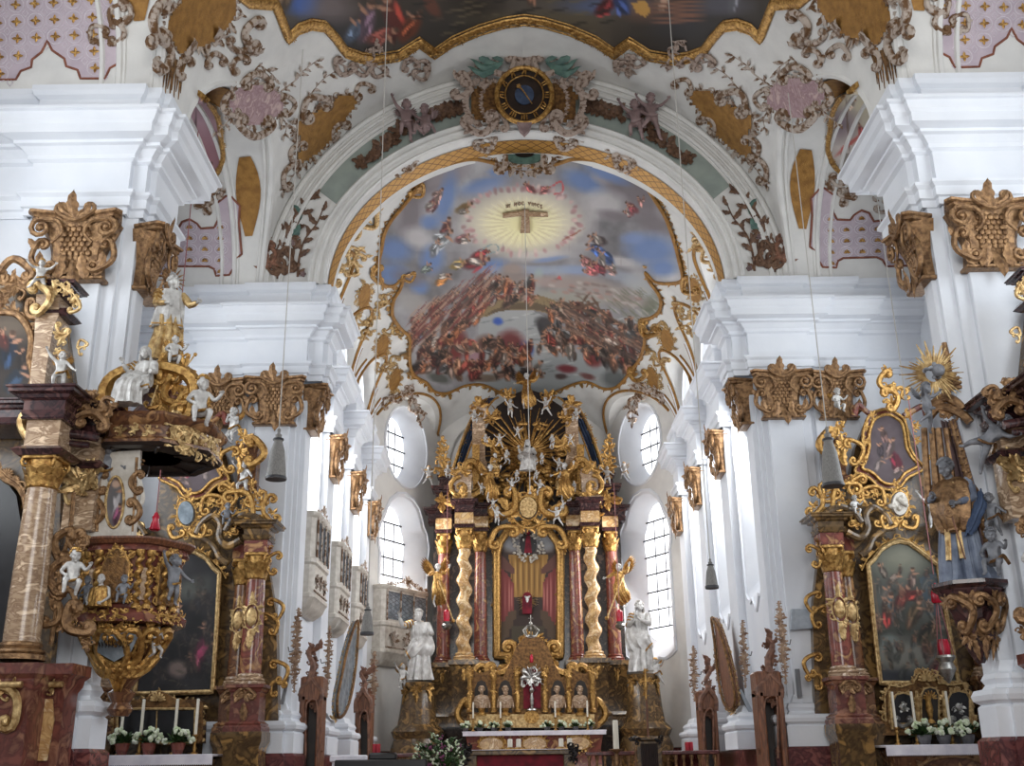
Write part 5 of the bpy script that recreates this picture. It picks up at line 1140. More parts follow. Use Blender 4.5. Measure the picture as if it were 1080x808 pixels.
for s, cx in ((-1, 462), (1, 646)):
 po = [(cx + 6 * cos(t), 436 + 9 * sin(t)) for t in [2 * PI * k / 12 for k in range(12)]]
 r = cartouche(-1, ENDW, po, 6, 90 + s, 'gold oval in grey stucco beside the %s blank arch of the apse end wall' % SIDE[s], step=1.5, off=1)
 m = MB(); spray(m, ENDW, [(cx, 450), (cx - 2, 462), (cx, 472)], 6, 3); spray(m, ENDW, [(cx, 424), (cx + 5 * -s, 418), (cx + 16 * -s, 412)], 7, 4); spray(m, ENDW, [(cx + 4 * s, 428), (cx + 6 * s, 414)], 6, 5); m.build('flourish', MATS['stucco_gilt'], r)
# stucco tufts on the soffit of the arch
for k, (u, v) in enumerate(((428, 170), (658, 170), (512, 150), (596, 148))):
 f = Surf(lambda P: 1 - (P.x / 5.4) ** 2 - ((max(0, P.z - SP) / 4.6) ** 2), 26.4, 27.5, .1)
 r = root_at('stucco_spray', 'white and gold stucco tuft on the gold lattice band, %s' % ('lower left of the arch', 'lower right of the arch', 'just left of the green cartouche', 'just right of the green cartouche')[k], 'stucco', f, (u, v)); m = MB()
 sg = 1 if u < 553 else -1
 spray(m, f, [(u - 16 * sg, v + 14), (u, v), (u + 14 * sg, v - 9)] if k < 2 else [(u + 10 * sg, v + 6), (u, v), (u - 14 * sg, v - 1)], 8, k); cscroll(m, f, (u - 10, v + 4 * sg), (u + 10, v - 4 * sg), .4, .13); cscroll(m, f, (u - 4, v - 6), (u + 6, v + 6), -.4, .13); m.build('scrollwork', MATS['stucco_gilt'], r)
# ================================================================ FURNITURE KIT
def wp(u, v, Y): return aY(u, v, Y)
def corinth(m, c, r, h):
 """corinthian capital: bell, two rows of leaves, corner volutes, abacus"""
 x, y, z = c; m.lathe([(r, 0), (r * 1.12, h * .03), (r * 1.0, h * .07), (r * 1.02, h * .5), (r * 1.08, h * .85), (r * 1.12, h * .9)], 14, (x, y, z))
 f = Cyl((x, y, z), r, lambda b: r * (1.02 + .15 * max(0, b / h - .4)))
 for row, (b0, b1, n, o) in enumerate(((0.05, .42, 8, 0), (.2, .72, 8, .5))):
  for k in range(n): a = 2 * PI * r * (k + o) / n; leaf(m, f, (a, h * b0), (a, h * b1), r * 1.0 / (h * (b1 - b0)), 0, .38, lobes=2)
 for k in range(4):
  t = PI / 4 + PI / 2 * k; d = V((cos(t), sin(t), 0)); q = V(c) + d * r * 1.2; e = V((-d.y, d.x, 0)); F = Flat(q + V((0, 0, h * .78)), d, (0, 0, 1))
  stroke(m, F, spiral((r * .12, 0), r * .34, PI / 2, 1.3, -1, 10), r * .14, r * .1, seg=5)
  stroke(m, F, [(-r * .5, -h * .25), (-r * .2, h * .05), (r * .12, r * .34)], r * .12, seg=5)
 n = 32; rows = []
 for o, zz in ((0, .88), (.04, .9), (.05, .97), (0, 1.0)):
  rows.append([(x + (r * (1.2 + o) + r * .4 * abs(cos(2 * (t - PI / 4))) ** 3) * cos(t), y + (r * (1.2 + o) + r * .4 * abs(cos(2 * (t - PI / 4))) ** 3) * sin(t), z + h * zz) for t in [2 * PI * k / n for k in range(n)]])
 m.grid(rows, close_u=True); m.add(rows[-1], [list(range(n))]); m.add(rows[0], [list(range(n))[::-1]])
def column(root, x, y, z0, z1, r, shaft, kind='smooth', cap='gold', base=None, caph=None, hand=1, turns=5.0, nm='column'):
 caph = caph or r * 2.6; bh = r * 1.0; base = base or shaft
 m = MB(); zs, ze = z0 + bh, z1 - caph
 if kind == 'smooth': m.lathe([(r * (1 - .16 * (t ** 1.8)), zs + (ze - zs) * t) for t in [i / 14 for i in range(15)]], 20, (x, y, 0))
 else:
  rows = []; n = int(turns * 20)
  for i in range(n + 1):
   t = i / n; q = 1 - .12 * t; e = r * .24 * min(1, t * 12, (1 - t) * 12); a = 2 * PI * turns * t * hand; cx, cy = x + e * cos(a), y + e * sin(a)
   rows.append([(cx + r * .86 * q * cos(k * 2 * PI / 18), cy + r * .86 * q * sin(k * 2 * PI / 18), zs + (ze - zs) * t) for k in range(18)])
  m.grid(rows, close_u=True)
 o = m.build(nm, MATS[shaft], root)
 m = MB(); m.lathe([(r * 1.42, z0), (r * 1.42, z0 + bh * .28), (r * 1.3, z0 + bh * .3), (r * 1.4, z0 + bh * .42), (r * 1.3, z0 + bh * .56), (r * 1.12, z0 + bh * .62), (r * 1.2, z0 + bh * .78), (r * 1.14, z0 + bh * .92), (r, z0 + bh)], 20, (x, y, 0)); m.build('base', MATS[base], o)
 m = MB(); corinth(m, (x, y, ze), r * .86, caph); m.build('capital', MATS[cap], o)
 return o
def rect(x, y, hw, hd, rz=0):
 return [(x + a * cos(rz) - b * sin(rz), y + a * sin(rz) + b * cos(rz)) for a, b in ((-hw, -hd), (hw, -hd), (hw, hd), (-hw, hd))]
def block(m, x, y, hw, hd, prof, rz=0, top=True):
 """moulded block on a rectangular plan; prof (outset, z) from bottom to top"""
 P = rect(x, y, hw, hd, rz); m.sweep(P, prof, True)
 for k in ((-1, 0) if top else ()):
  o, z = prof[k]; q = rect(x, y, hw + o, hd + o, rz); m.add([(a, b, z) for a, b in q], [[0, 1, 2, 3] if k == -1 else [3, 2, 1, 0]])
def entprof(z0, z1, o=.18):
 h = z1 - z0; return [(0, z0), (.02, z0 + h * .05), (0, z0 + h * .1), (.03, z0 + h * .28), (.0, z0 + h * .3), (0, z0 + h * .6), (o * .3, z0 + h * .66), (o * .4, z0 + h * .76), (o * .85, z0 + h * .8), (o * .85, z0 + h * .9), (o, z0 + h * .94), (o, z1)]
def pedprof(z0, z1, o=.1):
 h = z1 - z0; return [(o, z0), (o, z0 + h * .1), (o * .7, z0 + h * .13), (o * .8, z0 + h * .17), (0, z0 + h * .22), (0, z0 + h * .82), (o * .4, z0 + h * .86), (o * .5, z0 + h * .9), (o, z0 + h * .93), (o, z1)]
def acanth_cluster(m, f, c, R, seed, n=7):
 rg = random.Random(seed)
 for k in range(n):
  t = 2 * PI * k / n + rg.uniform(-.3, .3); l = R * rg.uniform(.7, 1.15); leaf(m, f, c, (c[0] + l * cos(t), c[1] + l * sin(t)), .5, rg.uniform(-.3, .3), .35)
  if k % 2: cscroll(m, f, (c[0] + .3 * l * cos(t + .4), c[1] + .3 * l * sin(t + .4)), (c[0] + .95 * l * cos(t + .5), c[1] + .95 * l * sin(t + .5)), rg.choice((-.45, .45)), .13)
 shell(m, f, c, R * .4, PI / 2, 2.6, 6)
def framed(name, label, cat_, f, poly, P, fw=2., seed=1, edge='gold', size=None, step=None, mir=False, inner=None, closed=True, smooth=True):
 """a framed picture on drawing f: canvas, moulded frame, carved ornament"""
 D = cat(poly, True, 5) if smooth else dens(poly, fw * 1.5, True); r = root_at(name, label, cat_, f, poly[0])
 if P is not None: canvas('canvas', f, D, P, r, step, .2)
 m = MB(); stroke(m, f, D, fw, closed=True, seg=8); stroke(m, f, D, fw * .35, closed=True, off=fw * .8); m.build('frame', MATS[edge], r)
 if size: m = MB(); rocaille(m, f, D, size, seed, th=fw * .3, step=1.5); m.build('carving', MATS[edge], r)
 return r
def candle(label, loc, h, r=.03, group=None, stick=None):
 t = thing('candle', label, 'candle', loc, 0, group); x, y, z = loc
 m = MB(); z0 = 0
 if stick:
  s = MB(); s.lathe([(r * 2.6, 0), (r * 2.4, .03), (r * .9, .06), (r * 1.5, stick * .3), (r * .7, stick * .5), (r * 1.4, stick * .75), (r * .8, stick * .85), (r * 2.2, stick * .95), (r * 2.2, stick)], 12, loc); s.build('candlestick', MATS['gold'], t); z0 = stick
 m.lathe([(r, z0), (r, z0 + h), (r * .6, z0 + h + .01), (.001, z0 + h + .012)], 12, loc); w = m.build('wax', MATS['wax'], t)
 m = MB(); m.tube([(x, y, z + z0 + h), (x + .004, y, z + z0 + h + .03)], .004, 5); m.build('wick', MATS['iron'], w); return t
def flowers(label, loc, R, seed, pot='pot_grey', petal='petal_white', group=None, n=16, ph=.22):
 t = thing('potted_flowers', label, 'flowers', loc, 0, group); rg = random.Random(seed); x, y, z = loc
 m = MB(); m.lathe([(R * .3, 0), (R * .42, ph * .5), (R * .5, ph), (R * .42, ph * 1.05), (R * .3, ph * .9)], 14, loc); m.build('pot', MATS[pot], t)
 m, l = MB(), MB()
 for k in range(n):
  a, p = rg.uniform(0, 2 * PI), rg.uniform(.1, 1.5); d = V((cos(p) * cos(a), cos(p) * sin(a), sin(p) * .9)); c = V((x, y, z + ph)) + d * R * rg.uniform(.75, 1.05)
  l.tube([V((x, y, z + ph * .9)), V((x, y, z + ph)) + d * R * .5, c], R * .03, 4)
  for j in range(7): q = V((rg.gauss(0, 1), rg.gauss(0, 1), rg.gauss(0, 1))).normalized(); m.ell(c + q * R * .13, R * .12, 6, 4)
 for k in range(22):
  a, p = rg.uniform(0, 2 * PI), rg.uniform(-.2, .9); d = V((cos(p) * cos(a), cos(p) * sin(a), sin(p))); e = V((-sin(a), cos(a), 0))
  leaf(l, Flat(V((x, y, z + ph)), d, e), (R * .2, 0), (R * rg.uniform(.8, 1.1), rg.uniform(-.2, .2) * R), .5, .1, .1, lobes=1)
 m.build('blossoms', MATS[petal], t); l.build('leaves', MATS['foliage'], t); return t
def tassel(label, u, v0, v1, Y, w, top, rope='rope'):
 P = wp(u, v0, Y); Q = wp(u, v1, Y); h = P.z - Q.z; x, y = Q.x, Q.y; t = thing('bell_tassel', label, 'tassel', (x, y, Q.z), 0)
 pr = [(w * .04, h), (w * .09, h * .97), (w * .07, h * .9), (w * .16, h * .87), (w * .14, h * .82), (w * .24, h * .78), (w * .2, h * .74), (w * .34, h * .55), (w * .46, h * .1), (w * .5, 0), (w * .44, .02), (w * .001, h * .15)][::-1]
 m = MB(); m.lathe([(r, z) for r, z in pr], 48, (x, y, Q.z), fn=lambda a, z: 1 + .06 * sin(24 * a) if z < h * .72 else 1); m.build('skirt', MATS['tassel'], t)
 m = MB(); m.lathe([(w * .25, h * .76), (w * .27, h * .78), (w * .25, h * .8)], 16, (x, y, Q.z)); m.build('collar', MATS['leading'], t); m = MB(); m.lathe([(w * .5, .0), (w * .52, .03), (w * .5, .06)], 24, (x, y, Q.z)); m.build('braid', MATS['leading'], t)
 m = MB(); m.tube([(x, y, P.z - .02), (x, y, top)], .012, 5); m.build('rope', MATS[rope], t); return t
def rays(m, c, r0, r1, n, seed, f, w=.05, a0=0, a1=2 * PI):
 rg = random.Random(seed)
 for k in range(n):
  t = a0 + (a1 - a0) * (k + .5) / n + rg.uniform(-.04, .04); L = r1 * rg.uniform(.6, 1.05); b = w * rg.uniform(.8, 1.3)
  e = [(c[0] + r0 * cos(t), c[1] + r0 * sin(t)), (c[0] + L * cos(t), c[1] + L * sin(t))]; stroke(m, f, e, b, b * .25, seg=4, flat=.6)
def cloud(m, c, R, n, seed, flat=.6):
 rg = random.Random(seed)
 for k in range(n): q = V((rg.gauss(0, .5), rg.gauss(0, .3) * flat, rg.gauss(0, .4))) * R; m.ell(V(c) + q, (R * rg.uniform(.2, .4), R * rg.uniform(.15, .3), R * rg.uniform(.16, .3)), 9, 6)
def vase(m, c, r, h): m.lathe([(r * .5, 0), (r * .55, h * .06), (r * .25, h * .14), (r * .8, h * .35), (r, h * .55), (r * .6, h * .75), (r * .35, h * .82), (r * .6, h * .9), (r * .3, h * .96), (.01, h)], 16, c)
# ================================================================ HIGH ALTAR
YA = 43.4
def q3(u, v, Y=YA): P = wp(u, v, Y); return P.x, P.y, P.z
H = thing('high_altar', 'towering marble and gold high altar with twisted columns against the apse end wall', 'altar', (0.1, 44.2, .5))
FH = PlaneY(YA); FHB = PlaneY(44.7)
ax = .12                                      # axis of the altar
zc0, zc1 = q3(557, 697)[2], q3(557, 559)[2]   # foot of the columns, top of their capitals
cols = []
for sd in (-1, 1):
 for (off, Y, r, mt, kind) in ((3.42, 44.1, .27, 'marble_rose', 'smooth'), (2.55, 43.1, .31, 'marble_yellow', 'twist'), (1.92, 43.8, .26, 'marble_rose', 'smooth')):
  k = (Y - 0) / YA; x = ax + sd * off * k ** .3
  cols.append((sd, x, Y, r)); column(H, x, Y, zc0, zc1, r, mt, kind, base='marble_yellow' if kind == 'twist' else 'marble_rose', hand=sd, caph=.82)
  m = MB(); block(m, x, Y, r * 1.25, r * 1.25, [(0, zc1), (.02, zc1 + .1), (.05, zc1 + .14)]); block(m, x, Y, r * 1.2, r * 1.2, entprof(zc1 + .62, zc1 + 1.15, .2)); e = m.build('entablature_block', MATS['marble_plum'], H)
  m = MB(); block(m, x, Y, r * 1.12, r * 1.12, [(0, zc1 + .14), (.03, zc1 + .2), (.03, zc1 + .56), (0, zc1 + .62)]); m.build('frieze_band', MATS['marble_yellow'], e)
  m = MB(); block(m, x, Y, r * 1.45, r * 1.45, pedprof(2.95, zc0, .14)); p = m.build('pedestal', MATS['marble_olive'], H)
  m = MB(); f = Flat((x, Y - r * 1.5, 0), (1, 0, 0), (0, 0, 1)); acanth_cluster(m, f, (0, zc0 - .22), .28, int(off * 10) + sd, 7); acanth_cluster(m, f, (-.22, zc0 - .2), .2, int(off * 9), 6); acanth_cluster(m, f, (.22, zc0 - .2), .2, int(off * 8), 6); leaf(m, f, (0, zc0 - .4), (0, zc0 - .85), .4, 0, .15); m.build('gilt_carving', MATS['gold'], p)
  m = MB(); block(m, x, Y, r * 1.7, r * 1.7, [(.08, .5), (.08, 1.0), (0, 1.1), (0, 2.5), (.1, 2.65), (.1, 2.95)]); m.build('plinth', MATS['marble_dark'], H)
m = MB()                                      # dark back wall of the altar between the columns
m.box(ax - 3.9, ax - 1.2, 44.5, 45.2, .5, zc1 + .9); m.box(ax + 1.2, ax + 3.9, 44.5, 45.2, .5, zc1 + .9); m.box(ax - 3.0, ax + 3.0, 44.3, 45.1, .5, 3.4); m.build('back_wall', MATS['marble_dark'], H)
m = MB(); block(m, ax - 2.6, 44.5, 1.5, .35, entprof(zc1 + .5, zc1 + 1.15, .22)); block(m, ax + 2.6, 44.5, 1.5, .35, entprof(zc1 + .5, zc1 + 1.15, .22)); m.build('entablature', MATS['marble_plum'], H)
# upper storey: inner pilasters with scrolls, dark ground behind
for sd in (-1, 1):
 x = ax + sd * 1.98; z0 = zc1 + 1.15
 m = MB(); block(m, x, 43.9, .27, .22, pedprof(z0 + 1.3, z0 + 4.3, .1)); p = m.build('upper_pilaster', MATS['marble_sand'], H)
 m = MB(); f = Flat((x, 43.62, 0), (1, 0, 0), (0, 0, 1)); acanth_cluster(m, f, (0, z0 + 4.2), .5, 5, 7); acanth_cluster(m, f, (sd * .1, z0 + 1.2), .6, 6, 7); cscroll(m, f, (sd * .5, z0 + .2), (sd * .1, z0 + 1.7), .4 * sd, .12); m.build('gilt_carving', MATS['gold'], p)
 m = MB(); x2 = ax + sd * 2.6; block(m, x2, 43.3, .34, .3, [(.1, z0), (.1, z0 + .12), (0, z0 + .2), (0, z0 + .95), (.05, z0 + 1.05), (0, z0 + 1.3)]); p = m.build('attic_volute', MATS['marble_sand'], H)
 m = MB(); f = Flat((x2, 42.95, 0), (1, 0, 0), (0, 0, 1)); stroke(m, f, spiral((sd * .12, z0 + .55), .42, PI / 2, 1.5, -sd), .1, .05); acanth_cluster(m, f, (sd * .1, z0 + 1.3), .45, 8, 6); acanth_cluster(m, f, (0, z0 + .05), .55, 9, 8); m.build('gilt_carving', MATS['gold'], p)
 m = MB(); x3 = ax + sd * 3.42; block(m, x3, 44.0, .34, .3, entprof(z0, z0 + .8, .2)); block(m, x3, 44.0, .2, .2, entprof(z0 + .8, z0 + 1.3, .12)); p = m.build('corner_attic', MATS['marble_plum'], H)
 m = MB(); f = Flat((x3, 43.6, 0), (1, 0, 0), (0, 0, 1)); acanth_cluster(m, f, (0, z0 + .1), .5, 12, 8)
 for k in range(4): acanth_cluster(m, f, (sd * .03 * k, z0 + 1.5 + .42 * k), .42 - .06 * k, 13 + k, 6)
 m.build('gilt_finial', MATS['gold'], p)
 m = MB(); f = PlaneY(43.95); s2 = lambda u: 557 + sd * (u - 557) if sd > 0 else u
 U = lambda u: u if sd < 0 else 1114 - u
 rows = []
 for k in range(15):
  t = k / 14; u, v = 520 - 36 * t ** .8, 420 + 72 * t ** 1.3; w = 7 + 3 * sin(PI * t)
  rows.append([f.hit(U(u + w * (j / 10 - .5)), v)[0] + V((0, -.12 * sin(j * 1.9 + t * 3), 0)) for j in range(11)])
 m.grid(rows); d = m.build('canopy_drapery', MATS['blue_cloth'], H)
 m = MB(); stroke(m, f, [(U(514 - 36 * t ** .8), 421 + 74 * t ** 1.3) for t in [k / 14 for k in range(15)]], 1.6); stroke(m, f, [(U(526 - 36 * t ** .8), 419 + 70 * t ** 1.3) for t in [k / 14 for k in range(15)]], 1.2)
 for k in range(6): t = k / 6; shell(m, f, (U(514 - 36 * t ** .8), 421 + 74 * t ** 1.3), 5, .6, 3, 5)
 m.build('gilt_fringe', MATS['gold'], d)
m = MB(); P = [(508, 540), (506, 500), (512, 455), (524, 430), (545, 416), (557, 412), (570, 416), (592, 430), (603, 455), (608, 500), (606, 540)]; m.prism(P, PlaneY(44.9), 0, .2); m.build('upper_back_panel', MATS['wood_dark'], H)
f = PlaneY(44.2); m = MB(); rays(m, (557, 478), 8, 62, 44, 4, f, 1.5); m.build('ray_glory', MATS['gold'], H)
m = MB()
for k, (u, v, R) in enumerate(((530, 480, 14), (586, 480, 14), (540, 500, 16), (574, 502, 16), (557, 512, 14), (524, 512, 14), (592, 514, 14), (557, 492, 12), (545, 452, 9), (570, 452, 9), (512, 530, 12), (603, 532, 12), (535, 522, 12), (580, 524, 12))): cloud(m, f.hit(u, v)[0] + V((0, -.3, 0)), R * .036, 9, k)
m.build('cloud_bank', MATS['gold'], H)
m = MB(); f = PlaneY(43.7)
for k, (u, v, R) in enumerate(((508, 500, 14), (606, 500, 14), (520, 470, 12), (594, 470, 12), (500, 520, 14), (614, 520, 14), (518, 440, 11), (596, 440, 11), (530, 540, 13), (584, 540, 13), (536, 418, 10), (578, 418, 10), (480, 515, 12), (634, 515, 12), (545, 530, 10), (570, 530, 10), (486, 540, 10), (628, 540, 10), (512, 552, 9), (602, 552, 9), (492, 500, 10), (622, 500, 10))): acanth_cluster(m, f, (u, v), R, k, 6)
for u in (502, 612): m.prism([(u - 3, 520), (u + 3, 520), (u + 4, 470), (u - 4, 470)], f, 0, .2)
m.build('gilt_acanthus', MATS['gold'], H)
m = MB(); f = PlaneY(43.2); m.prism([(557 + 9 * cos(t), 536 + 11 * sin(t)) for t in [2 * PI * k / 20 for k in range(20)]], f, 0, .15); p = m.build('crest_shield', MATS['gold_pale'], H)
m = MB(); rocaille(m, f, [(557 + 11 * cos(t), 536 + 13 * sin(t)) for t in [2 * PI * k / 20 for k in range(20)]], 8, 3); rocaille(m, f, [(557 + 17 * cos(t), 540 + 17 * sin(t)) for t in [2 * PI * k / 20 for k in range(20)]], 9, 4)
for q in (-1, 1): cscroll(m, f, (557 + q * 16, 556), (557 + q * 40, 572), -.25 * q, .1); cscroll(m, f, (557 + q * 14, 520), (557 + q * 34, 544), .35 * q, .12); leaf(m, f, (557 + q * 20, 540), (557 + q * 36, 528), .5, .2, .3)
m.build('crest_scrolls', MATS['gold'], p)
# the altarpiece: a columned hall seen in its gold frame
fp = PlaneY(44.25); AP = [(524, 692), (524, 585), (527, 573), (534, 562), (545, 555), (557, 552), (569, 555), (580, 562), (588, 573), (591, 585), (591, 692)]
P = Paint(515, 545, 600, 700, .7, (58, 44, 38), 3)
P.poly([(536, 585), (578, 585), (572, 630), (542, 630)], (150, 112, 58))
for k in range(12): P.line([(540 + k * 3, 588), (541 + k * 2.8, 628)], .7, (190, 150, 84) if k % 2 else (110, 78, 40))
P.blob(557, 566, 30, 16, (176, 172, 170), 0, .4); P.blob(540, 572, 10, 9, (140, 140, 142), .3); P.blob(576, 572, 10, 9, (140, 140, 142), -.3)
for q in (-1, 1):
 for i, (x, w) in enumerate(((29, 3.2), (24, 2.6), (20, 2.1), (17, 1.7))):
  P.poly([(557 + q * (x - w), 600 + i * 5), (557 + q * (x + w), 597 + i * 5), (557 + q * (x + w), 662 - i * 5), (557 + q * (x - w), 660 - i * 5)], (120, 54, 52)); P.line([(557 + q * x, 602 + i * 5), (557 + q * x, 658 - i * 5)], .6, (176, 110, 100)); P.poly([(557 + q * (x - 4), 658 - i * 5), (557 + q * (x + 4), 661 - i * 5), (557 + q * (x + 4), 684 - i * 9), (557 + q * (x - 4), 680 - i * 9)], (84, 66, 50))
 P.poly([(557 + q * 33, 580), (557 + q * 14, 600), (557 + q * 14, 606), (557 + q * 33, 598)], (96, 62, 54))
P.poly([(525, 692), (590, 692), (590, 676), (525, 676)], (40, 34, 34))
for k in range(22): P.blob(527 + k * 3, 682, 1.2, 3, (70, 50, 46), 0, .3)
P.poly([(540, 660), (574, 660), (574, 676), (540, 676)], (70, 62, 48))
canvas('altarpiece_scene', fp, dens(AP, 2, True), P, H, .8, .3)
m = MB(); D = dens(AP + [], 2, True); stroke(m, fp, D, 4.2, closed=True, seg=8, off=1); stroke(m, fp, D, 1.2, closed=True, off=5); p = m.build('altarpiece_frame', MATS['gold'], H)
m = MB(); rocaille(m, fp, dens(AP[:2][::-1] , 2), 5, 4, closed=False, step=1.4); rocaille(m, fp, dens(AP[-2:], 2), 5, 5, closed=False, step=1.4); rocaille(m, fp, dens(AP[1:-1], 2), 8, 6, closed=False, inner=False); m.build('frame_carving', MATS['gold'], p)
m = MB(); cl = [(557 + 13 * cos(t), 575 + 15 * sin(t)) for t in [2 * PI * k / 18 for k in range(18)]]
for k, c in enumerate(cl): cloud(m, fp.hit(*c)[0] + V((0, -.1, 0)), .22, 5, k)
p = m.build('cloud_wreath', MATS['cabinet_white'], H)
m = MB(); m.prism([(557 + 9 * cos(t), 574 + 12 * sin(t)) for t in [2 * PI * k / 18 for k in range(18)]], fp, .02, .1); q = m.build('dark_medallion', MATS['black_field'], p)
m = MB(); m.prism([(555, 566), (559, 566), (561, 584), (553, 584)], fp, .12, .06); m.ell(fp.hit(557, 563)[0] + V((0, -.2, 0)), .09, 8, 6); m.build('small_figure', MATS['red_cloth'], p)
m = MB(); rays(m, (556, 634), 5, 17, 34, 5, fp, .6); m.build('tabernacle_rays', MATS['gold_pale'], H)
m = MB(); m.prism([(551, 648), (551, 630), (553, 626), (556, 625), (559, 626), (561, 630), (561, 648)], fp, .08, .1); p = m.build('red_niche', MATS['red_cloth'], H)
m = MB(); f = fp; leaf(m, f, (556, 633), (552, 630), .6, .2, .1, 6); leaf(m, f, (556, 633), (560, 630), .6, -.2, .1, 6); leaf(m, f, (556, 631), (556, 637), .6, 0, .1, 6); m.build('dove', MATS['silver_white'], p)
# ---- statues and angels of the high altar: each its own thing
def hp(u, v, Y): return wp(u, v, Y)
AG = 'silver and gold putti of the high altar'
statue('seat', 'white seated figure with raised hand among gold rays at the top of the high altar', hp(557, 500, 43.5), 0, 1.05)
statue('angel', 'gold angel with spread wings crowning the high altar under the fresco', hp(556, 433, 43.3), 0, .95)
for k, (u, v, kd, rz, sc, Y, lab) in enumerate(((538, 440, 'reach', .4, 1.0, 43.3, 'white putto left of the crowning gold angel of the high altar'), (576, 438, 'fly', -.4, 1.0, 43.3, 'white putto right of the crowning gold angel of the high altar'), (500, 450, 'sit', .3, .95, 43.5, 'white putto seated on the left upper pilaster of the high altar'), (608, 448, 'sit', -.3, .95, 43.5, 'white putto seated on the right upper pilaster of the high altar'),
 (540, 522, 'fly', .5, .9, 43.1, 'white putto flying left below the enthroned figure of the high altar'), (570, 524, 'reach', -.4, .9, 43.1, 'white putto flying right below the enthroned figure of the high altar'), (534, 490, 'kneel', .6, .8, 43.3, 'small putto head high in the gold clouds left of the enthroned figure'), (583, 474, 'kneel', -.5, .8, 43.3, 'small putto in gold clouds upper right of the enthroned figure'), (527, 472, 'fly', .2, .75, 43.4, 'small putto in the gold clouds upper left of the enthroned figure'), (590, 500, 'reach', -.2, .85, 43.3, 'small putto in the gold clouds right of the enthroned figure'),
 (524, 554, 'reach', .5, .95, 42.9, 'white putto leaning on the left slope of the altarpiece frame'), (588, 554, 'fly', -.5, .95, 42.9, 'white putto leaning on the right slope of the altarpiece frame'), (641, 512, 'reach', -.2, 1.0, 43.5, 'white putto on the far right corner of the high altar entablature'), (452, 512, 'fly', .2, 1.0, 43.7, 'white putto at the far left corner of the high altar entablature'), (659, 506, 'fly', -.4, .9, 43.7, 'white putto hovering outside the right corner finial of the high altar'), (472, 508, 'sit', .3, .9, 43.5, 'white putto beside the left corner finial of the high altar'))):
 putto(kd, lab, hp(u, v, Y), rz, sc, AG)
statue('angel', 'gold angel kneeling on the left upper scroll of the high altar', hp(517, 532, 43.0), .5, .95, mats=None)
statue('angel', 'gold angel kneeling on the right upper scroll of the high altar', hp(597, 530, 43.0), -.5, .95)
statue('hold', 'gold draped figure standing left in the clouds of the high altar', hp(522, 505, 43.2), .5, .62, mats=dict(robe='gold', mantle='gold_pale'))
statue('pray', 'gold draped figure standing right in the clouds of the high altar', hp(592, 524, 43.1), -.5, .62, mats=dict(robe='gold', mantle='gold_pale'))
for k, (u, v, kd) in enumerate(((512, 470, 'sit'), (602, 470, 'fly'), (545, 508, 'kneel'), (566, 508, 'sit'), (520, 538, 'fly'), (594, 540, 'sit'), (546, 462, 'fly'), (572, 490, 'kneel'), (508, 522, 'reach'), (606, 520, 'kneel'))):
 putto(kd, 'tiny silver putto of the high altar top, %s' % ('by the left pilaster', 'by the right pilaster', 'lower left of the throne', 'lower right of the throne', 'at the left foot of the crest', 'at the right foot of the crest', 'left among the rays', 'right of the throne', 'on the left scroll', 'on the right scroll')[k], hp(u, v, 43.0), .4 * (-1) ** k, .62, AG)
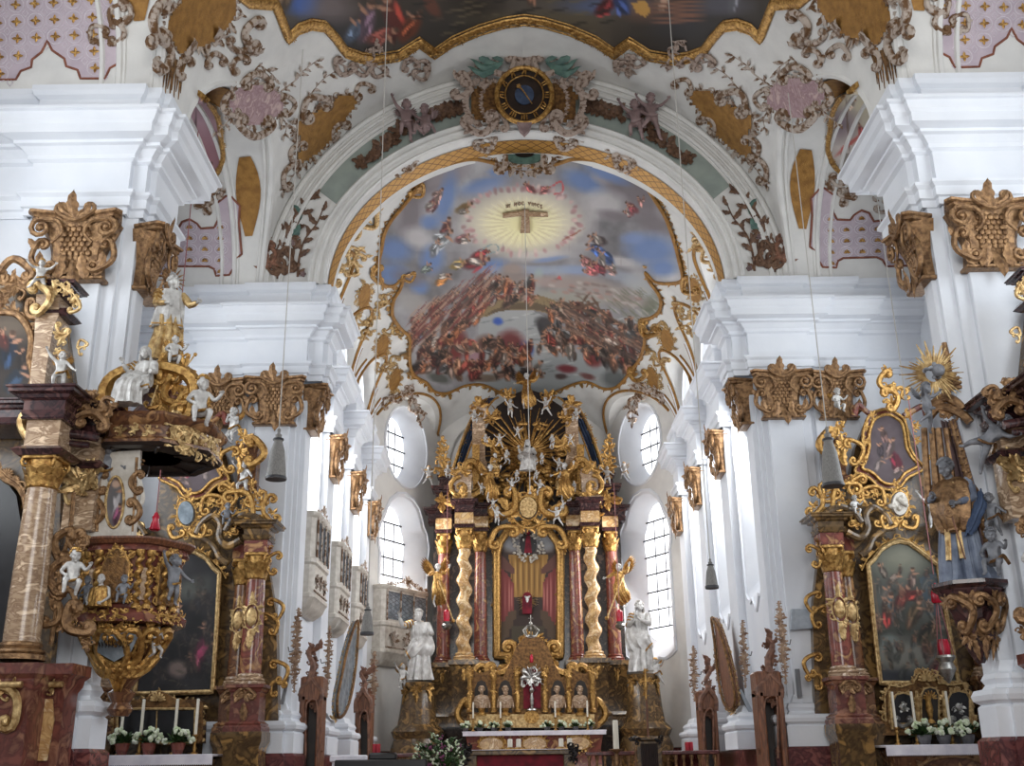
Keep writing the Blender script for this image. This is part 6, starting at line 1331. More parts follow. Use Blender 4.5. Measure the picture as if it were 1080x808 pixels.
# flanking white saints on round pedestals
for sd, u, key, rz in ((-1, 441, 'preach', .3), (1, 678, 'pray', -.4)):
 a = SIDE[sd]; Pq = hp(u, 720 if sd < 0 else 711, 41.6); Pb = V((Pq.x, Pq.y, 0))
 statue(key, 'white and gold robed saint with raised arm on the left pedestal beside the high altar' if sd < 0 else 'white and gold robed saint with folded hands on the right pedestal beside the high altar', Pq, rz, 1.55)
 t = thing('statue_pedestal', 'round brown marble pedestal under the white saint %s of the high altar' % a, 'pedestal', (Pq.x, Pq.y, .5))
 z = Pq.z; m = MB(); m.lathe([(1.0, .5), (1.0, 1.3), (.92, 1.4), (1.02, 1.7), (.98, 2.2), (.86, 2.5), (.92, 2.62), (.98, 2.75), (.9, 2.85), (.74, 3.0), (.66, 3.5), (.6, z - .5), (.52, z - .3), (.6, z - .18), (.62, z - .02), (.5, z)], 28, (Pq.x, Pq.y, 0)); m.build('drum', MATS['marble_olive'], t)
 m = MB(); f = Cyl((Pq.x, Pq.y, 0), .6)
 for q in (-.9, 0, .9): acanth_cluster(m, f, (q * .6, z - .3), .24, 4 + sd + int(q * 3), 7); leaf(m, f, (q * .6, z - .4), (q * .6, z - .8), .4, 0, .2); m.build('gilt_carving', MATS['gold'], t)
 uu = 424 if sd < 0 else 693
 putto('reach' if sd < 0 else 'fly', 'white putto at the foot of the %s saint beside the high altar' % a, hp(uu, 728 if sd < 0 else 722, 41.2), sd * -.4, 1.15, AG)
 u2 = 461 if sd < 0 else 655
 statue('angel', 'gold angel with a long rod on the %s outer column of the high altar' % a, hp(u2, 642, 42.6), -.5 * sd, 1.0)
 r = root_at('gilt_rod', 'thin gold rod held by the angel on the %s outer column of the high altar' % a, 'rod', PlaneY(42.3), (u2, 620)); m = MB(); B = [(463, 612), (478, 655)] if sd < 0 else [(658, 606), (640, 652)]; stroke(m, PlaneY(42.3), B, .8); m.build('shaft', MATS['gold_pale'], r); m = MB(); m.ell(wp(*B[1], 42.3), .08, 8, 6); m.build('finial', MATS['gold'], r)
 ul = 471 if sd < 0 else 654; r = thing('sanctuary_lamp', 'small red hanging lamp before the %s outer column of the high altar' % a, 'lamp', wp(ul, 664, 42)); c = wp(ul, 657, 42)
 m = MB(); m.lathe([(.02, -.28), (.16, -.2), (.2, -.1), (.12, 0), (.17, .04)], 14, c); m.build('silver_bowl', MATS['silver'], r); m = MB(); m.lathe([(.11, .03), (.13, .2), (.12, .42), (.05, .5)], 14, c); m.build('red_glass', MATS['red_glass'], r); m = MB(); m.tube([c + V((0, 0, .5)), c + V((0, 0, 5.5))], .012, 5); m.build('cord', MATS['rope_red'], r)
# ---- mensa, tabernacle retable, busts, flowers, candles
YM = 41.0
def mp(u, v, Y=YM): return wp(u, v, Y)
zt = mp(560, 771)[2]; xl, xr = mp(488, 772)[0], mp(639, 772)[0]; xc = (xl + xr) / 2; hw = (xr - xl) / 2
T = thing('altar_table', 'red and yellow marble high altar table with white linen', 'altar', (xc, 41.2, .9))
m = MB(); block(m, xc, 41.2, hw * .93, .45, [(.1, .9), (.1, 1.3), (.0, 1.4), (-.04, zt - .62), (.02, zt - .32), (.06, zt - .14)]); m.build('block', MATS['marble_rose'], T)
m = MB(); f = PlaneY(40.72)
for q in (-1, 0, 1):
 m = MB(); P_ = [(xc + q * hw * .6 + .42 * cos(t), zt - .45 + .22 * sin(t)) for t in [2 * PI * k / 18 for k in range(18)]]; m.prism(P_, Flat((0, 40.72, 0), (1, 0, 0), (0, 0, 1)), 0, .03)
 p = m.build('front_panel', MATS['marble_yellow'], T); m = MB()
 rocaille(m, Flat((0, 40.7, 0), (1, 0, 0), (0, 0, 1)), [(xc + q * hw * .6 + .45 * cos(t), zt - .45 + .24 * sin(t)) for t in [2 * PI * k / 18 for k in range(18)]], .14, q + 3); m.build('gilt_frame', MATS['gold'], p)
m = MB(); m.bbox(xl, xr, 40.6, 41.9, zt - .05, zt, .01); m.box(xl + .02, xr - .02, 40.59, 40.605, zt - .16, zt - .01); m.build('linen', MATS['linen'], T)
R = thing('tabernacle', 'gilded tabernacle retable with niches and a silver crown on the high altar table', 'tabernacle', (xc, 41.6, zt)); f = PlaneY(41.45)
ox = 560.5
def fl(m, poly, off, th): m.prism(poly, f, off, th)
m = MB(); SH = [(493, 768), (494, 720), (498, 706), (506, 712), (520, 706), (530, 716), (538, 700), (544, 684), (552, 674), (561, 671), (570, 674), (578, 684), (584, 700), (592, 716), (602, 706), (616, 712), (624, 706), (628, 720), (630, 768)]; m.prism(SH, f, 0, .35); m.build('body', MATS['gold_dark'], R)
for i, u in enumerate((508, 533, 588, 612)):
 m = MB(); m.prism([(u - 7, 752), (u - 7, 728), (u - 4, 720), (u, 718), (u + 4, 720), (u + 7, 728), (u + 7, 752)], f, .36, .03); n_ = m.build('niche', MATS['niche_dark'], R)
 m = MB(); rocaille(m, f, dens([(u - 8, 752), (u - 8, 728), (u - 4, 719), (u, 717), (u + 4, 719), (u + 8, 728), (u + 8, 752)], 2), 5, i, closed=False, step=1.2); m.build('niche_frame', MATS['gold'], n_)
for u in (496, 521, 546, 575, 600, 625):
 c = f.hit(u, 752)[0]; hh = f.hit(u, 712)[0].z - c.z; m = MB(); c = c + V((0, -.42, 0))
 m.lathe([(.13, 0), (.13, .1), (.09, .14), (.1, hh * .45), (.07, hh * .55), (.1, hh * .65), (.08, hh * .8), (.13, hh * .9), (.14, hh)], 12, c); f2 = Cyl(c, .1); acanth_cluster(m, f2, (0, hh * .55), .16, int(u), 5); acanth_cluster(m, f2, (0, hh * 1.05), .24, int(u) + 1, 6); m.build('baluster_column', MATS['gold'], R)
m = MB(); fl(m, [(552, 748), (552, 716), (556, 706), (561, 704), (566, 706), (570, 716), (570, 748)], .36, .05); m.build('red_door', MATS['red_cloth'], R)
m = MB(); rocaille(m, f, dens(SH[4:15], 2), 7, 9, closed=False); rocaille(m, f, dens([(550, 750), (550, 714), (556, 703), (561, 701), (567, 703), (572, 714), (572, 750)], 2), 6, 10, closed=False)
for q in (-1, 1): cscroll(m, f, (ox + q * 40, 712), (ox + q * 17, 684), -.25 * q, .1); cscroll(m, f, (ox + q * 62, 712), (ox + q * 42, 708), .4 * q, .14); cscroll(m, f, (ox + q * 68, 766), (ox + q * 72, 740), .3 * q, .12)
acanth_cluster(m, f, (ox, 690), 10, 5, 7); m.build('gilt_pediment', MATS['gold'], R)
m = MB(); fl(m, [(496, 768), (496, 754), (626, 754), (626, 768)], .36, .12); m.build('predella', MATS['gold_pale'], R); m = MB(); rocaille(m, f, [(ox + 9 * cos(t), 757 + 8 * sin(t)) for t in [2 * PI * k / 16 for k in range(16)]], 5, 11); m.prism([(ox + 8 * cos(t), 757 + 7 * sin(t)) for t in [2 * PI * k / 16 for k in range(16)]], f, .5, .05); m.build('centre_cartouche', MATS['gold'], R)
c = f.hit(560, 674)[0] + V((0, -.2, 0)); m = MB(); m.lathe([(.2, 0), (.22, .05), (.2, .1)], 16, c)
for k in range(8): t = PI * k / 4; m.tube([c + V((.2 * cos(t), .2 * sin(t), .1)), c + V((.3 * cos(t), .3 * sin(t), .3)), c + V((.14 * cos(t), .14 * sin(t), .46)), c + V((0, 0, .48))], .025, 5)
m.ell(c + V((0, 0, .55)), .07, 8, 6); m.tube([c + V((0, 0, .6)), c + V((0, 0, .85))], .02, 5); m.tube([c + V((-.09, 0, .74)), c + V((.09, 0, .74))], .02, 5); m.build('silver_crown', MATS['silver'], R)
m = MB(); c = f.hit(561, 750)[0] + V((0, -.5, 0)); m.lathe([(.2, 0), (.18, .05), (.05, .12), (.08, .4), (.04, .6), (.1, .7), (.05, .8)], 12, c); f3 = Flat(c + V((0, -.02, 0)), (1, 0, 0), (0, 0, 1)); acanth_cluster(m, f3, (0, 1.15), .42, 3, 9); rays(m, (0, 1.15), .1, .5, 18, 3, f3, .02); m.build('silver_monstrance', MATS['silver'], R)
m = MB(); m.lathe([(.05, 0), (.07, .1), (.06, .25), (.02, .3)], 10, f.hit(560.5, 700)[0] + V((0, -.4, 0))); m.build('red_lamp_glass', MATS['red_glass'], R)
def bust(label, c, sc, seed, rz):
 t = thing('reliquary_bust', label, 'bust', c, rz, 'stone-coloured busts in the high altar niches', sc)
 b, HM, B = body(dict(turn=0) if False else {}, False, .2 * (seed % 3 - 1), .05, voxel=.02)
 m = MB(); keep = [i for i, q in enumerate(b.v) if q[2] > 1.0]; ix = {i: k for k, i in enumerate(keep)}
 m.add([(b.v[i][0], b.v[i][1], b.v[i][2] - 1.0) for i in keep], [[ix[i] for i in f_] for f_ in b.f if all(i in ix for i in f_)]); m.build('body', MATS['marble_sand'], t, local=True)
 m = loft([(0, 0, .45, .1, .08), (0, 0, .38, .22, .15), (0, 0, .2, .24, .17), (0, 0, 0, .2, .16)], folds=6, amp=.06, seed=seed); m.build('robe', MATS['marble_sand'], t, local=True)
 h = hair_mb(HM, False, 'curly', seed % 2 == 0, seed); h.v = [(p[0], p[1], p[2] - 1.0) for p in h.v]; h.build('hair', MATS['marble_sand'], t, local=True)
 m = MB(); m.lathe([(.18, -.25), (.18, -.18), (.1, -.12), (.15, 0)], 14, (0, 0, 0)); m.build('foot', MATS['gold'], t, local=True)
for i, (u, lab) in enumerate(((508, 'outermost left'), (533, 'inner left'), (588, 'inner right'), (612, 'outermost right'))): bust('pale carved bust in the %s niche of the high altar tabernacle' % lab, wp(u, 747, 41.0), 1.05, i + 1, 0)
zz = zt
for i, u in enumerate((491, 506, 521, 536, 577, 592, 607, 622)):
 c = wp(u, 768, 40.75); flowers('white flowers on the high altar, %s of four %s of the monstrance' % (('outermost', 'second from outside', 'third from outside', 'innermost')[i if i < 4 else 7 - i], 'left' if i < 4 else 'right'), (c.x, c.y, zt), .24, i, group='white altar flowers on the high altar', n=11, ph=.12)
for i, u in enumerate((499, 528, 586, 620)):
 c = wp(u, 768, 40.65); candle('tall thin white candle on the high altar linen, %s' % ('leftmost', 'left of the tabernacle door', 'right of the tabernacle door', 'rightmost')[i], (c.x, c.y, zt), .55, .028, 'thin candles on the high altar', .45)
# ================================================================ SIDE ALTARS BY THE CHANCEL ARCH
AX0 = aY(969, 690, 25.8).x
class LF:               # drawing of the right altar, carried to either side: (u, v) are points measured on the right one
 def __init__(s, sd, ax, Y): s.s, s.ax, s.Y = sd, ax, Y
 def hit(s, u, v): P = aY(u, v, 25.8); return V((s.ax + s.s * (P.x - AX0), s.Y, P.z)), V((0, -1, 0))
def side_altar(sd, ax, label):
 a = SIDE[sd]; L0, L1, L2 = LF(sd, ax, 26.1), LF(sd, ax, 25.75), LF(sd, ax, 25.3)
 T = thing('side_altar', label, 'altar', (ax, 26, 0))
 g = lambda f, u, v: f.hit(u, v)[0]
 zb, zt = g(L1, 886, 716).z, g(L1, 886, 580).z
 m = MB(); m.prism([(864, 806), (860, 640), (868, 570), (893, 540), (905, 470), (918, 440), (938, 432), (958, 440), (972, 470), (984, 540), (1052, 570), (1074, 640), (1080, 806)], L0, -.25, .3); m.build('back_panel', MATS['marble_olive'], T)
 for q in (-1, 1):
  for (dx, Y, r, mt, hgt) in ((1.93, 25.35, .25, 'marble_rose', 0), (1.5, 25.85, .22, 'marble_brown', -.05)):
   x = ax + q * dx; cl = column(T, x, Y, zb, zt + hgt, r, mt, base='marble_sand', caph=.62)
   m = MB(); f = Cyl((x, Y, 0), r * 1.0); zc = zb + (zt - zb) * .5
   rocaille(m, f, [(.17 * cos(t), zc + .3 * sin(t)) for t in [2 * PI * k / 14 for k in range(14)]], .14, 3); m.ell((x, Y - r, zc), (.13, .06, .22), 10, 7); leaf(m, f, (0, zc - .3), (0, zc - .75), .4, 0, .15); leaf(m, f, (0, zc + .3), (0, zc + .6), .4, 0, .15); m.build('gilt_boss', MATS['gold_pale'], cl)
   m = MB(); block(m, x, Y, r * 1.3, r * 1.3, pedprof(2.35, zb, .1)); p = m.build('pedestal', MATS['marble_brown'] if dx < 1.8 else MATS['marble_red'], T)
   m = MB(); f = Flat((x, Y - r * 1.35, 0), (1, 0, 0), (0, 0, 1)); acanth_cluster(m, f, (0, zb - .22), .26, 4, 6); cscroll(m, f, (-.2, zb - .2), (.2, zb - .2), .3, .12); leaf(m, f, (.0, 2.6), (0, 3.0), .5, 0, .2); m.build('gilt_carving', MATS['gold_bronze'], p)
   m = MB(); block(m, x, Y, r * 1.55, r * 1.55, [(.05, 0), (.05, .5), (0, .6), (0, 2.0), (.06, 2.15), (.06, 2.35)]); m.build('plinth', MATS['marble_olive'], T)
   m = MB(); block(m, x, Y, r * 1.1, r * 1.1, [(0, zt + hgt), (0, zt + .3)]); e = m.build('impost_block', MATS['marble_rose'], T)
   m = MB(); block(m, x, Y, r * 1.2, r * 1.2, entprof(zt + .28, zt + .72, .22)); m.build('cornice', MATS['marble_olive'], T)
  U = lambda u: u if q < 0 else 969 + (969 - u) - 22
  m = MB()
  for pts, w in (([(886, 566), (900, 572), (908, 562), (906, 548), (914, 540), (926, 548), (932, 558)], 4), ([(858, 560), (866, 546), (880, 540), (894, 546), (902, 556)], 4.5), ([(900, 590), (908, 584), (914, 572), (924, 564), (936, 562)], 3.4)):
   stroke(m, L2, cat([(U(u) , v) for u, v in pts], n=5), w, w * .7, seg=8)
  m.build('broken_pediment', MATS['marble_olive'], T)
  m = MB()
  for p_, e_, b in (((852, 548), (856, 522), .3), ((858, 520), (878, 530), .45), ((872, 538), (896, 516), -.35), ((900, 508), (896, 532), .4), ((906, 520), (926, 534), -.35), ((892, 560), (898, 545), .4), ((918, 560), (930, 548), .4), ((890, 470), (898, 494), -.4), ((858, 600), (850, 580), .3)): cscroll(m, L2, (U(p_[0]), p_[1]), (U(e_[0]), e_[1]), b * (-q), .09)
  for u, v, R in ((862, 530, 9), (868, 520, 8), (880, 528, 8), (898, 556, 9), (894, 512, 8), (904, 530, 8), (862, 546, 8), (916, 524, 7), (858, 575, 7), (872, 508, 7), (884, 516, 7), (890, 538, 7), (912, 540, 6), (924, 556, 6), (852, 538, 6), (876, 545, 6)): acanth_cluster(m, L2, (U(u), v), R, int(u), 6)
  for p_, e_, b in (((860, 625), (854, 645), .4), ((860, 690), (852, 712), .4), ((852, 712), (866, 724), -.4), ((866, 640), (858, 660), .3)): cscroll(m, L1, (U(p_[0]), p_[1]), (U(e_[0]), e_[1]), b * (-q), .09)
  m.build('gilt_scrolls', MATS['gold'] if q < 0 else MATS['gold_pale'], T)
  m = MB(); c = g(L1, U(882), 500); block(m, c.x, 25.9, .22, .2, pedprof(c.z - .3, g(L1, 882, 462).z, .08)); p = m.build('upper_pilaster', MATS['marble_brown'], T)
  m = MB(); acanth_cluster(m, L2, (U(884), 474), 10, 3, 7); acanth_cluster(m, L2, (U(878), 458), 10, 4, 7); cscroll(m, L2, (U(866), 462), (U(870), 488), .4 * -q, .14); leaf(m, L2, (U(884), 480), (U(888), 500), .5, .2, .3); m.build('gilt_carving', MATS['gold'], p)
 MP = [(914, 597), (920, 591), (927, 581), (938, 574), (947, 572), (957, 574), (967, 581), (976, 588), (987, 597), (998, 660), (1009, 721), (968, 721), (927, 721), (920, 660)]
 P = Paint(905, 565, 1015, 728, 1.0, (70, 72, 66) if sd > 0 else (26, 24, 26), 20 + sd); P.clouds(40, 34, 4)
 if sd > 0:
  P.blob(948, 590, 26, 16, (128, 128, 112), 0, .7); P.poly([(968, 610), (990, 604), (998, 650), (976, 650)], (64, 76, 84)); P.blob(952, 690, 34, 16, (112, 110, 102), 0, .5); P.blob(936, 680, 10, 10, (104, 112, 108), 0, .3); P.blob(940, 715, 24, 8, (44, 46, 52), 0, .5)
  for x, y, h, c, an in ((934, 630, 24, (176, 160, 150), .2), (937, 645, 34, (84, 116, 130), .1), (934, 652, 24, (150, 56, 52), -.2), (950, 632, 30, (128, 58, 52), .5), (962, 628, 22, (160, 64, 56), 1.2), (962, 650, 34, (96, 78, 56), .4), (976, 668, 34, (64, 60, 48), .6), (990, 700, 34, (104, 44, 48), .5), (985, 665, 22, (150, 120, 96), .3), (924, 660, 24, (140, 100, 80), 0), (940, 612, 20, (120, 106, 96), .8), (960, 612, 22, (130, 110, 100), .1), (930, 604, 18, (110, 98, 88), -.5), (978, 640, 18, (150, 120, 104), -.8)): P.person(x, y, h, [c], ang=an)
  P.blob(952, 694, 30, 10, (120, 118, 110), 0, .5, .6); P.line([(918, 604), (926, 655)], 1.2, (96, 84, 70))
 else:
  for x, y, h, c, an in ((936, 676, 40, (120, 46, 72), -.5), (944, 690, 24, (140, 76, 90), .4), (958, 640, 26, (70, 66, 58), .6), (940, 626, 26, (84, 70, 62), -.7), (928, 690, 20, (96, 70, 64), 0), (930, 660, 24, (66, 52, 46), .2), (970, 660, 26, (58, 54, 46), .9)): P.person(x, y, h, [c], ang=an)
  P.blob(962, 696, 11, 9, (112, 96, 90), 0, .35); P.blob(945, 612, 22, 10, (70, 72, 66), .3, .6)
  for k in range(30): x = P.rg.uniform(918, 1000); y = P.rg.uniform(660, 716); P.line([(x, y), (x + 8, y - 3)], .7, (80, 74, 62), .6)
 for k in range(70):
  x = P.rg.uniform(918, 998); y = P.rg.uniform(602, 712); P.person(x, y, P.rg.uniform(10, 22), [(92, 76, 60), (70, 72, 68), (120, 84, 66), (84, 60, 54), (104, 100, 92)] if sd > 0 else [(40, 36, 38), (52, 44, 42), (34, 34, 40), (62, 52, 46)], skin=(150, 118, 96) if sd > 0 else (72, 58, 50), al=.45)
 P.clouds(18, 16, 9); D = dens(MP, 2.5, True); canvas('altarpiece', L1, D, P, T, 1.2, 2)
 m = MB(); stroke(m, L1, D, 2.4, closed=True, seg=8, off=2); stroke(m, L1, D, .8, closed=True, off=5); p = m.build('altarpiece_frame', MATS['gold_pale'], T)
 m = MB(); rocaille(m, L1, dens([(908, 602), (914, 590), (930, 574), (947, 567), (962, 572), (980, 586), (992, 600)], 3), 6, 3, closed=False, step=1.6, th=.8); m.build('frame_carving', MATS['gold'], p)
 UP = cat([(919, 446), (927, 441), (934, 440), (941, 443), (948, 449), (951, 460), (953, 474), (958, 484), (965, 493), (958, 498), (951, 502), (945, 510), (936, 513), (927, 510), (920, 503), (914, 499), (907, 496), (911, 486), (914, 474), (914, 460)], True, 4)
 P = Paint(900, 435, 972, 518, .8, (84, 72, 76), 30 + sd); P.clouds(26, 30, 6)
 for x, y, h, c, an in ((942, 488, 26, (142, 40, 62), -.5), (936, 476, 22, (120, 100, 96), .3), (924, 492, 18, (130, 116, 112), .5), (930, 462, 18, (120, 90, 84), -.3), (944, 500, 16, (130, 110, 104), .8), (926, 478, 16, (66, 56, 62), 0)): P.person(x, y, h, [c], ang=an)
 m = MB(); m.prism([(938 + (x - 938) * 1.25, 476 + (y - 476) * 1.16) for x, y in UP], L1, 0, .12); m.build('upper_panel', MATS['marble_rose'], T)
 canvas('upper_picture', L1, UP, P, T, 1.0, 6)
 m = MB(); stroke(m, L1, UP, 1.6, closed=True, off=6); stroke(m, L1, [(938 + (x - 938) * 1.25, 476 + (y - 476) * 1.16) for x, y in UP], 1.6, closed=True, off=5)
 for u, v in ((908, 456), (904, 490), (958, 456), (970, 490), (938, 516), (914, 444), (950, 444), (960, 470), (907, 472)): acanth_cluster(m, L2, (u, v), 6, int(u + v), 5)
 m.build('upper_frame', MATS['gold'], T)
 m = MB(); fs = L2
 for p_, e_, b in (((926, 400), (930, 420), .4), ((928, 418), (936, 438), -.35), ((936, 424), (948, 418), -.4), ((944, 420), (950, 428), .4)): cscroll(m, fs, p_, e_, b, .14)
 for u, v, R in ((930, 416, 9), (934, 432, 9), (946, 418, 8), (928, 398, 7)): acanth_cluster(m, fs, (u, v), R, int(u), 6)
 m.build('gilt_crest', MATS['gold'], T)
 m = MB(); stroke(m, L1, cat([(900, 440), (904, 428), (914, 436), (924, 440)], n=4), 3); m.build('upper_pediment', MATS['marble_rose'], T); m = MB(); stroke(m, L1, cat([(952, 440), (962, 434), (972, 430), (976, 440)], n=4), 3); m.build('upper_pediment', MATS['marble_rose'], T)
 m = MB(); m.prism([(941 + 8 * cos(t), 537 + 12 * sin(t)) for t in [2 * PI * k / 18 for k in range(18)]], L2, 0, .1)
 if sd > 0: cloud(m, g(L2, 941, 536) + V((0, -.1, 0)), .26, 9, 3)
 p = m.build('glory_cartouche', MATS['cabinet_white' if sd > 0 else 'grey_glass'], T)
 m = MB(); rocaille(m, L2, [(941 + 10 * cos(t), 537 + 14 * sin(t)) for t in [2 * PI * k / 18 for k in range(18)]], 7, 8); acanth_cluster(m, L2, (941, 556), 8, 2, 6); cscroll(m, L2, (922, 552), (936, 560), .4, .14); cscroll(m, L2, (960, 552), (946, 560), -.4, .14); m.build('cartouche_frame', MATS['gold'], p)
 zl = g(L2, 985, 786).z; m = MB(); block(m, ax, 25.1, 1.25, .4, [(.12, 0), (.12, .7), (0, .85), (-.05, zl - .5), (.05, zl - .1)]); b = m.build('mensa', MATS['marble_brown'], T)
 m = MB(); f = Flat((ax, 24.66, 0), (1, 0, 0), (0, 0, 1)); rocaille(m, f, [(.75 * cos(t), zl - .55 + .3 * sin(t)) for t in [2 * PI * k / 24 for k in range(24)]], .2, 4); m.build('gilt_carving', MATS['gold_bronze'], b)
 m = MB(); m.bbox(ax - 1.42, ax + 1.42, 24.6, 25.6, zl - .05, zl, .01); m.box(ax - 1.42, ax + 1.42, 24.585, 24.6, zl - .2, zl - .01)
 for k in range(60): m.ell((ax - 1.4 + 2.8 * k / 59, 24.59, zl - .2), (.024, .01, .03), 6, 4)
 m.build('linen', MATS['linen'], T)
 return T, (L0, L1, L2), zl
axR = AX0; axL = aY(183, 690, 25.8).x
TR, LR_, zlR = side_altar(1, axR, 'marble right side altar with a large painting of saints in red and blue')
TL, LL_, zlL = side_altar(-1, axL, 'dark marble left side altar partly hidden behind the pulpit')
# predella shrine of the right altar: three arched niches
L1, L2 = LF(1, axR, 25.55), LF(1, axR, 25.4)
t = thing('relic_shrine', 'gilt shrine with a shell niche and two black oval niches on the right side altar', 'shrine', L1.hit(975, 770)[0])
m = MB(); m.prism([(926, 776), (927, 735), (932, 724), (944, 726), (956, 722), (962, 712), (970, 708), (978, 712), (985, 722), (998, 724), (1008, 722), (1014, 735), (1020, 776)], L1, -.2, .3); m.build('body', MATS['gold_dark'], t)
for i, (u, w, v0, v1) in enumerate(((946, 10, 732, 764), (974, 9, 726, 766), (1004, 11, 730, 764))):
 po = [(u - w, v1), (u - w, v0 + 8), (u - w * .7, v0 + 2), (u, v0), (u + w * .7, v0 + 2), (u + w, v0 + 8), (u + w, v1)]
 m = MB(); m.prism(po, L2, -.02, .04); n_ = m.build('niche', MATS['niche_dark' if i == 1 else 'black_field'], t)
 m = MB(); rocaille(m, L2, dens(po, 2, True), 5, i, th=1.0, step=1.5); m.build('niche_frame', MATS['gold_pale'], n_)
 m = MB()
 if i == 1: shell(m, L2, (u, 738), 9, -PI / 2, 3, 8); m.lathe([(.1, 0), (.08, .05), (.04, .1), (.08, .3), (.06, .5), (.1, .6)], 12, L2.hit(u, 764)[0] + V((0, -.1, 0)))
 else: acanth_cluster(m, L2, (u, 748), 7, i, 8); m.ell(L2.hit(u, 747)[0], (.1, .06, .1), 8, 6); cscroll(m, L2, (u - 8, 762), (u + 8, 762), .3, .12)
 m.build('relic_mount', MATS['gold' if i == 1 else 'silver'], n_)
m = MB(); shell(m, L2, (970, 720), 11, -PI / 2, 2.8, 9, off=2); rocaille(m, L2, dens([(928, 760), (927, 735), (932, 724), (944, 726), (956, 722), (962, 712), (970, 708), (978, 712), (985, 722), (998, 724), (1008, 722), (1014, 735), (1018, 760)], 2), 6, 6, closed=False)
for u in (932, 960, 988, 1016): stroke(m, L2, [(u, 730), (u + 1, 748), (u + 3, 770)], 1.4, mid=2.2)
m.build('gilt_carving', MATS['gold_pale'], t)
for i, (u, lab) in enumerate(((962, 'left'), (982, 'middle'), (1006, 'right'))):
 c = LF(1, axR, 25.0).hit(u, 781)[0]; flowers('pale green hydrangeas in a grey pot, %s of three on the right side altar' % lab, (c.x, c.y, zlR), .33, 40 + i, n=13, ph=.2)
for i, (u, lab) in enumerate(((936, 'leftmost candle on the right side altar beside the black oval niche'), (956, 'candle on the right side altar left of the shell niche'), (992, 'candle on the right side altar right of the shell niche'))):
 c = LF(1, axR, 25.15).hit(u, 775)[0]; candle('thin white ' + lab, (c.x, c.y, zlR), .75, .03, None, .38)
c = wp(994, 672, 24.6); t = thing('sanctuary_lamp', 'silver hanging lamp with red glass before the right side altar painting', 'lamp', c)
m = MB(); m.lathe([(.02, -1.0), (.08, -.9), (.2, -.7), (.14, -.55), (.22, -.45), (.2, -.4)], 14, c); m.build('silver_bowl', MATS['silver'], t); m = MB(); m.lathe([(.12, -.4), (.14, -.2), (.1, -.05)], 12, c); m.lathe([(.1, .75), (.13, .8), (.12, .98), (.06, 1.12), (.02, 1.2)], 12, c); m.build('red_glass', MATS['red_glass'], t); m = MB()
for k in range(3): m.tube([c + V((.2 * cos(2.1 * k), .2 * sin(2.1 * k), -.42)), c + V((.04 * cos(2.1 * k), .04 * sin(2.1 * k), .75))], .012, 5)
m.tube([c + V((0, 0, 1.4)), c + V((0, 0, 5.6))], .012, 5); m.build('chain', MATS['rope_red'], t)
# black glazed shrine of the left altar
f = PlaneY(25.3); c = f.hit(167, 780)[0]; t = thing('glass_shrine', 'long black glazed shrine in a gilt frame on the left side altar', 'shrine', c)
m = MB(); m.prism([(120, 784), (121, 748), (124, 740), (150, 738), (162, 732), (168, 729), (176, 732), (186, 738), (208, 738), (215, 742), (214, 784)], f, -.25, .3); m.build('case', MATS['gold_dark'], t)
m = MB(); m.prism([(127, 783), (127, 749), (207, 749), (206, 783)], f, .06, .03); m.build('dark_glass', MATS['black_field'], t)
m = MB(); rocaille(m, f, dens([(122, 782), (122, 746), (150, 742), (168, 733), (186, 742), (212, 745), (211, 782)], 3), 7, 5, closed=False); shell(m, f, (168, 740), 10, -PI / 2, 2.8, 8, off=4); stroke(m, f, dens([(126, 784), (126, 748), (208, 748), (207, 784)], 4, True), 1.2, closed=True, off=6)
for u in (167,): stroke(m, f, [(u, 750), (u - 1, 783)], .7, off=4)
m.build('gilt_frame', MATS['gold_pale'], t)
for i, (u, lab) in enumerate(((126, 'leftmost'), (147, 'second from the left'), (183, 'third from the left'), (205, 'rightmost'))):
 c = wp(u, 790, 25.0); candle('thin white candle before the black shrine of the left side altar, %s' % lab, (c.x, c.y, zlL), .75, .035, None, .42)
for i, (u, lab) in enumerate(((128, 'left'), (156, 'middle'), (187, 'right'))):
 c = wp(u, 796, 24.9); flowers('white and green hydrangeas in a pink pot, %s of three on the left side altar' % lab, (c.x, c.y, zlL), .33, 50 + i, n=12, ph=.24, pot='marble_rose')
for (kd, u, v, Y, rz, sc, sm, lab) in (('sit', 885, 440, 25.6, .3, .9, 'silver_white', 'white putto seated left of the upper picture of the right side altar'), ('reach', 988, 560, 25.2, -.3, 1.15, 'silver_white', 'white putto on the right shoulder of the right side altar painting'), ('sit', 903, 548, 25.2, .2, .7, 'silver_white', 'tiny white putto head beside the left pediment scroll of the right side altar'),
 ('reach', 256, 522, 25.3, -.3, 1.0, 'silver_white', 'white putto reaching out on the right edge of the left side altar'), ('kneel', 245, 468, 25.5, -.4, 1.1, 'silver_white', 'white putto kneeling on the right top corner of the left side altar'), ('sit', 238, 560, 25.1, .3, .8, 'stone_grey', 'small grey putto in the pediment scrolls of the left side altar')):
 putto(kd, lab, wp(u, v, Y), rz, sc, 'putti of the side altars', skin_m=sm)
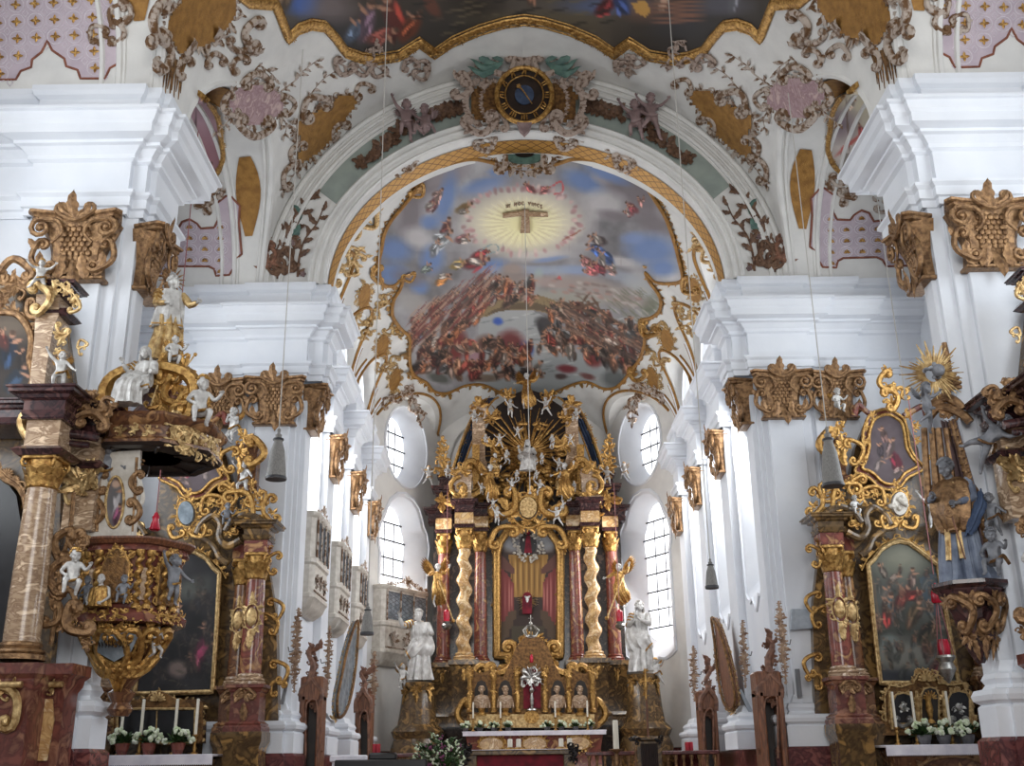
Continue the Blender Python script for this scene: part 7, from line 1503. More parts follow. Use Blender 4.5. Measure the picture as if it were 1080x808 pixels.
# ================================================================ NEAR ALTARS AT THE FRAME EDGES
FN, FN2 = PlaneY(16.3), PlaneY(16.8)
def near_altar(s):
 DU = -24 if s > 0 else 0
 a = SIDE[s]; N = lambda: NMB(s)
 class PlaneY:
  def __init__(q, Y): q.Y = Y
  def hit(q, u, v): return aY(u + DU, v, q.Y), V((0, -1, 0))
 FN = PlaneY(16.3)
 P0 = wp(30, 790, 16.6); T = thing('near_altar', 'large marble altar with a smooth column at the %s edge of the view' % a, 'altar', (s * -P0.x, 16.8, 0))
 class MX:            # mirrored carrier for columns
  pass
 X = lambda u, v, Y: wp(u, v, Y).x * (-1 if s > 0 else 1)
 zb, zt = wp(20, 697, 16.1).z, wp(48, 484, 16.1).z
 x = X(33 + DU, 600, 16.1); column(T, x, 16.1, zb, zt, .26, 'marble_sand', base='gold_bronze', caph=.5)
 x2 = X(86 + DU, 520, 16.75); z2 = wp(88, 560, 16.75).z
 m = MB(); block(m, x2, 16.9, .24, .2, [(0, z2), (0, zt)]); p = m.build('rear_pilaster', MATS['marble_sand'], T); m = MB(); f = Flat((x2, 16.68, 0), (1, 0, 0), (0, 0, 1)); acanth_cluster(m, f, (0, zt - .25), .34, 3, 8); acanth_cluster(m, f, (-.14, zt - .1), .26, 4, 7); acanth_cluster(m, f, (.14, zt - .1), .26, 5, 7); m.build('gilt_capital', MATS['gold_pale'], p)
 m = N(); m.prism([(-60, 800), (-60, 300), (40, 300), (72, 340), (84, 420), (70, 500), (66, 620), (50, 800)], PlaneY(17.25), 0, .2); m.build('back_panel', MATS['marble_olive'], T)
 m = N(); m.prism([(-60, 720), (-60, 508), (-10, 500), (8, 508), (20, 524), (26, 560), (16, 640), (8, 700)], PlaneY(16.9), 0, .1); m.build('dark_picture', MATS['black_field'], T)
 m = N(); stroke(m, PlaneY(16.75), cat([(-20, 490), (-4, 494), (6, 506), (18, 512), (26, 524), (28, 536)], n=5), 3, seg=8); rocaille(m, PlaneY(16.7), cat([(-20, 488), (-4, 492), (8, 502), (22, 512), (28, 526)], n=4), 8, 4, closed=False); m.build('picture_frame', MATS['gold_bronze'], T)
 m = MB(); block(m, x, 16.1, .28, .28, [(0, zt), (.02, zt + .1), (0, zt + .14)]); block(m, x, 16.1, .26, .26, [(0, zt + .1), (0, zt + .62)]); block(m, x2, 16.9, .26, .26, [(0, zt), (0, zt + .5)]); m.build('frieze_block', MATS['marble_sand'], T)
 m = MB(); q = wp(100, 470, 16.1)
 for (xx, yy, hw) in ((x, 16.1, .32), (x2, 16.9, .28)): block(m, xx, yy, hw, hw, [(0, zt - .02), (.08, zt + .06), (0, zt + .12)]); block(m, xx, yy, hw, hw, entprof(zt + .55, zt + 1.05, .22))
 block(m, x - s * -.9, 16.6, .9, .4, entprof(zt + .6, zt + 1.0, .15)); m.build('cornice', MATS['marble_plum'], T)
 m = N(); stroke(m, FN, cat([(38, 436), (48, 440), (58, 452), (74, 458), (92, 460), (104, 462)], n=5), 4.5, seg=10); stroke(m, FN, cat([(38, 446), (48, 450), (60, 462), (76, 468), (94, 470)], n=5), 3, seg=10); m.build('curved_moulding', MATS['marble_plum'], T)
 m = N(); f = PlaneY(16.6); m.prism([(50, 330), (50, 322), (74, 322), (73, 345), (68, 355), (62, 390), (58, 420), (44, 430), (44, 410), (48, 370)], f, 0, .45); m.lathe([(.01, -.3), (.34, -.3), (.36, 0), (.34, .3), (.01, .3)], 20, (0, 0, 0)) if False else None; p = m.build('volute_pilaster', MATS['marble_sand'], T)
 m = N(); f = PlaneY(16.1); stroke(m, f, spiral((62, 420), 12, 2.4, 1.3, 1), 4.5, 2, seg=8)
 m.build('pilaster_scroll', MATS['marble_sand'], p)
 m = N();
 for u, v, R in ((58, 306, 11), (70, 306, 10), (66, 356, 11), (48, 424, 10), (80, 318, 8), (34, 446, 9), (62, 372, 6)): acanth_cluster(m, f, (u, v), R, int(u), 7)
 for p_, e_, b in (((44, 330), (40, 300), .4), ((76, 330), (82, 316), .4), ((36, 430), (30, 462), .3), ((82, 366), (92, 362), -.5), ((88, 366), (84, 374), .3), ((60, 344), (72, 352), .3)): cscroll(m, f, p_, e_, b, .13)
 m.build('gilt_carving', MATS['gold_pale'], p)
 m = MB(); xx = X(62 + DU, 335, 16.4); z_ = wp(62, 335, 16.4).z; block(m, xx, 16.4, .2, .2, [(.0, z_ - .06), (.08, z_), (.02, z_ + .08)]); block(m, xx, 16.4, .2, .2, entprof(z_ + .28, z_ + .55, .12)); m.build('pilaster_cap', MATS['marble_plum'], T)
 m = N(); f = PlaneY(16.3)
 for p_, e_, b in (((74, 428), (92, 418), .4), ((92, 418), (108, 434), .4), ((84, 440), (112, 446), -.25), ((106, 430), (122, 424), -.4)): cscroll(m, f, p_, e_, b, .14)
 for u, v, R in ((88, 426, 11), (102, 438, 11), (116, 432, 10), (98, 420, 9), (112, 446, 8)): acanth_cluster(m, f, (u, v), R, int(v), 7)
 m.build('gilt_flames' if s > 0 else 'gilt_shellwork', MATS['gold_bronze'], T)
 m = N(); f = PlaneY(16.4)      # carved edge beside the column
 for p_, e_, b in (((72, 560), (62, 588), .3), ((66, 592), (60, 624), .3), ((62, 626), (80, 634), -.4), ((84, 560), (78, 580), .4), ((74, 640), (92, 668), .4), ((50, 660), (64, 640), .3), ((84, 575), (92, 566), .5)): cscroll(m, f, p_, e_, b, .14)
 for u, v, R in ((76, 570, 9), (64, 606, 9), (60, 632, 10), (76, 650, 11), (90, 664, 10), (88, 572, 9), (92, 680, 8), (66, 660, 9)): acanth_cluster(m, f, (u, v), R, int(u), 6)
 stroke(m, f, cat([(78, 520), (74, 560), (64, 600), (60, 640), (54, 680)], n=4), 2.2); m.build('gilt_edge', MATS['gold_bronze'], T)
 for (u, v0, Y, hw, nm) in ((18, 704, 16.1, .34, 0), (58, 706, 16.6, .25, 1)):
  px = X(u - 4 + DU, 760, Y); z1 = wp(u, 702, Y).z; m = MB(); block(m, px, Y, hw, hw, pedprof(.9, z1, .12)); p = m.build('pedestal', MATS['marble_red'], T)
  m = MB(); block(m, px, Y, hw + .06, hw + .06, [(0, z1 - .14), (.04, z1 - .04), (.04, z1)]); m.build('pedestal_cap', MATS['marble_plum'], p)
  m = MB(); f = Flat((px, Y - hw - .02, 0), (1, 0, 0), (0, 0, 1))
  if nm: m.prism([(-.13, z1 - 1.35), (.13, z1 - 1.35), (.16, z1 - .8), (.1, z1 - .5), (-.1, z1 - .5), (-.16, z1 - .8)], f, 0, .04)
  else: cscroll(m, f, (-.2, z1 - .3), (.2, z1 - .8), .3, .1)
  m.build('yellow_field' if nm else 'gilt_scroll', MATS['marble_yellow' if nm else 'gold_pale'], p)
  m = MB(); acanth_cluster(m, f, (0, z1 - .3), .2, 3 + nm, 7); m.tube([V((px - .25, Y - hw - .1, z1 - .3)), V((px + .25, Y - hw - .1, z1 - .3))], .045, 10); m.build('gilt_mount', MATS['gold_pale'], p)
  m = MB(); block(m, px, Y, hw + .08, hw + .08, [(.04, 0), (.04, .7), (0, .8), (0, .9)]); m.build('plinth', MATS['marble_dark'], T)
 f = PlaneY(16.7); OP = cat([(0, 330), (18, 332), (30, 346), (34, 362), (32, 380), (36, 398), (28, 418), (14, 430), (0, 434), (-30, 434), (-44, 400), (-40, 350), (-24, 332)], True, 4)
 P = Paint(-60, 320, 50, 445, 1.3, (56, 48, 44), 50 + s); P.clouds(50, 40, 3); P.blob(10, 345, 30, 16, (96, 84, 72), 0, .7)
 for x_, y_, h, c, an in ((10, 372, 40, (40, 58, 84), .2), (4, 360, 26, (120, 60, 52), -.3), (16, 400, 36, (44, 60, 80), .7), (22, 380, 24, (60, 48, 44), .2), (-14, 380, 34, (90, 70, 60), 0)): P.person(x_, y_, h, [c], ang=an)
 canvas('oval_picture', f, OP, P, T, 1.8, 1, s > 0)
 m = N(); stroke(m, f, OP, 3.4, closed=True, seg=8); rocaille(m, f, OP, 10, 6, th=1.2); acanth_cluster(m, f, (18, 300), 18, 3, 9); acanth_cluster(m, f, (4, 316), 14, 4, 7); cscroll(m, f, (0, 290), (34, 286), -.4, .12); cscroll(m, f, (30, 320), (46, 336), .4, .13); m.build('oval_frame', MATS['gold_bronze'], T)
 def pm(u, v, Y): P = wp(u + DU, v, Y); return V((P.x * (-1 if s > 0 else 1), P.y, P.z))
 putto('reach' if s < 0 else 'sit', 'grey white putto standing on the volute of the %s near altar' % a, pm(61, 412, 15.9), -.3 * s, .8, 'putti of the near altars')
 putto('sit', 'grey white putto beside the lower column shaft of the %s near altar' % a, pm(73, 638, 15.9), .4 * -s, 1.0, 'putti of the near altars', wings=False)
 if s < 0:
  putto('fly', 'white putto perched above the oval picture of the left near altar', pm(40, 308, 16.0), .5, .7, 'putti of the near altars')
near_altar(-1); near_altar(1)
# ================================================================ PULPIT ON THE NEAR LEFT PILLAR
PY = 17.6; pc = wp(141, 610, PY); px, pz = pc.x, 0
zT, zB = wp(135, 566, PY - .8).z, wp(150, 656, PY - .8).z; rB = .86
def octo(t, z): return 1 + .035 * cos(6 * t)
T = thing('pulpit', 'dark red marble and gold pulpit with twisted colonnettes on the near left pillar', 'pulpit', (px, PY, zB - 1.2))
m = MB(); m.lathe([(.6, zB), (rB, zB + .02), (rB + .02, zB + .12), (rB - .04, zB + .2), (rB - .1, zB + .24), (rB - .12, zB + 1.0), (rB - .06, zT - .22), (rB - .02, zT - .2), (rB - .06, zT - .1)], 48, (px, PY, 0), fn=octo); m.build('drum', MATS['marble_red'], T)
m = MB(); m.lathe([(rB - .1, zT - .12), (rB + .0, zT - .1), (rB + .06, zT - .03), (rB + .06, zT), (rB - .2, zT + .01)], 48, (px, PY, 0), fn=octo); m.build('rim', MATS['wood_brown'], T)
F = Cyl((px, PY, 0), rB, lambda b: rB - .06); FO = Cyl((px, PY, 0), rB, lambda b: rB + .0)
hh = zT - zB
for i, a in enumerate((-.95, -.72, -.4, .42, .62, .95, 1.25, -1.25)):
 m = MB(); c = F.hit(a * rB, 0)[0]; pts = [V((c.x + .03 * cos(k * .9), c.y + .03 * sin(k * .9), zB + .28 + (hh - .55) * k / 30)) for k in range(31)]; m.tube(pts, .045, 7); m.lathe([(.07, 0), (.07, .05), (.05, .08)], 10, (c.x, c.y, zB + .22)); m.lathe([(.05, 0), (.08, .07), (.08, .1)], 10, (c.x, c.y, zT - .3)); m.build('twisted_colonnette', MATS['gold'], T)
for a in (-.55, .52): m = MB(); m.prism([((a - .05) * rB, zB + .35), ((a + .05) * rB, zB + .35), ((a + .05) * rB, zB + .85), ((a - .05) * rB, zB + .85)], F, .0, .03); m.build('pale_panel', MATS['marble_sand'], T)
for a in (-.02, 1.08, -1.1):
 m = MB(); po = [(a * rB + x, zB + z) for x, z in ((-.22, .3), (-.22, .9), (-.12, 1.08), (0, 1.14), (.12, 1.08), (.22, .9), (.22, .3))]; m.prism(po, F, -.02, .05); n_ = m.build('relief_niche', MATS['gold_dark'], T)
 m = MB(); rocaille(m, F, dens(po, .08), .13, int(a * 10) + 20, closed=False, th=.025); shell(m, F, (a * rB, zB + 1.0), .2, PI / 2, 3, 7); m.build('niche_frame', MATS['gold'], n_)
m = MB()
for k in range(16):
 a = -1.45 + 2.9 * k / 15; acanth_cluster(m, FO, (a * rB, zB + .12), .13, k, 5)
 if k % 2: acanth_cluster(m, F, (a * rB, zT - .22), .1, k + 40, 5)
m.build('gilt_bands', MATS['gold'], T)
m = MB(); m.lathe([(.1, zB - .95), (.16, zB - .9), (.3, zB - .7), (.42, zB - .45), (.62, zB - .2), (.68, zB - .04), (.6, zB)], 32, (px, PY, 0)); m.lathe([(.14, zB - 1.35), (.2, zB - 1.25), (.14, zB - 1.15), (.22, zB - 1.0), (.1, zB - .92)], 20, (px, PY, 0)); cb = m.build('corbel', MATS['marble_brown'], T)
FC = Cyl((px, PY, 0), .6, lambda b: max(.12, .68 - max(0, zB - .1 - b) * .62))
m = MB(); m.prism([(-.36, zB - .18), (-.18, zB - .14), (0, zB - .18), (.18, zB - .14), (.34, zB - .18), (.28, zB - .42), (0, zB - .56), (-.3, zB - .42)], FC, .02, .06); sh = m.build('shield', MATS['grey_glass'], T)
m = MB()                                             # the illegible painted line of writing on the shield
for k in range(9): x = -.22 + k * .053; stroke(m, FC, [(x, zB - .36), (x + .012, zB - .26), (x + .026, zB - .34), (x + .04, zB - .28)], .007, off=.085)
m.build('writing', MATS['wood_dark'], sh)
m = MB()
rocaille(m, FC, [(.36 * cos(t), zB - .33 + .24 * sin(t)) for t in [2 * PI * k / 20 for k in range(20)]], .16, 4)
for k in range(14):
 a = -1.5 + 3 * k / 13; acanth_cluster(m, FC, (a * .6, zB - .12 - .1 * (k % 2)), .17, k, 5)
 if k % 2: cscroll(m, FC, (a * .6, zB - .15), (a * .35, zB - .75), .3 * (1 if a > 0 else -1), .1)
for k in range(6): leaf(m, FC, ((k - 2.5) * .12, zB - .6), ((k - 2.5) * .04, zB - 1.05), .45, 0, .15)
m.build('gilt_corbel_carving', MATS['gold'], cb)
m = MB()                                             # bust relief of a man in gold robes on the drum front
b_, HM, B = body(dict(ell=(-.3, -.1, 1.14), wrl=(-.2, -.26, 1.0), hal=(-.16, -.3, .98), elr=(.3, -.1, 1.14), wrr=(.2, -.26, 1.0), har=(.16, -.3, .98)), False, .1, .1, voxel=.02)
rel = thing('pulpit_relief', 'carved half figure in gold robes on the front of the near left pulpit', 'relief', (px - .16, PY - .93, zB + .22), -.12, None, .62)
keep = [i for i, q in enumerate(b_.v) if q[2] > .92]; ix = {i: k for k, i in enumerate(keep)}
m.add([(b_.v[i][0], b_.v[i][1], b_.v[i][2] - .92) for i in keep], [[ix[i] for i in f_] for f_ in b_.f if all(i in ix for i in f_)]); m.build('body', MATS['silver_white'], rel, local=True)
m = loft([(0, 0, .52, .1, .08), (0, 0, .46, .23, .16), (0, -.02, .25, .27, .2), (0, -.02, 0, .3, .2)], folds=7, amp=.07, seed=4); m.build('robe', MATS['gold'], rel, local=True)
G = 'putti of the pulpit'
def on_drum(a, z, r): return V((px + r * sin(a), PY - r * cos(a), z))
putto('sit', 'tiny grey putto left of the half figure on the pulpit drum', on_drum(-.42, zB + .18, .95), -.3, .62, G, skin_m='stone_grey', wings=False)
putto('sit', 'tiny grey putto right of the half figure on the pulpit drum', on_drum(.2, zB + .18, .95), .2, .62, G, skin_m='stone_grey', wings=False)
putto('reach', 'grey child figure standing in the right niche of the pulpit drum', on_drum(1.05, zB + .3, .92), .9, .95, G, skin_m='stone_grey', wings=False)
putto('kneel', 'white putto head under the right corbel of the pulpit', on_drum(1.1, zB - .5, .62), .9, .6, G, wings=False)
# back panel with the oval picture
fb = PlaneY(16.95); T2 = thing('oval_portrait', 'pulpit back panel with an oval picture of a robed figure between pale pilasters', 'panel', wp(118, 566, 16.95))
m = MB(); m.prism([(92, 568), (97, 480), (150, 476), (144, 566)], fb, 0, .08); m.build('board', MATS['cabinet_white'], T2)
OP = [(123 + 9.5 * cos(t) + 1.2 * sin(t), 531 - 27 * sin(t)) for t in [2 * PI * k / 24 for k in range(24)]]
P = Paint(108, 498, 140, 562, .6, (112, 104, 104), 71); P.clouds(14, 26, 2); P.person(124, 530, 40, [(160, 156, 158)], ang=.1); P.person(126, 546, 24, [(130, 74, 100)], ang=.2); P.blob(124, 512, 4, 4, (190, 160, 140), 0, .3)
canvas('oval_picture', fb, OP, P, T2, .8, 5); m = MB(); stroke(m, fb, OP, 1.4, closed=True, off=5); acanth_cluster(m, fb, (125, 502), 8, 4, 7); acanth_cluster(m, fb, (120, 560), 6, 5, 6); m.build('oval_frame', MATS['gold_pale'], T2)
m = MB()
for u in (104, 142): stroke(m, fb, [(u + 4, 484), (u, 562)], 1.6, off=4); acanth_cluster(m, fb, (u + 4, 490), 7, u, 6); cscroll(m, fb, (u + 5, 500), (u + 3, 520), .3, .14, off=4); cscroll(m, fb, (u + 2, 530), (u, 552), -.3, .14, off=4)
m.build('gilt_drops', MATS['gold_bronze'], T2); m = MB(); stroke(m, fb, cat([(146, 500), (152, 526), (146, 540), (142, 566)], n=4), 2.4, off=3); stroke(m, fb, cat([(100, 500), (98, 530), (94, 566)], n=4), 2.0, off=3); m.build('pale_moulding', MATS['cabinet_white'], T2)
# sounding board
cc = wp(163, 484, PY); cx, cz = px + .12, cc.z; T3 = thing('pulpit_canopy', 'dark wooden octagonal sounding board with gilt rim above the pulpit', 'canopy', (cx, PY, cz))
def oc(t, z): return 1 / max(.92, cos((t + PI / 8) % (PI / 4) - PI / 8))
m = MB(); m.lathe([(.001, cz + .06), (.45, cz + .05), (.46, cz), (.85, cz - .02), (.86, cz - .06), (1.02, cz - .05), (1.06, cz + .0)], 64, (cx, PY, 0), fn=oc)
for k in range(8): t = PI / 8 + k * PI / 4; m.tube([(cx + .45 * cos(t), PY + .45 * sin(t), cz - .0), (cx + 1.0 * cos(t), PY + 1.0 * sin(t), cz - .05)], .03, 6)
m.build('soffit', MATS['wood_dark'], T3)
m = MB(); m.lathe([(1.06, cz), (1.06, cz + .05), (1.0, cz + .1), (1.0, cz + .3), (1.08, cz + .36), (1.12, cz + .44), (1.1, cz + .5), (.5, cz + .54), (.01, cz + .55)], 64, (cx, PY, 0), fn=oc); m.build('entablature', MATS['marble_brown'], T3)
Fk = Cyl((cx, PY, 0), 1.05, lambda b: 1.03); m = MB()
for k in range(15):
 a = -1.5 + 3 * k / 14; acanth_cluster(m, Fk, (a * 1.05, cz + .2), .13, k, 5)
 if a > .5: acanth_cluster(m, Fk, (a * 1.05, cz + .05), .24, k + 30, 7); acanth_cluster(m, Fk, (a * 1.05, cz + .35), .24, k + 50, 7)
stroke(m, Fk, [(a * .1, cz + .44) for a in range(-16, 17)], .04); m.build('gilt_frieze', MATS['gold_pale'], T3)
z5 = cz + .55; dz = wp(165, 386, PY).z
m = MB(); m.lathe([(.62, z5), (.55, z5 + .15), (.4, z5 + .35), (.3, dz - .35), (.34, dz - .25), (.26, dz - .2), (.3, dz - .04), (.34, dz)], 8, (cx, PY + .1, 0)); d = m.build('dome', MATS['marble_red'], T3)
m = MB(); fd = Flat((cx, PY - .5, 0), (1, 0, 0), (0, 0, 1))
for p_, e_, b in (((-.7, z5 + .1), (-.2, z5 + .9), .3), ((.75, z5 + .1), (.22, z5 + .9), -.3), ((.3, z5 + .7), (.62, z5 + .25), -.4), ((-.3, dz - .3), (.3, dz - .3), .2), ((.5, z5 + .1), (.95, z5 + .4), .4), ((-.85, z5 + .3), (-1.0, z5 - .02), .4)): cscroll(m, fd, p_, e_, b, .13)
for x, z, R in ((-.4, z5 + .6, .26), (.4, z5 + .6, .3), (.1, dz - .2, .24), (.75, z5 + .3, .28), (.9, z5 + .05, .26), (.2, z5 + .25, .24), (-.15, dz - .5, .22), (.55, z5 + .9, .24), (-.85, z5 + .2, .28), (-1.05, z5 + .25, .26)): acanth_cluster(m, fd, (x, z), R, int(100 * x), 7)
m.build('gilt_volutes', MATS['gold'], d)
putto('reach', 'grey putto with raised arms under the left edge of the pulpit canopy', wp(109, 520, 16.9), .3, 1.0, G, skin_m='stone_grey')
c = wp(143, 456, 16.75); statue('seat', 'silver seated woman on the front of the pulpit canopy, leaning back', (c.x, c.y, z5), -.2, .82)
def halo(root, B, HM):
 m = MB(); m.T = HM; f = Flat((0, .06, .06), (1, 0, 0), (0, 0, 1))
 for k in range(18): t = 2 * PI * k / 18; stroke(m, f, [(.16 * cos(t), .16 * sin(t)), (.3 * cos(t), .3 * sin(t))], .022, .006)
 m.build('ray_halo', MATS['gold_bronze'], root, local=True)
make_statue('saint', dict(ell=(-.26, -.06, 1.15), wrl=(-.1, -.24, 1.12), hal=(-.05, -.28, 1.13), elr=(.34, -.1, 1.2), wrr=(.44, -.26, 1.22), har=(.46, -.3, 1.23)), ROBE, turn=.5, tilt=.15, hem_m='gold', seed=17, mantle=[(0, 0, 1.44, .2, .14), (0, -.01, 1.2, .23, .16), (0, -.02, .9, .25, .18), (0, -.02, .7, .27, .2)], extra=halo)
statue('saint', 'silver and gold saint with a ray halo standing on top of the pulpit canopy', (cx + .02, PY, dz), .5, .98, mats=dict(robe='gold_pale'))
putto('sit', 'silver putto seated by the feet of the saint on the pulpit canopy', wp(181, 394, 17.1), .5, .85, G)
putto('sit', 'silver child seated on the right rim of the pulpit canopy', wp(208, 462, 17.0), .5, 1.3, G, wings=False)
r = root_at('staff', 'thin pale staff leaning beside the saint on the pulpit canopy', 'staff', PlaneY(17), (190, 398)); m = MB(); stroke(m, PlaneY(17), [(185, 402), (206, 374)], .7, .9); m.build('shaft', MATS['gold_pale'], r); m = MB(); m.ell(wp(206, 374, 17), .035, 8, 6); m.build('knob', MATS['gold'], r)
r = root_at('staff', 'gilt staff held up by the seated woman on the pulpit canopy', 'staff', PlaneY(16.6), (160, 425)); m = MB(); stroke(m, PlaneY(16.6), [(159, 428), (167, 404)], 1.0, .8); m.build('shaft', MATS['gold_pale'], r); m = MB(); m.ell(wp(167, 404, 16.6), .04, 8, 6); m.build('knob', MATS['gold'], r)
c = wp(163, 560, 16.9); r = thing('tassel', 'small crimson tassel hanging above the pulpit rim', 'tassel', c); m = MB(); m.lathe([(.05, 0), (.09, .02), (.05, .18), (.06, .22), (.02, .3)], 14, c); m.build('fringe', MATS['red_glass'], r); m = MB(); m.tube([c + V((0, 0, .28)), c + V((0, 0, 1.0))], .01, 5); m.build('cord', MATS['rope_red'], r)
# ================================================================ BISHOP GROUP ON THE NEAR RIGHT PILLAR
BY = 17.55
def chas(root, B, HM):
 m = MB()
 for q in (-.06, .06): m.tube(cat([(q, -.2, 1.36), (q * 1.1, -.24, 1.0), (q * 1.3, -.27, .6), (q * 1.6, -.3, .3)], n=5), .04, 6, flat=.4, nrm=(0, -1, 0))
 m.build('gilt_stole', MATS['gold_pale'], root, local=True)
 b = sash([(.34, -.02, 1.2), (.36, -.12, 1.0), (.3, -.2, .82), (.2, -.24, .62)], .09, 4); b.build('sleeve_drape', MATS['blue_cloth'], root, local=True)
mat('alb_blue', (138, 148, 166), (96, 106, 126), .6, scale=5, bump=.2)
make_statue('bishop', dict(chest=(0, -.06, 1.28), neck=(0, -.12, 1.45), skull=(0, -.17, 1.54), ell=(-.26, -.2, 1.16), wrl=(-.14, -.42, 1.16), hal=(-.1, -.47, 1.18), elr=(.28, -.12, 1.12), wrr=(.16, -.34, 1.04), har=(.12, -.39, 1.04)), [(0, -.05, 1.45, .1, .08), (0, -.04, 1.38, .2, .14), (0, -.03, 1.2, .19, .15), (0, -.02, 1.0, .18, .15), (0, -.02, .85, .22, .18), (.0, -.04, .5, .26, .22), (0, -.04, .2, .3, .25), (0, -.03, .03, .34, .28)], turn=.1, tilt=.3, beard=False, robe_m='alb_blue', skin_m='stone_grey', hem_m='gold_bronze', seed=31, folds=11, amp=.12, extra=chas,
   mantle=[(0, -.06, 1.46, .13, .1), (0, -.05, 1.36, .26, .19), (0, -.06, 1.15, .32, .27), (0, -.07, .95, .32, .29), (0, -.07, .78, .26, .27), (0, -.07, .66, .18, .22)], voxel=.013)
bc = wp(1022, 616, BY)
b = statue('bishop', 'large grey and gold bishop statue on a marble corbel of the near right pillar', bc, -.8, 1.2)
for ch in b.children:
 if ch.name.startswith('mantle'): ch.material_slots[0].link = 'OBJECT'; ch.material_slots[0].material = MATS['gold_bronze']
t = thing('statue_corbel', 'dark red marble corbel with gilt scrolls under the bishop statue', 'corbel', bc); z = bc.z; x, y = bc.x, bc.y
m = MB(); m.lathe([(.06, z - 1.25), (.16, z - 1.1), (.28, z - .8), (.34, z - .5), (.42, z - .3), (.52, z - .2), (.54, z - .12), (.62, z - .06), (.62, z)], 8, (x, y, 0)); m.box(x, 7.1, y - .3, y + .3, z - .9, z - .05); m.build('body', MATS['marble_plum'], t)
f = Cyl((x, y, 0), .45, lambda q: .46 - max(0, z - .35 - q) * .32)
m = MB()
for a in (-.9, 0, .9): cscroll(m, f, (a * .45, z - .25), (a * .4 + .05, z - .75), .35, .12); acanth_cluster(m, f, (a * .42, z - .85), .22, int(a * 10) + 30, 7); leaf(m, f, (a * .3, z - .9), (a * .2, z - 1.25), .5, 0, .2); acanth_cluster(m, f, ((a - .45) * .45, z - .3), .18, int(a * 10) + 60, 6)
m.build('gilt_scrolls', MATS['gold_bronze'], t)
# canopy: shell crest, gilt bordered drapery and a burst of rays on the pillar face
t = thing('statue_canopy', 'gilt shell canopy with a mauve drapery behind the bishop statue', 'canopy', wp(1010, 600, 17.9)); f = Plane((6.75, 17.6, 8), (-.7, -1, 0))
m = MB(); rows = []
for k in range(21):
 q = k / 20; v = 444 + q * 150; u0, u1 = 992 + 12 * q + 6 * sin(q * 3), 1008 + 44 * q
 rows.append([f.hit(u0 + (u1 - u0) * j / 14, v)[0] + V((-.7, -1, 0)) * (.07 * sin(j * 1.7 + 2 * q)) for j in range(15)])
m.grid(rows); m.build('drapery', MATS['marble_rose'] if False else mat('drape_mauve', (134, 112, 110), (104, 84, 86), .7, scale=5, bump=.2), t)
m = MB()
for k in range(20):
 q = k / 20; v = 444 + q * 150; u1 = 1008 + 44 * q; leaf(m, f, (u1 - 4, v), (u1 + 4, v + 9), .9, .2, .2, 2)
for k, u in enumerate((975, 983, 990, 998)): stroke(m, f, cat([(u, 452), (u + 2 + k, 490), (u + 5 + k, 530)], n=5), 3.0, 3.6, seg=8)
m.build('gilt_border', MATS['gold_bronze'], t)
m = MB(); stroke(m, f, cat([(980, 440), (990, 430), (1004, 432), (1016, 438), (1024, 446)], n=5), 5, 4, seg=8); stroke(m, f, cat([(984, 428), (996, 420), (1008, 424), (1016, 432)], n=5), 5, 4, seg=8); shell(m, f, (998, 410), 20, -1.2, 2.2, 8); stroke(m, f, cat([(998, 420), (1000, 390), (996, 362)], n=5), 5, 2.5, seg=8); acanth_cluster(m, f, (1004, 432), 14, 3, 8); m.build('shell_crest', MATS['gold_bronze'], t)
fr = Plane((6.45, 17.3, 8), (-.45, -1, 0)); t = thing('ray_burst', 'gilt burst of rays with a grey cherub head above the bishop canopy', 'ornament', fr.hit(985, 395)[0])
m = MB(); rays(m, (985, 394), 9, 36, 46, 7, fr, 1.6); m.build('rays', MATS['gold_pale'], t)
m = MB(); cloud(m, fr.hit(986, 395)[0] + V((0, -.1, 0)), .17, 8, 5); m.ell(fr.hit(986, 394)[0] + V((0, -.16, 0)), .11, 10, 8); m.build('cherub_head', MATS['stone_grey'], t)
G = 'grey putti of the bishop group'
putto('fly', 'grey putto with raised arm flying left below the gilt ray burst', wp(981, 452, 17.0), .8, .95, G, skin_m='stone_grey', gilt='stone_grey')
putto('fly', 'grey putto sprawling to the right under the shell canopy of the bishop', wp(1020, 486, 16.9), -.6, 1.15, G, skin_m='stone_grey', gilt='gold_bronze', wings=False, ry=.9)
putto('reach', 'grey putto clinging to the right edge of the bishop drapery', wp(1050, 566, 17.1), -.7, .85, G, skin_m='stone_grey', gilt='gold_bronze', wings=False)
putto('sit', 'grey child with gold cloth at the right foot of the bishop statue', wp(1054, 618, 16.9), -.7, 1.1, G, skin_m='stone_grey', gilt='gold_bronze', wings=False)
r = root_at('crozier', 'thin dark crozier held before the bishop statue', 'staff', PlaneY(16.9), (1010, 600)); m = MB(); stroke(m, PlaneY(16.9), [(1018, 590), (1004, 545)], .8); m.build('shaft', MATS['wood_brown'], r); m = MB(); stroke(m, PlaneY(16.9), spiral((1000, 540), 5, .6, 1.2, 1), 1.2, .6); m.build('crook', MATS['gold_bronze'], r)
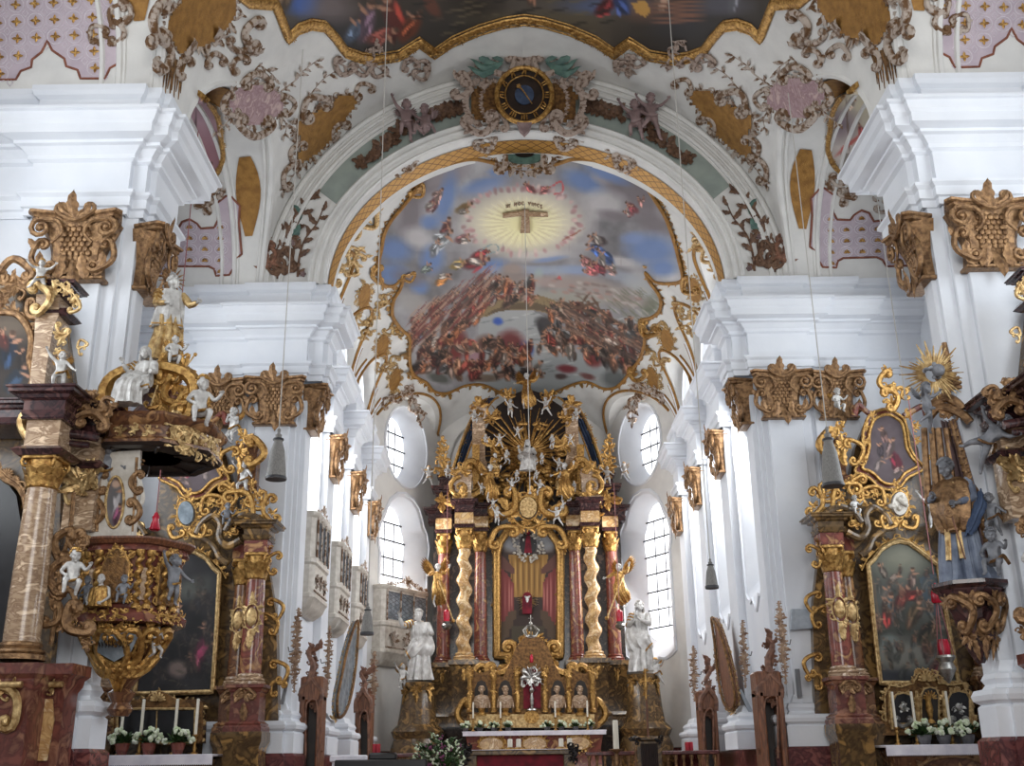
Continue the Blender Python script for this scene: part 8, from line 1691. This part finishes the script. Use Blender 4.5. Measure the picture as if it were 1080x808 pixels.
# ================================================================ HANGING THINGS
def topz(u, v, Y): P = wp(u, v, Y); return SP + NB * math.sqrt(max(0, 1 - (P.x / NA) ** 2)) + .03
tassel('grey cord tassel hanging in front of the left chancel arch pillar', 291, 452, 506, 22, .44, topz(291, 452, 22))
tassel('smaller grey cord tassel hanging before the white wall cabinets on the left', 387, 636, 670, 22, .27, topz(387, 640, 22))
tassel('grey cord tassel hanging at the upper left of the right side altar', 879, 450, 513, 22, .46, topz(879, 450, 22))
tassel('smaller grey cord tassel hanging before the right chancel windows', 751, 589, 621, 22, .27, topz(751, 590, 22))
for (u0, v0, u1, v1, Y, lab, mt) in ((195, 202, 186, 372, 20.5, 'thin reddish rope hanging down to the pulpit canopy on the left', 'rope_red'), (555, 243, 559, 520, 30, 'thin rope hanging from the tau cross of the chancel fresco', 'rope'), (936, 275, 955, 420, 20.5, 'thin rope hanging beside the gilt ray burst on the right', 'rope')):
 b = wp(u1, v1, Y); zt_ = wp(u0, v0, Y).z + (1.5 if Y < 25 else 3); t = thing('bell_rope', lab, 'rope', b); m = MB(); m.tube([b, V((b.x, b.y, min(zt_, 18.2 if Y > 25 else 17)))], .012, 5); m.build('cord', MATS[mt], t); m = MB(); m.ell(b, .04, 8, 6); m.build('knot', MATS[mt], t)
# ================================================================ CHANCEL FURNISHINGS
# white and gold glazed wall cabinets
def cabinet(label, o, e, n, hw, z0, z1, dep, seed):
 """o: point of the wall on the axis, e along it, n out of it"""
 o, e, n = V(o), V(e).normalized(), V(n).normalized(); t = thing('wall_cabinet', label, 'cabinet', o + V((0, 0, z0))); h = z1 - z0
 W = lambda a, d, z: o + e * a + n * d + V((0, 0, z - o.z))
 def ring(m, prof):
  rows = [[W(-hw - q, -.05, z), W(-hw - q, dep - .12 + q, z), W(-hw + .14 - q * .4, dep + q, z), W(hw - .14 + q * .4, dep + q, z), W(hw + q, dep - .12 + q, z), W(hw + q, -.05, z)] for q, z in prof]
  m.grid(rows); m.add(rows[0], [list(range(6))]); m.add(rows[-1], [list(range(6))])
 m = MB(); ring(m, [(-.3, z0 - .0), (-.1, z0 + .05 * h), (-.06, z0 + .07 * h), (.0, z0 + .12 * h), (.05, z0 + .14 * h), (.05, z0 + .17 * h), (0, z0 + .18 * h), (0, z0 + .43 * h), (.05, z0 + .45 * h), (.05, z0 + .48 * h), (0, z0 + .5 * h), (0, z0 + .86 * h), (.06, z0 + .88 * h), (.08, z0 + .91 * h), (0, z0 + .92 * h)]); m.build('case', MATS['cabinet_white'], t)
 F = Flat(W(0, dep + .005, 0) - V((0, 0, W(0, 0, 0).z)) , e, (0, 0, 1)); F.n = n
 for q in (-1, 0, 1):
  w = (hw - .14) / 3 * .88; a = q * (hw - .14) * .66
  m = MB(); m.prism([(a - w, z0 + .52 * h), (a + w, z0 + .52 * h), (a + w, z0 + .84 * h), (a - w, z0 + .84 * h)], F, .0, .02); g = m.build('glazing', MATS['grey_glass'], t)
  m = MB()
  for k in range(-4, 9):
   for sg in (-1, 1):
    pts = []
    for j in range(2):
     x = -w + 2 * w * j; zz = z0 + .52 * h + (k + (j if sg > 0 else 1 - j) * 2.0) * .05 * h; pts.append((a + x, min(z0 + .84 * h, max(z0 + .52 * h, zz))))
    if abs(pts[0][1] - pts[1][1]) > .01: stroke(m, F, pts, .008, off=.022, seg=4)
  m.build('lattice', MATS['leading'], g)
 m = MB()
 for q in range(4): x = (q - 1.5) * (hw - .1) * .62; stroke(m, F, [(x, z0 + .5 * h), (x, z0 + .87 * h)], .035, off=.02)
 for q in (-1, 0, 1): acanth_cluster(m, F, (q * hw * .56, z0 + .31 * h), hw * .22, seed + q, 8)
 rocaille(m, F, [(-hw * .9, z0 + .92 * h), (-hw * .5, z0 + .93 * h), (-hw * .2, z0 + .98 * h), (0, z0 + 1.03 * h), (hw * .2, z0 + .98 * h), (hw * .5, z0 + .93 * h), (hw * .9, z0 + .92 * h)], hw * .1, seed, closed=False); acanth_cluster(m, F, (0, z0 + .98 * h), hw * .17, seed + 4, 7); stroke(m, F, [(-hw * .9, z0 + .2 * h), (hw * .9, z0 + .2 * h)], .03)
 m.build('gilt_carving', MATS['stucco_gilt'], t)
for y, nm, zz in ((29.55, 'nearest', 0), (33.75, 'second', 0), (38.1, 'third', 0)):
 cabinet('white and gold glazed wall cabinet, %s of three on the left chancel wall' % nm, (-6.15, y, 0), (0, 1, 0), (1, 0, 0), 1.08, 5.4, 8.35, .42, int(y))
e = V((2.5, 4.5, 0)).normalized(); oA = V((-6.15, 41.4, 0)) + e * 2.1
cabinet('wide white and gold cabinet with diamond panes under the left apse window', (oA.x, oA.y, 0), e, (e.y, -e.x, 0), 1.55, 5.2, 8.5, .5, 77)
# carved choir stall ends, branch ornaments and long leaning frames
def stall(label, u, v0, v1, s, wpx, vb):
 P = aX(u, (v0 + 808) / 2, s * 5.45); Y = P.y; k = Y / FOC * 1.05; t = thing('choir_stall_end', label, 'stall', (P.x, Y, .5)); f = PlaneY(Y)
 X = lambda d: u + d * s * -1 * 1.0      # d > 0 towards the middle of the church
 m = MB(); zt_ = f.hit(u, vb)[0].z; x = P.x; w = wpx * k * .5
 m.bbox(x - w, x - w * .45, Y - .15, Y + .5, .5, zt_ + .1, .03); m.bbox(x + w * .55, x + w, Y - .15, Y + .5, .5, zt_ + .1, .03); m.bbox(x - w, x + w, Y - .15, Y + .5, zt_ - .05, zt_ + .55, .04)
 m.build('frame', MATS['wood_brown'], t); m = MB(); m.box(x - w * .5, x + w * .6, Y + .35, Y + .45, .5, zt_); m.build('dark_back', MATS['wood_dark'], t)
 m = MB()
 for q in (-1, 1): stroke(m, f, cat([(u + q * wpx * .48, vb + 2), (u + q * wpx * .46, vb - 10), (u + q * wpx * .15, vb - 18), (u, vb - 24)], n=4), 2.4, off=4)
 stroke(m, f, cat([(u - wpx * .25, 800), (u - wpx * .25, vb + 12), (u - wpx * .1, vb + 2), (u + wpx * .15, vb), (u + wpx * .3, vb + 8), (u + wpx * .33, 800)], n=4), 1.0, off=5)
 for a, b, R in ((0, -12, .4), (-.35, -4, .32), (.35, -4, .32), (0, -28, .36), (.1, -40, .34), (-.3, -18, .28), (.35, -20, .28), (.15, 6, .3)): acanth_cluster(m, f, (u + a * wpx, vb + b), R * wpx, int(vb + b * 3 + u), 7)
 h = vb - v0
 stroke(m, f, cat([(u, vb - 24), (u - 2 * s, vb - h * .55), (u + 3 * s, vb - h * .75), (u - 3 * s * 1, v0 + 8)], n=5), wpx * .16, wpx * .07, off=3); leaf(m, f, (u - 1 * s, v0 + 14), (u - s * 9, v0), .5, .3, .2, 3); leaf(m, f, (u + s, v0 + 16), (u + s * 5, v0 + 6), .5, .3, .2, 3); acanth_cluster(m, f, (u, v0 + 16), wpx * .3, 3, 7)
 for q in (-.75, .78): acanth_cluster(m, f, (u + q * wpx * .5, 792), wpx * .16, 5, 5)
 m.build('carved_top', MATS['wood_carved'], t)
stall('tall carved brown stall end with a bird-like finial, the nearer one on the left', 329, 672, 808, -1, 22, 738)
stall('smaller carved brown stall end, the farther one on the left beyond the leaning frame', 384, 697, 808, -1, 16, 750)
stall('tall carved brown stall end with a bird-like finial, the nearer one on the right', 811, 664, 808, 1, 25, 734)
stall('smaller carved brown stall end, the farther one on the right beyond the leaning frame', 746, 692, 808, 1, 17, 748)
def branch(label, u, v0, v1, s, w, lean):
 P = aX(u, (v0 + v1) / 2, s * 5.6); f = PlaneY(P.y); r = thing('carved_branch', label, 'wall ornament', f.hit(u, v1)[0]); m = MB(); L = v1 - v0; n = int(L / 5.5)
 stroke(m, f, [(u + lean, v0), (u, (v0 + v1) / 2), (u - lean * .6, v1)], 1.0, .7)
 for k in range(n):
  q = (k + .5) / n; R = w * (.3 + .7 * sin(PI * min(1, q * .95 + .05)) * (.7 + .5 * abs(sin(q * 7)))); acanth_cluster(m, f, (u + lean * (1 - 1.6 * q), v0 + L * q), R * .72, k * 7 + int(u), 4)
 m.build('leafwork', MATS['carved_pale'], r)
 m = MB(); stroke(m, f, [(u, v0 + L * .5), (u - s * -7, v0 + L * .52), (u - s * -8, v0 + L * .46)], .5); m.build('bracket', MATS['iron'], r)
branch('carved gilt brown branch ornament on the left pillar edge, left of the nearer stall end', 312, 641, 731, -1, 11, 3)
branch('carved gilt brown branch ornament between the nearer left stall end and the leaning frame', 346, 660, 736, -1, 8, 2)
branch('carved gilt brown branch ornament right of the farther left stall end', 394, 687, 746, -1, 9, 1)
branch('carved gilt brown branch ornament along the right edge of the left leaning frame', 371, 668, 742, -1, 5, 3)
branch('carved gilt brown branch ornament on the right pillar edge, right of the nearer stall end', 826, 634, 722, 1, 11, -5)
branch('carved gilt brown branch ornament between the right leaning frame and the nearer stall end', 785, 654, 726, 1, 9, -2)
branch('carved gilt brown branch ornament left of the farther right stall end', 732, 681, 740, 1, 9, -1)
branch('carved gilt brown branch ornament along the left edge of the right leaning frame', 757, 670, 732, 1, 6, -3)
def lean_frame(label, po, s, fld):
 f = Plane((s * 5.55, 32, 4), (-s, -.12, 0)); r = root_at('leaning_picture', label, 'picture', f, po[0]); D = cat(po, True, 4)
 m = MB(); m.prism(D, f, -.05, .1); m.build('panel', MATS[fld], r); m = MB(); stroke(m, f, D, 1.7, closed=True, off=3); m.build('frame', MATS['gold_dark'], r)
 m = MB(); rocaille(m, f, D, 2.8, 3, th=.4, step=1.8); acanth_cluster(m, f, po[0], 7, 4, 7); m.build('carving', MATS['gold_pale'], r)
lean_frame('long narrow gold framed picture leaning out from the left chancel wall', [(353, 756), (352, 738), (357, 712), (363, 684), (370, 662), (374, 655), (374, 672), (372, 700), (367, 732), (360, 752)], -1, 'grey_glass')
lean_frame('long narrow gold framed picture leaning out from the right chancel wall', [(774, 748), (766, 738), (760, 705), (757, 675), (754, 652), (760, 660), (768, 684), (775, 712), (779, 738)], 1, 'wood_brown')
# loudspeakers on the white pillars
def speaker(label, po, f, mt='speaker_grey'):
 r = root_at('loudspeaker', label, 'loudspeaker', f, po[0]); m = MB(); m.prism(po, f, 0, .12); m.build('body', MATS[mt], r); c = (sum(p[0] for p in po) / len(po), sum(p[1] for p in po) / len(po))
 m = MB(); m.prism([(c[0] + (x - c[0]) * .86, c[1] + (y - c[1]) * .88) for x, y in po], f, .12, .01); m.build('grille', MATS['grille_lead'] if mt != 'speaker_grey' else MATS['speaker_grey'], r)
f = PlaneY(26.2); speaker('square pale grey loudspeaker panel on the right chancel arch pillar', [(833, 665), (834, 643), (857, 643), (858, 663)], f)
speaker('slim grey column loudspeaker on the right chancel arch pillar below the square panel', [(838, 706), (842, 706), (845, 735), (841, 736)], f, 'grille_lead')
speaker('slim grey column loudspeaker on the left chancel arch pillar', [(304, 714), (306, 714), (299, 743), (296, 743)], f, 'grille_lead')
f = PlaneY(31); speaker('slim pale loudspeaker leaning below the right leaning frame', [(778, 728), (781, 727), (793, 750), (789, 752)], f)
# ---- balustrade, people's altar, candles, cross, lectern, bouquet
def rail(label, u0, u1, Y, v):
 a, b = wp(u0, v, Y), wp(u1, v, Y); z = a.z; t = thing('balustrade', label, 'balustrade', ((a.x + b.x) / 2, Y, .51))
 m = MB(); m.bbox(a.x, b.x, Y - .12, Y + .12, z - .1, z, .02); m.bbox(a.x, b.x, Y - .1, Y + .1, .51, .75, .02); m.build('rail', MATS['socle_red'], t); n = int((b.x - a.x) / .2)
 for k in range(n): x = a.x + (b.x - a.x) * (k + .5) / n; m = MB(); m.lathe([(.05, .75), (.06, .8), (.03, .9), (.075, 1.05), (.05, 1.25), (.03, z - .25), (.055, z - .14), (.05, z - .1)], 10, (x, Y, 0)); m.build('baluster', MATS['gold_bronze'], t)
rail('red marble chancel balustrade with gilt balusters, right of the free-standing altar', 617, 758, 29.5, 793); rail('red marble chancel balustrade with gilt balusters, left of the free-standing altar', 392, 522, 29.5, 795)
FY = 28.3; a, b = wp(492, 792, FY), wp(605, 790, FY); zf = a.z; xm = (a.x + b.x) / 2; hw = (b.x - a.x) / 2
t = thing('free_standing_altar', 'wooden free-standing altar with a dark red cloth front in the chancel', 'altar', (xm, FY, .51))
m = MB(); m.bbox(xm - hw, xm + hw, FY - .4, FY + .5, zf - .12, zf, .02); m.bbox(xm - hw * .96, xm + hw * .96, FY - .34, FY + .44, .51, .7, .02)
for q in (-1, 1): m.bbox(xm + q * hw * .9 - .14, xm + q * hw * .9 + .14, FY - .36, FY + .44, .6, zf - .1, .02)
m.build('frame', MATS['marble_olive'], t); m = MB(); m.box(xm - hw * .84, xm + hw * .84, FY - .3, FY + .3, .65, zf - .12); m.build('red_front', MATS['red_cloth'], t); m = MB(); m.bbox(xm - hw * .9, xm + hw * .9, FY - .41, FY + .5, zf, zf + .015, .005); m.build('altar_cloth', MATS['linen'], t)
for q in (-1, 1): m = MB(); f = PlaneY(FY - .42); acanth_cluster(m, f, (548 + q * 57, 790), 9, 4 + q, 9); acanth_cluster(m, f, (548 + q * 57, 800), 7, 6 + q, 7); m.build('corner_mount', MATS['iron'], t)
for u, lab in ((538, 'outer candle of the left pair'), (547, 'inner candle of the left pair'), (592, 'inner candle of the right pair'), (601, 'outer candle of the right pair')): c = wp(u, 791, FY - .1); candle('short white ' + lab + ' on the free-standing altar', (c.x, c.y, zf + .015), .2, .06, None, .04)
c = wp(650, 790, 29.0); t = thing('paschal_candle', 'thick pale paschal candle on a tall stand behind the balustrade, right of the altar', 'candle', (c.x, c.y, .51)); zz = c.z
m = MB(); m.lathe([(.25, .51), (.2, .6), (.05, .7), (.07, 1.3), (.05, zz - .1), (.18, zz - .02), (.18, zz)], 14, (c.x, c.y, 0)); m.build('stand', MATS['gold_bronze'], t); m = MB(); m.lathe([(.075, zz), (.07, zz + .68), (.05, zz + .7), (.001, zz + .7)], 14, (c.x, c.y, 0)); m.build('wax', MATS['wax'], t)
c = wp(683, 776, 28.4); t = thing('processional_cross', 'slender gilt processional cross standing behind the lectern', 'cross', (c.x, c.y, .51)); f = PlaneY(28.4); m = MB(); m.tube([(c.x, c.y, .51), f.hit(681.5, 730)[0]], .025, 8); m.build('shaft', MATS['wood_brown'], t)
m = MB(); stroke(m, f, [(681.4, 738), (680.5, 706)], 1.1); stroke(m, f, [(675, 719), (687, 718)], 1.1)
for p in ((680.5, 708), (675.5, 719), (686.5, 718.3), (681.2, 733)): acanth_cluster(m, f, p, 4, int(p[0]), 5)
m.build('crucifix', MATS['gold'], t)
LY = 28.0; a, b = wp(668, 778, LY), wp(698, 777, LY); t = thing('lectern', 'dark wooden lectern with ribbed front and dark corner brackets right of the altar', 'lectern', ((a.x + b.x) / 2, LY, .51)); xm = (a.x + b.x) / 2; hw = (b.x - a.x) / 2
m = MB(); m.bbox(xm - hw * .9, xm + hw * .9, LY - .2, LY + .25, .51, a.z - .08, .02); m.bbox(xm - hw, xm + hw, LY - .26, LY + .3, a.z - .08, a.z, .02); m.build('body', MATS['marble_olive'], t); m = MB()
for k in range(9): x = xm - hw * .5 + hw * k / 8; m.tube([(x, LY - .21, .6), (x, LY - .21, a.z - .15)], .035, 6)
m.build('ribbed_panel', MATS['wood_dark'], t)
for q in (-1, 1): m = MB(); acanth_cluster(m, PlaneY(LY - .25), (683 + q * 13, 780), 6, 3 + q, 7); m.build('corner_bracket', MATS['iron'], t)
c = wp(465, 806, 25.0); t = thing('flower_bouquet', 'big loose bouquet of white and mauve flowers at the bottom centre left', 'flowers', (c.x, c.y, .0)); rg = random.Random(5); m, l, w, pk = MB(), MB(), MB(), MB()
m.lathe([(.2, 0), (.25, .5), (.12, 1.0), (.2, 1.3), (.16, 1.25)], 16, (c.x, c.y, 0)); m.build('vase', MATS['pot_grey'], t)
for k in range(150):
 a_, p = rg.uniform(0, 6.28), rg.uniform(.15, 1.5); R = rg.uniform(.5, 1.0); q = V((c.x, c.y, 1.15)) + V((cos(p) * cos(a_) * .8, cos(p) * sin(a_) * .5, sin(p) * 1.15)) * R; l.tube([V((c.x, c.y, 1.2)), V((c.x, c.y, 1.2)).lerp(q, .5) + V((0, 0, .08)), q], .007, 4)
 tgt = w if rg.random() < .5 else (pk if rg.random() < .6 else l)
 for j in range(6): d = V((rg.gauss(0, 1), rg.gauss(0, 1), rg.gauss(0, 1.4))).normalized(); tgt.ell(q + d * .05, .024, 5, 4)
 if rg.random() < .7: leaf(l, Flat(q, (cos(a_), sin(a_), .3), (-sin(a_), cos(a_), 0)), (-.1, 0), (.14, rg.uniform(-.08, .08)), .4, .2, .2, lobes=1)
l.build('stems', MATS['foliage'], t); w.build('white_blossoms', MATS['petal_white'], t); pk.build('mauve_blossoms', MATS['petal_pink'], t)
c = wp(402, 797, 24.5); t = thing('music_stand', 'black covered stand at the bottom left of the chancel', 'stand', (c.x, c.y, 0)); m = MB(); m.bbox(c.x - .95, c.x + 1.0, 24.2, 24.7, c.z - .25, c.z - .08, .02); m.bbox(c.x - .25, c.x + .35, 24.3, 24.6, c.z - .1, c.z + .06, .04); m.build('cover', MATS['black_field'], t)
for q in (-.8, .8): m = MB(); m.bbox(c.x + q - .04, c.x + q + .04, 24.3, 24.6, 0, c.z - .2, .01); m.build('leg', MATS['iron'], t)
m = MB(); m.bbox(c.x - 1.15, c.x - .35, 24.75, 24.95, c.z - .12, c.z + .02, .02); m.box(c.x - 1.1, c.x - 1.05, 24.8, 24.9, 0, c.z - .1); m.box(c.x - .45, c.x - .4, 24.8, 24.9, 0, c.z - .1); m.build('white_ledge', MATS['linen'], t)
for u, v, lab in ((395, 790, 'small red book standing on the left balustrade, left of two'), (399, 790, 'small red book standing on the left balustrade, right of two'), (725, 789, 'small red book standing on the right balustrade, left of two'), (729, 789, 'small red book standing on the right balustrade, right of two')):
 c = wp(u, 793 if u > 500 else 795, 29.5); t = thing('red_book', lab, 'book', c); m = MB(); m.bbox(c.x - .045, c.x + .045, c.y - .1, c.y + .1, c.z, c.z + .24, .008); m.build('cover', MATS['red_glass'], t); m = MB(); m.box(c.x - .03, c.x + .03, c.y - .09, c.y + .105, c.z + .01, c.z + .235); m.build('pages', MATS['linen'], t)
drop_protos()
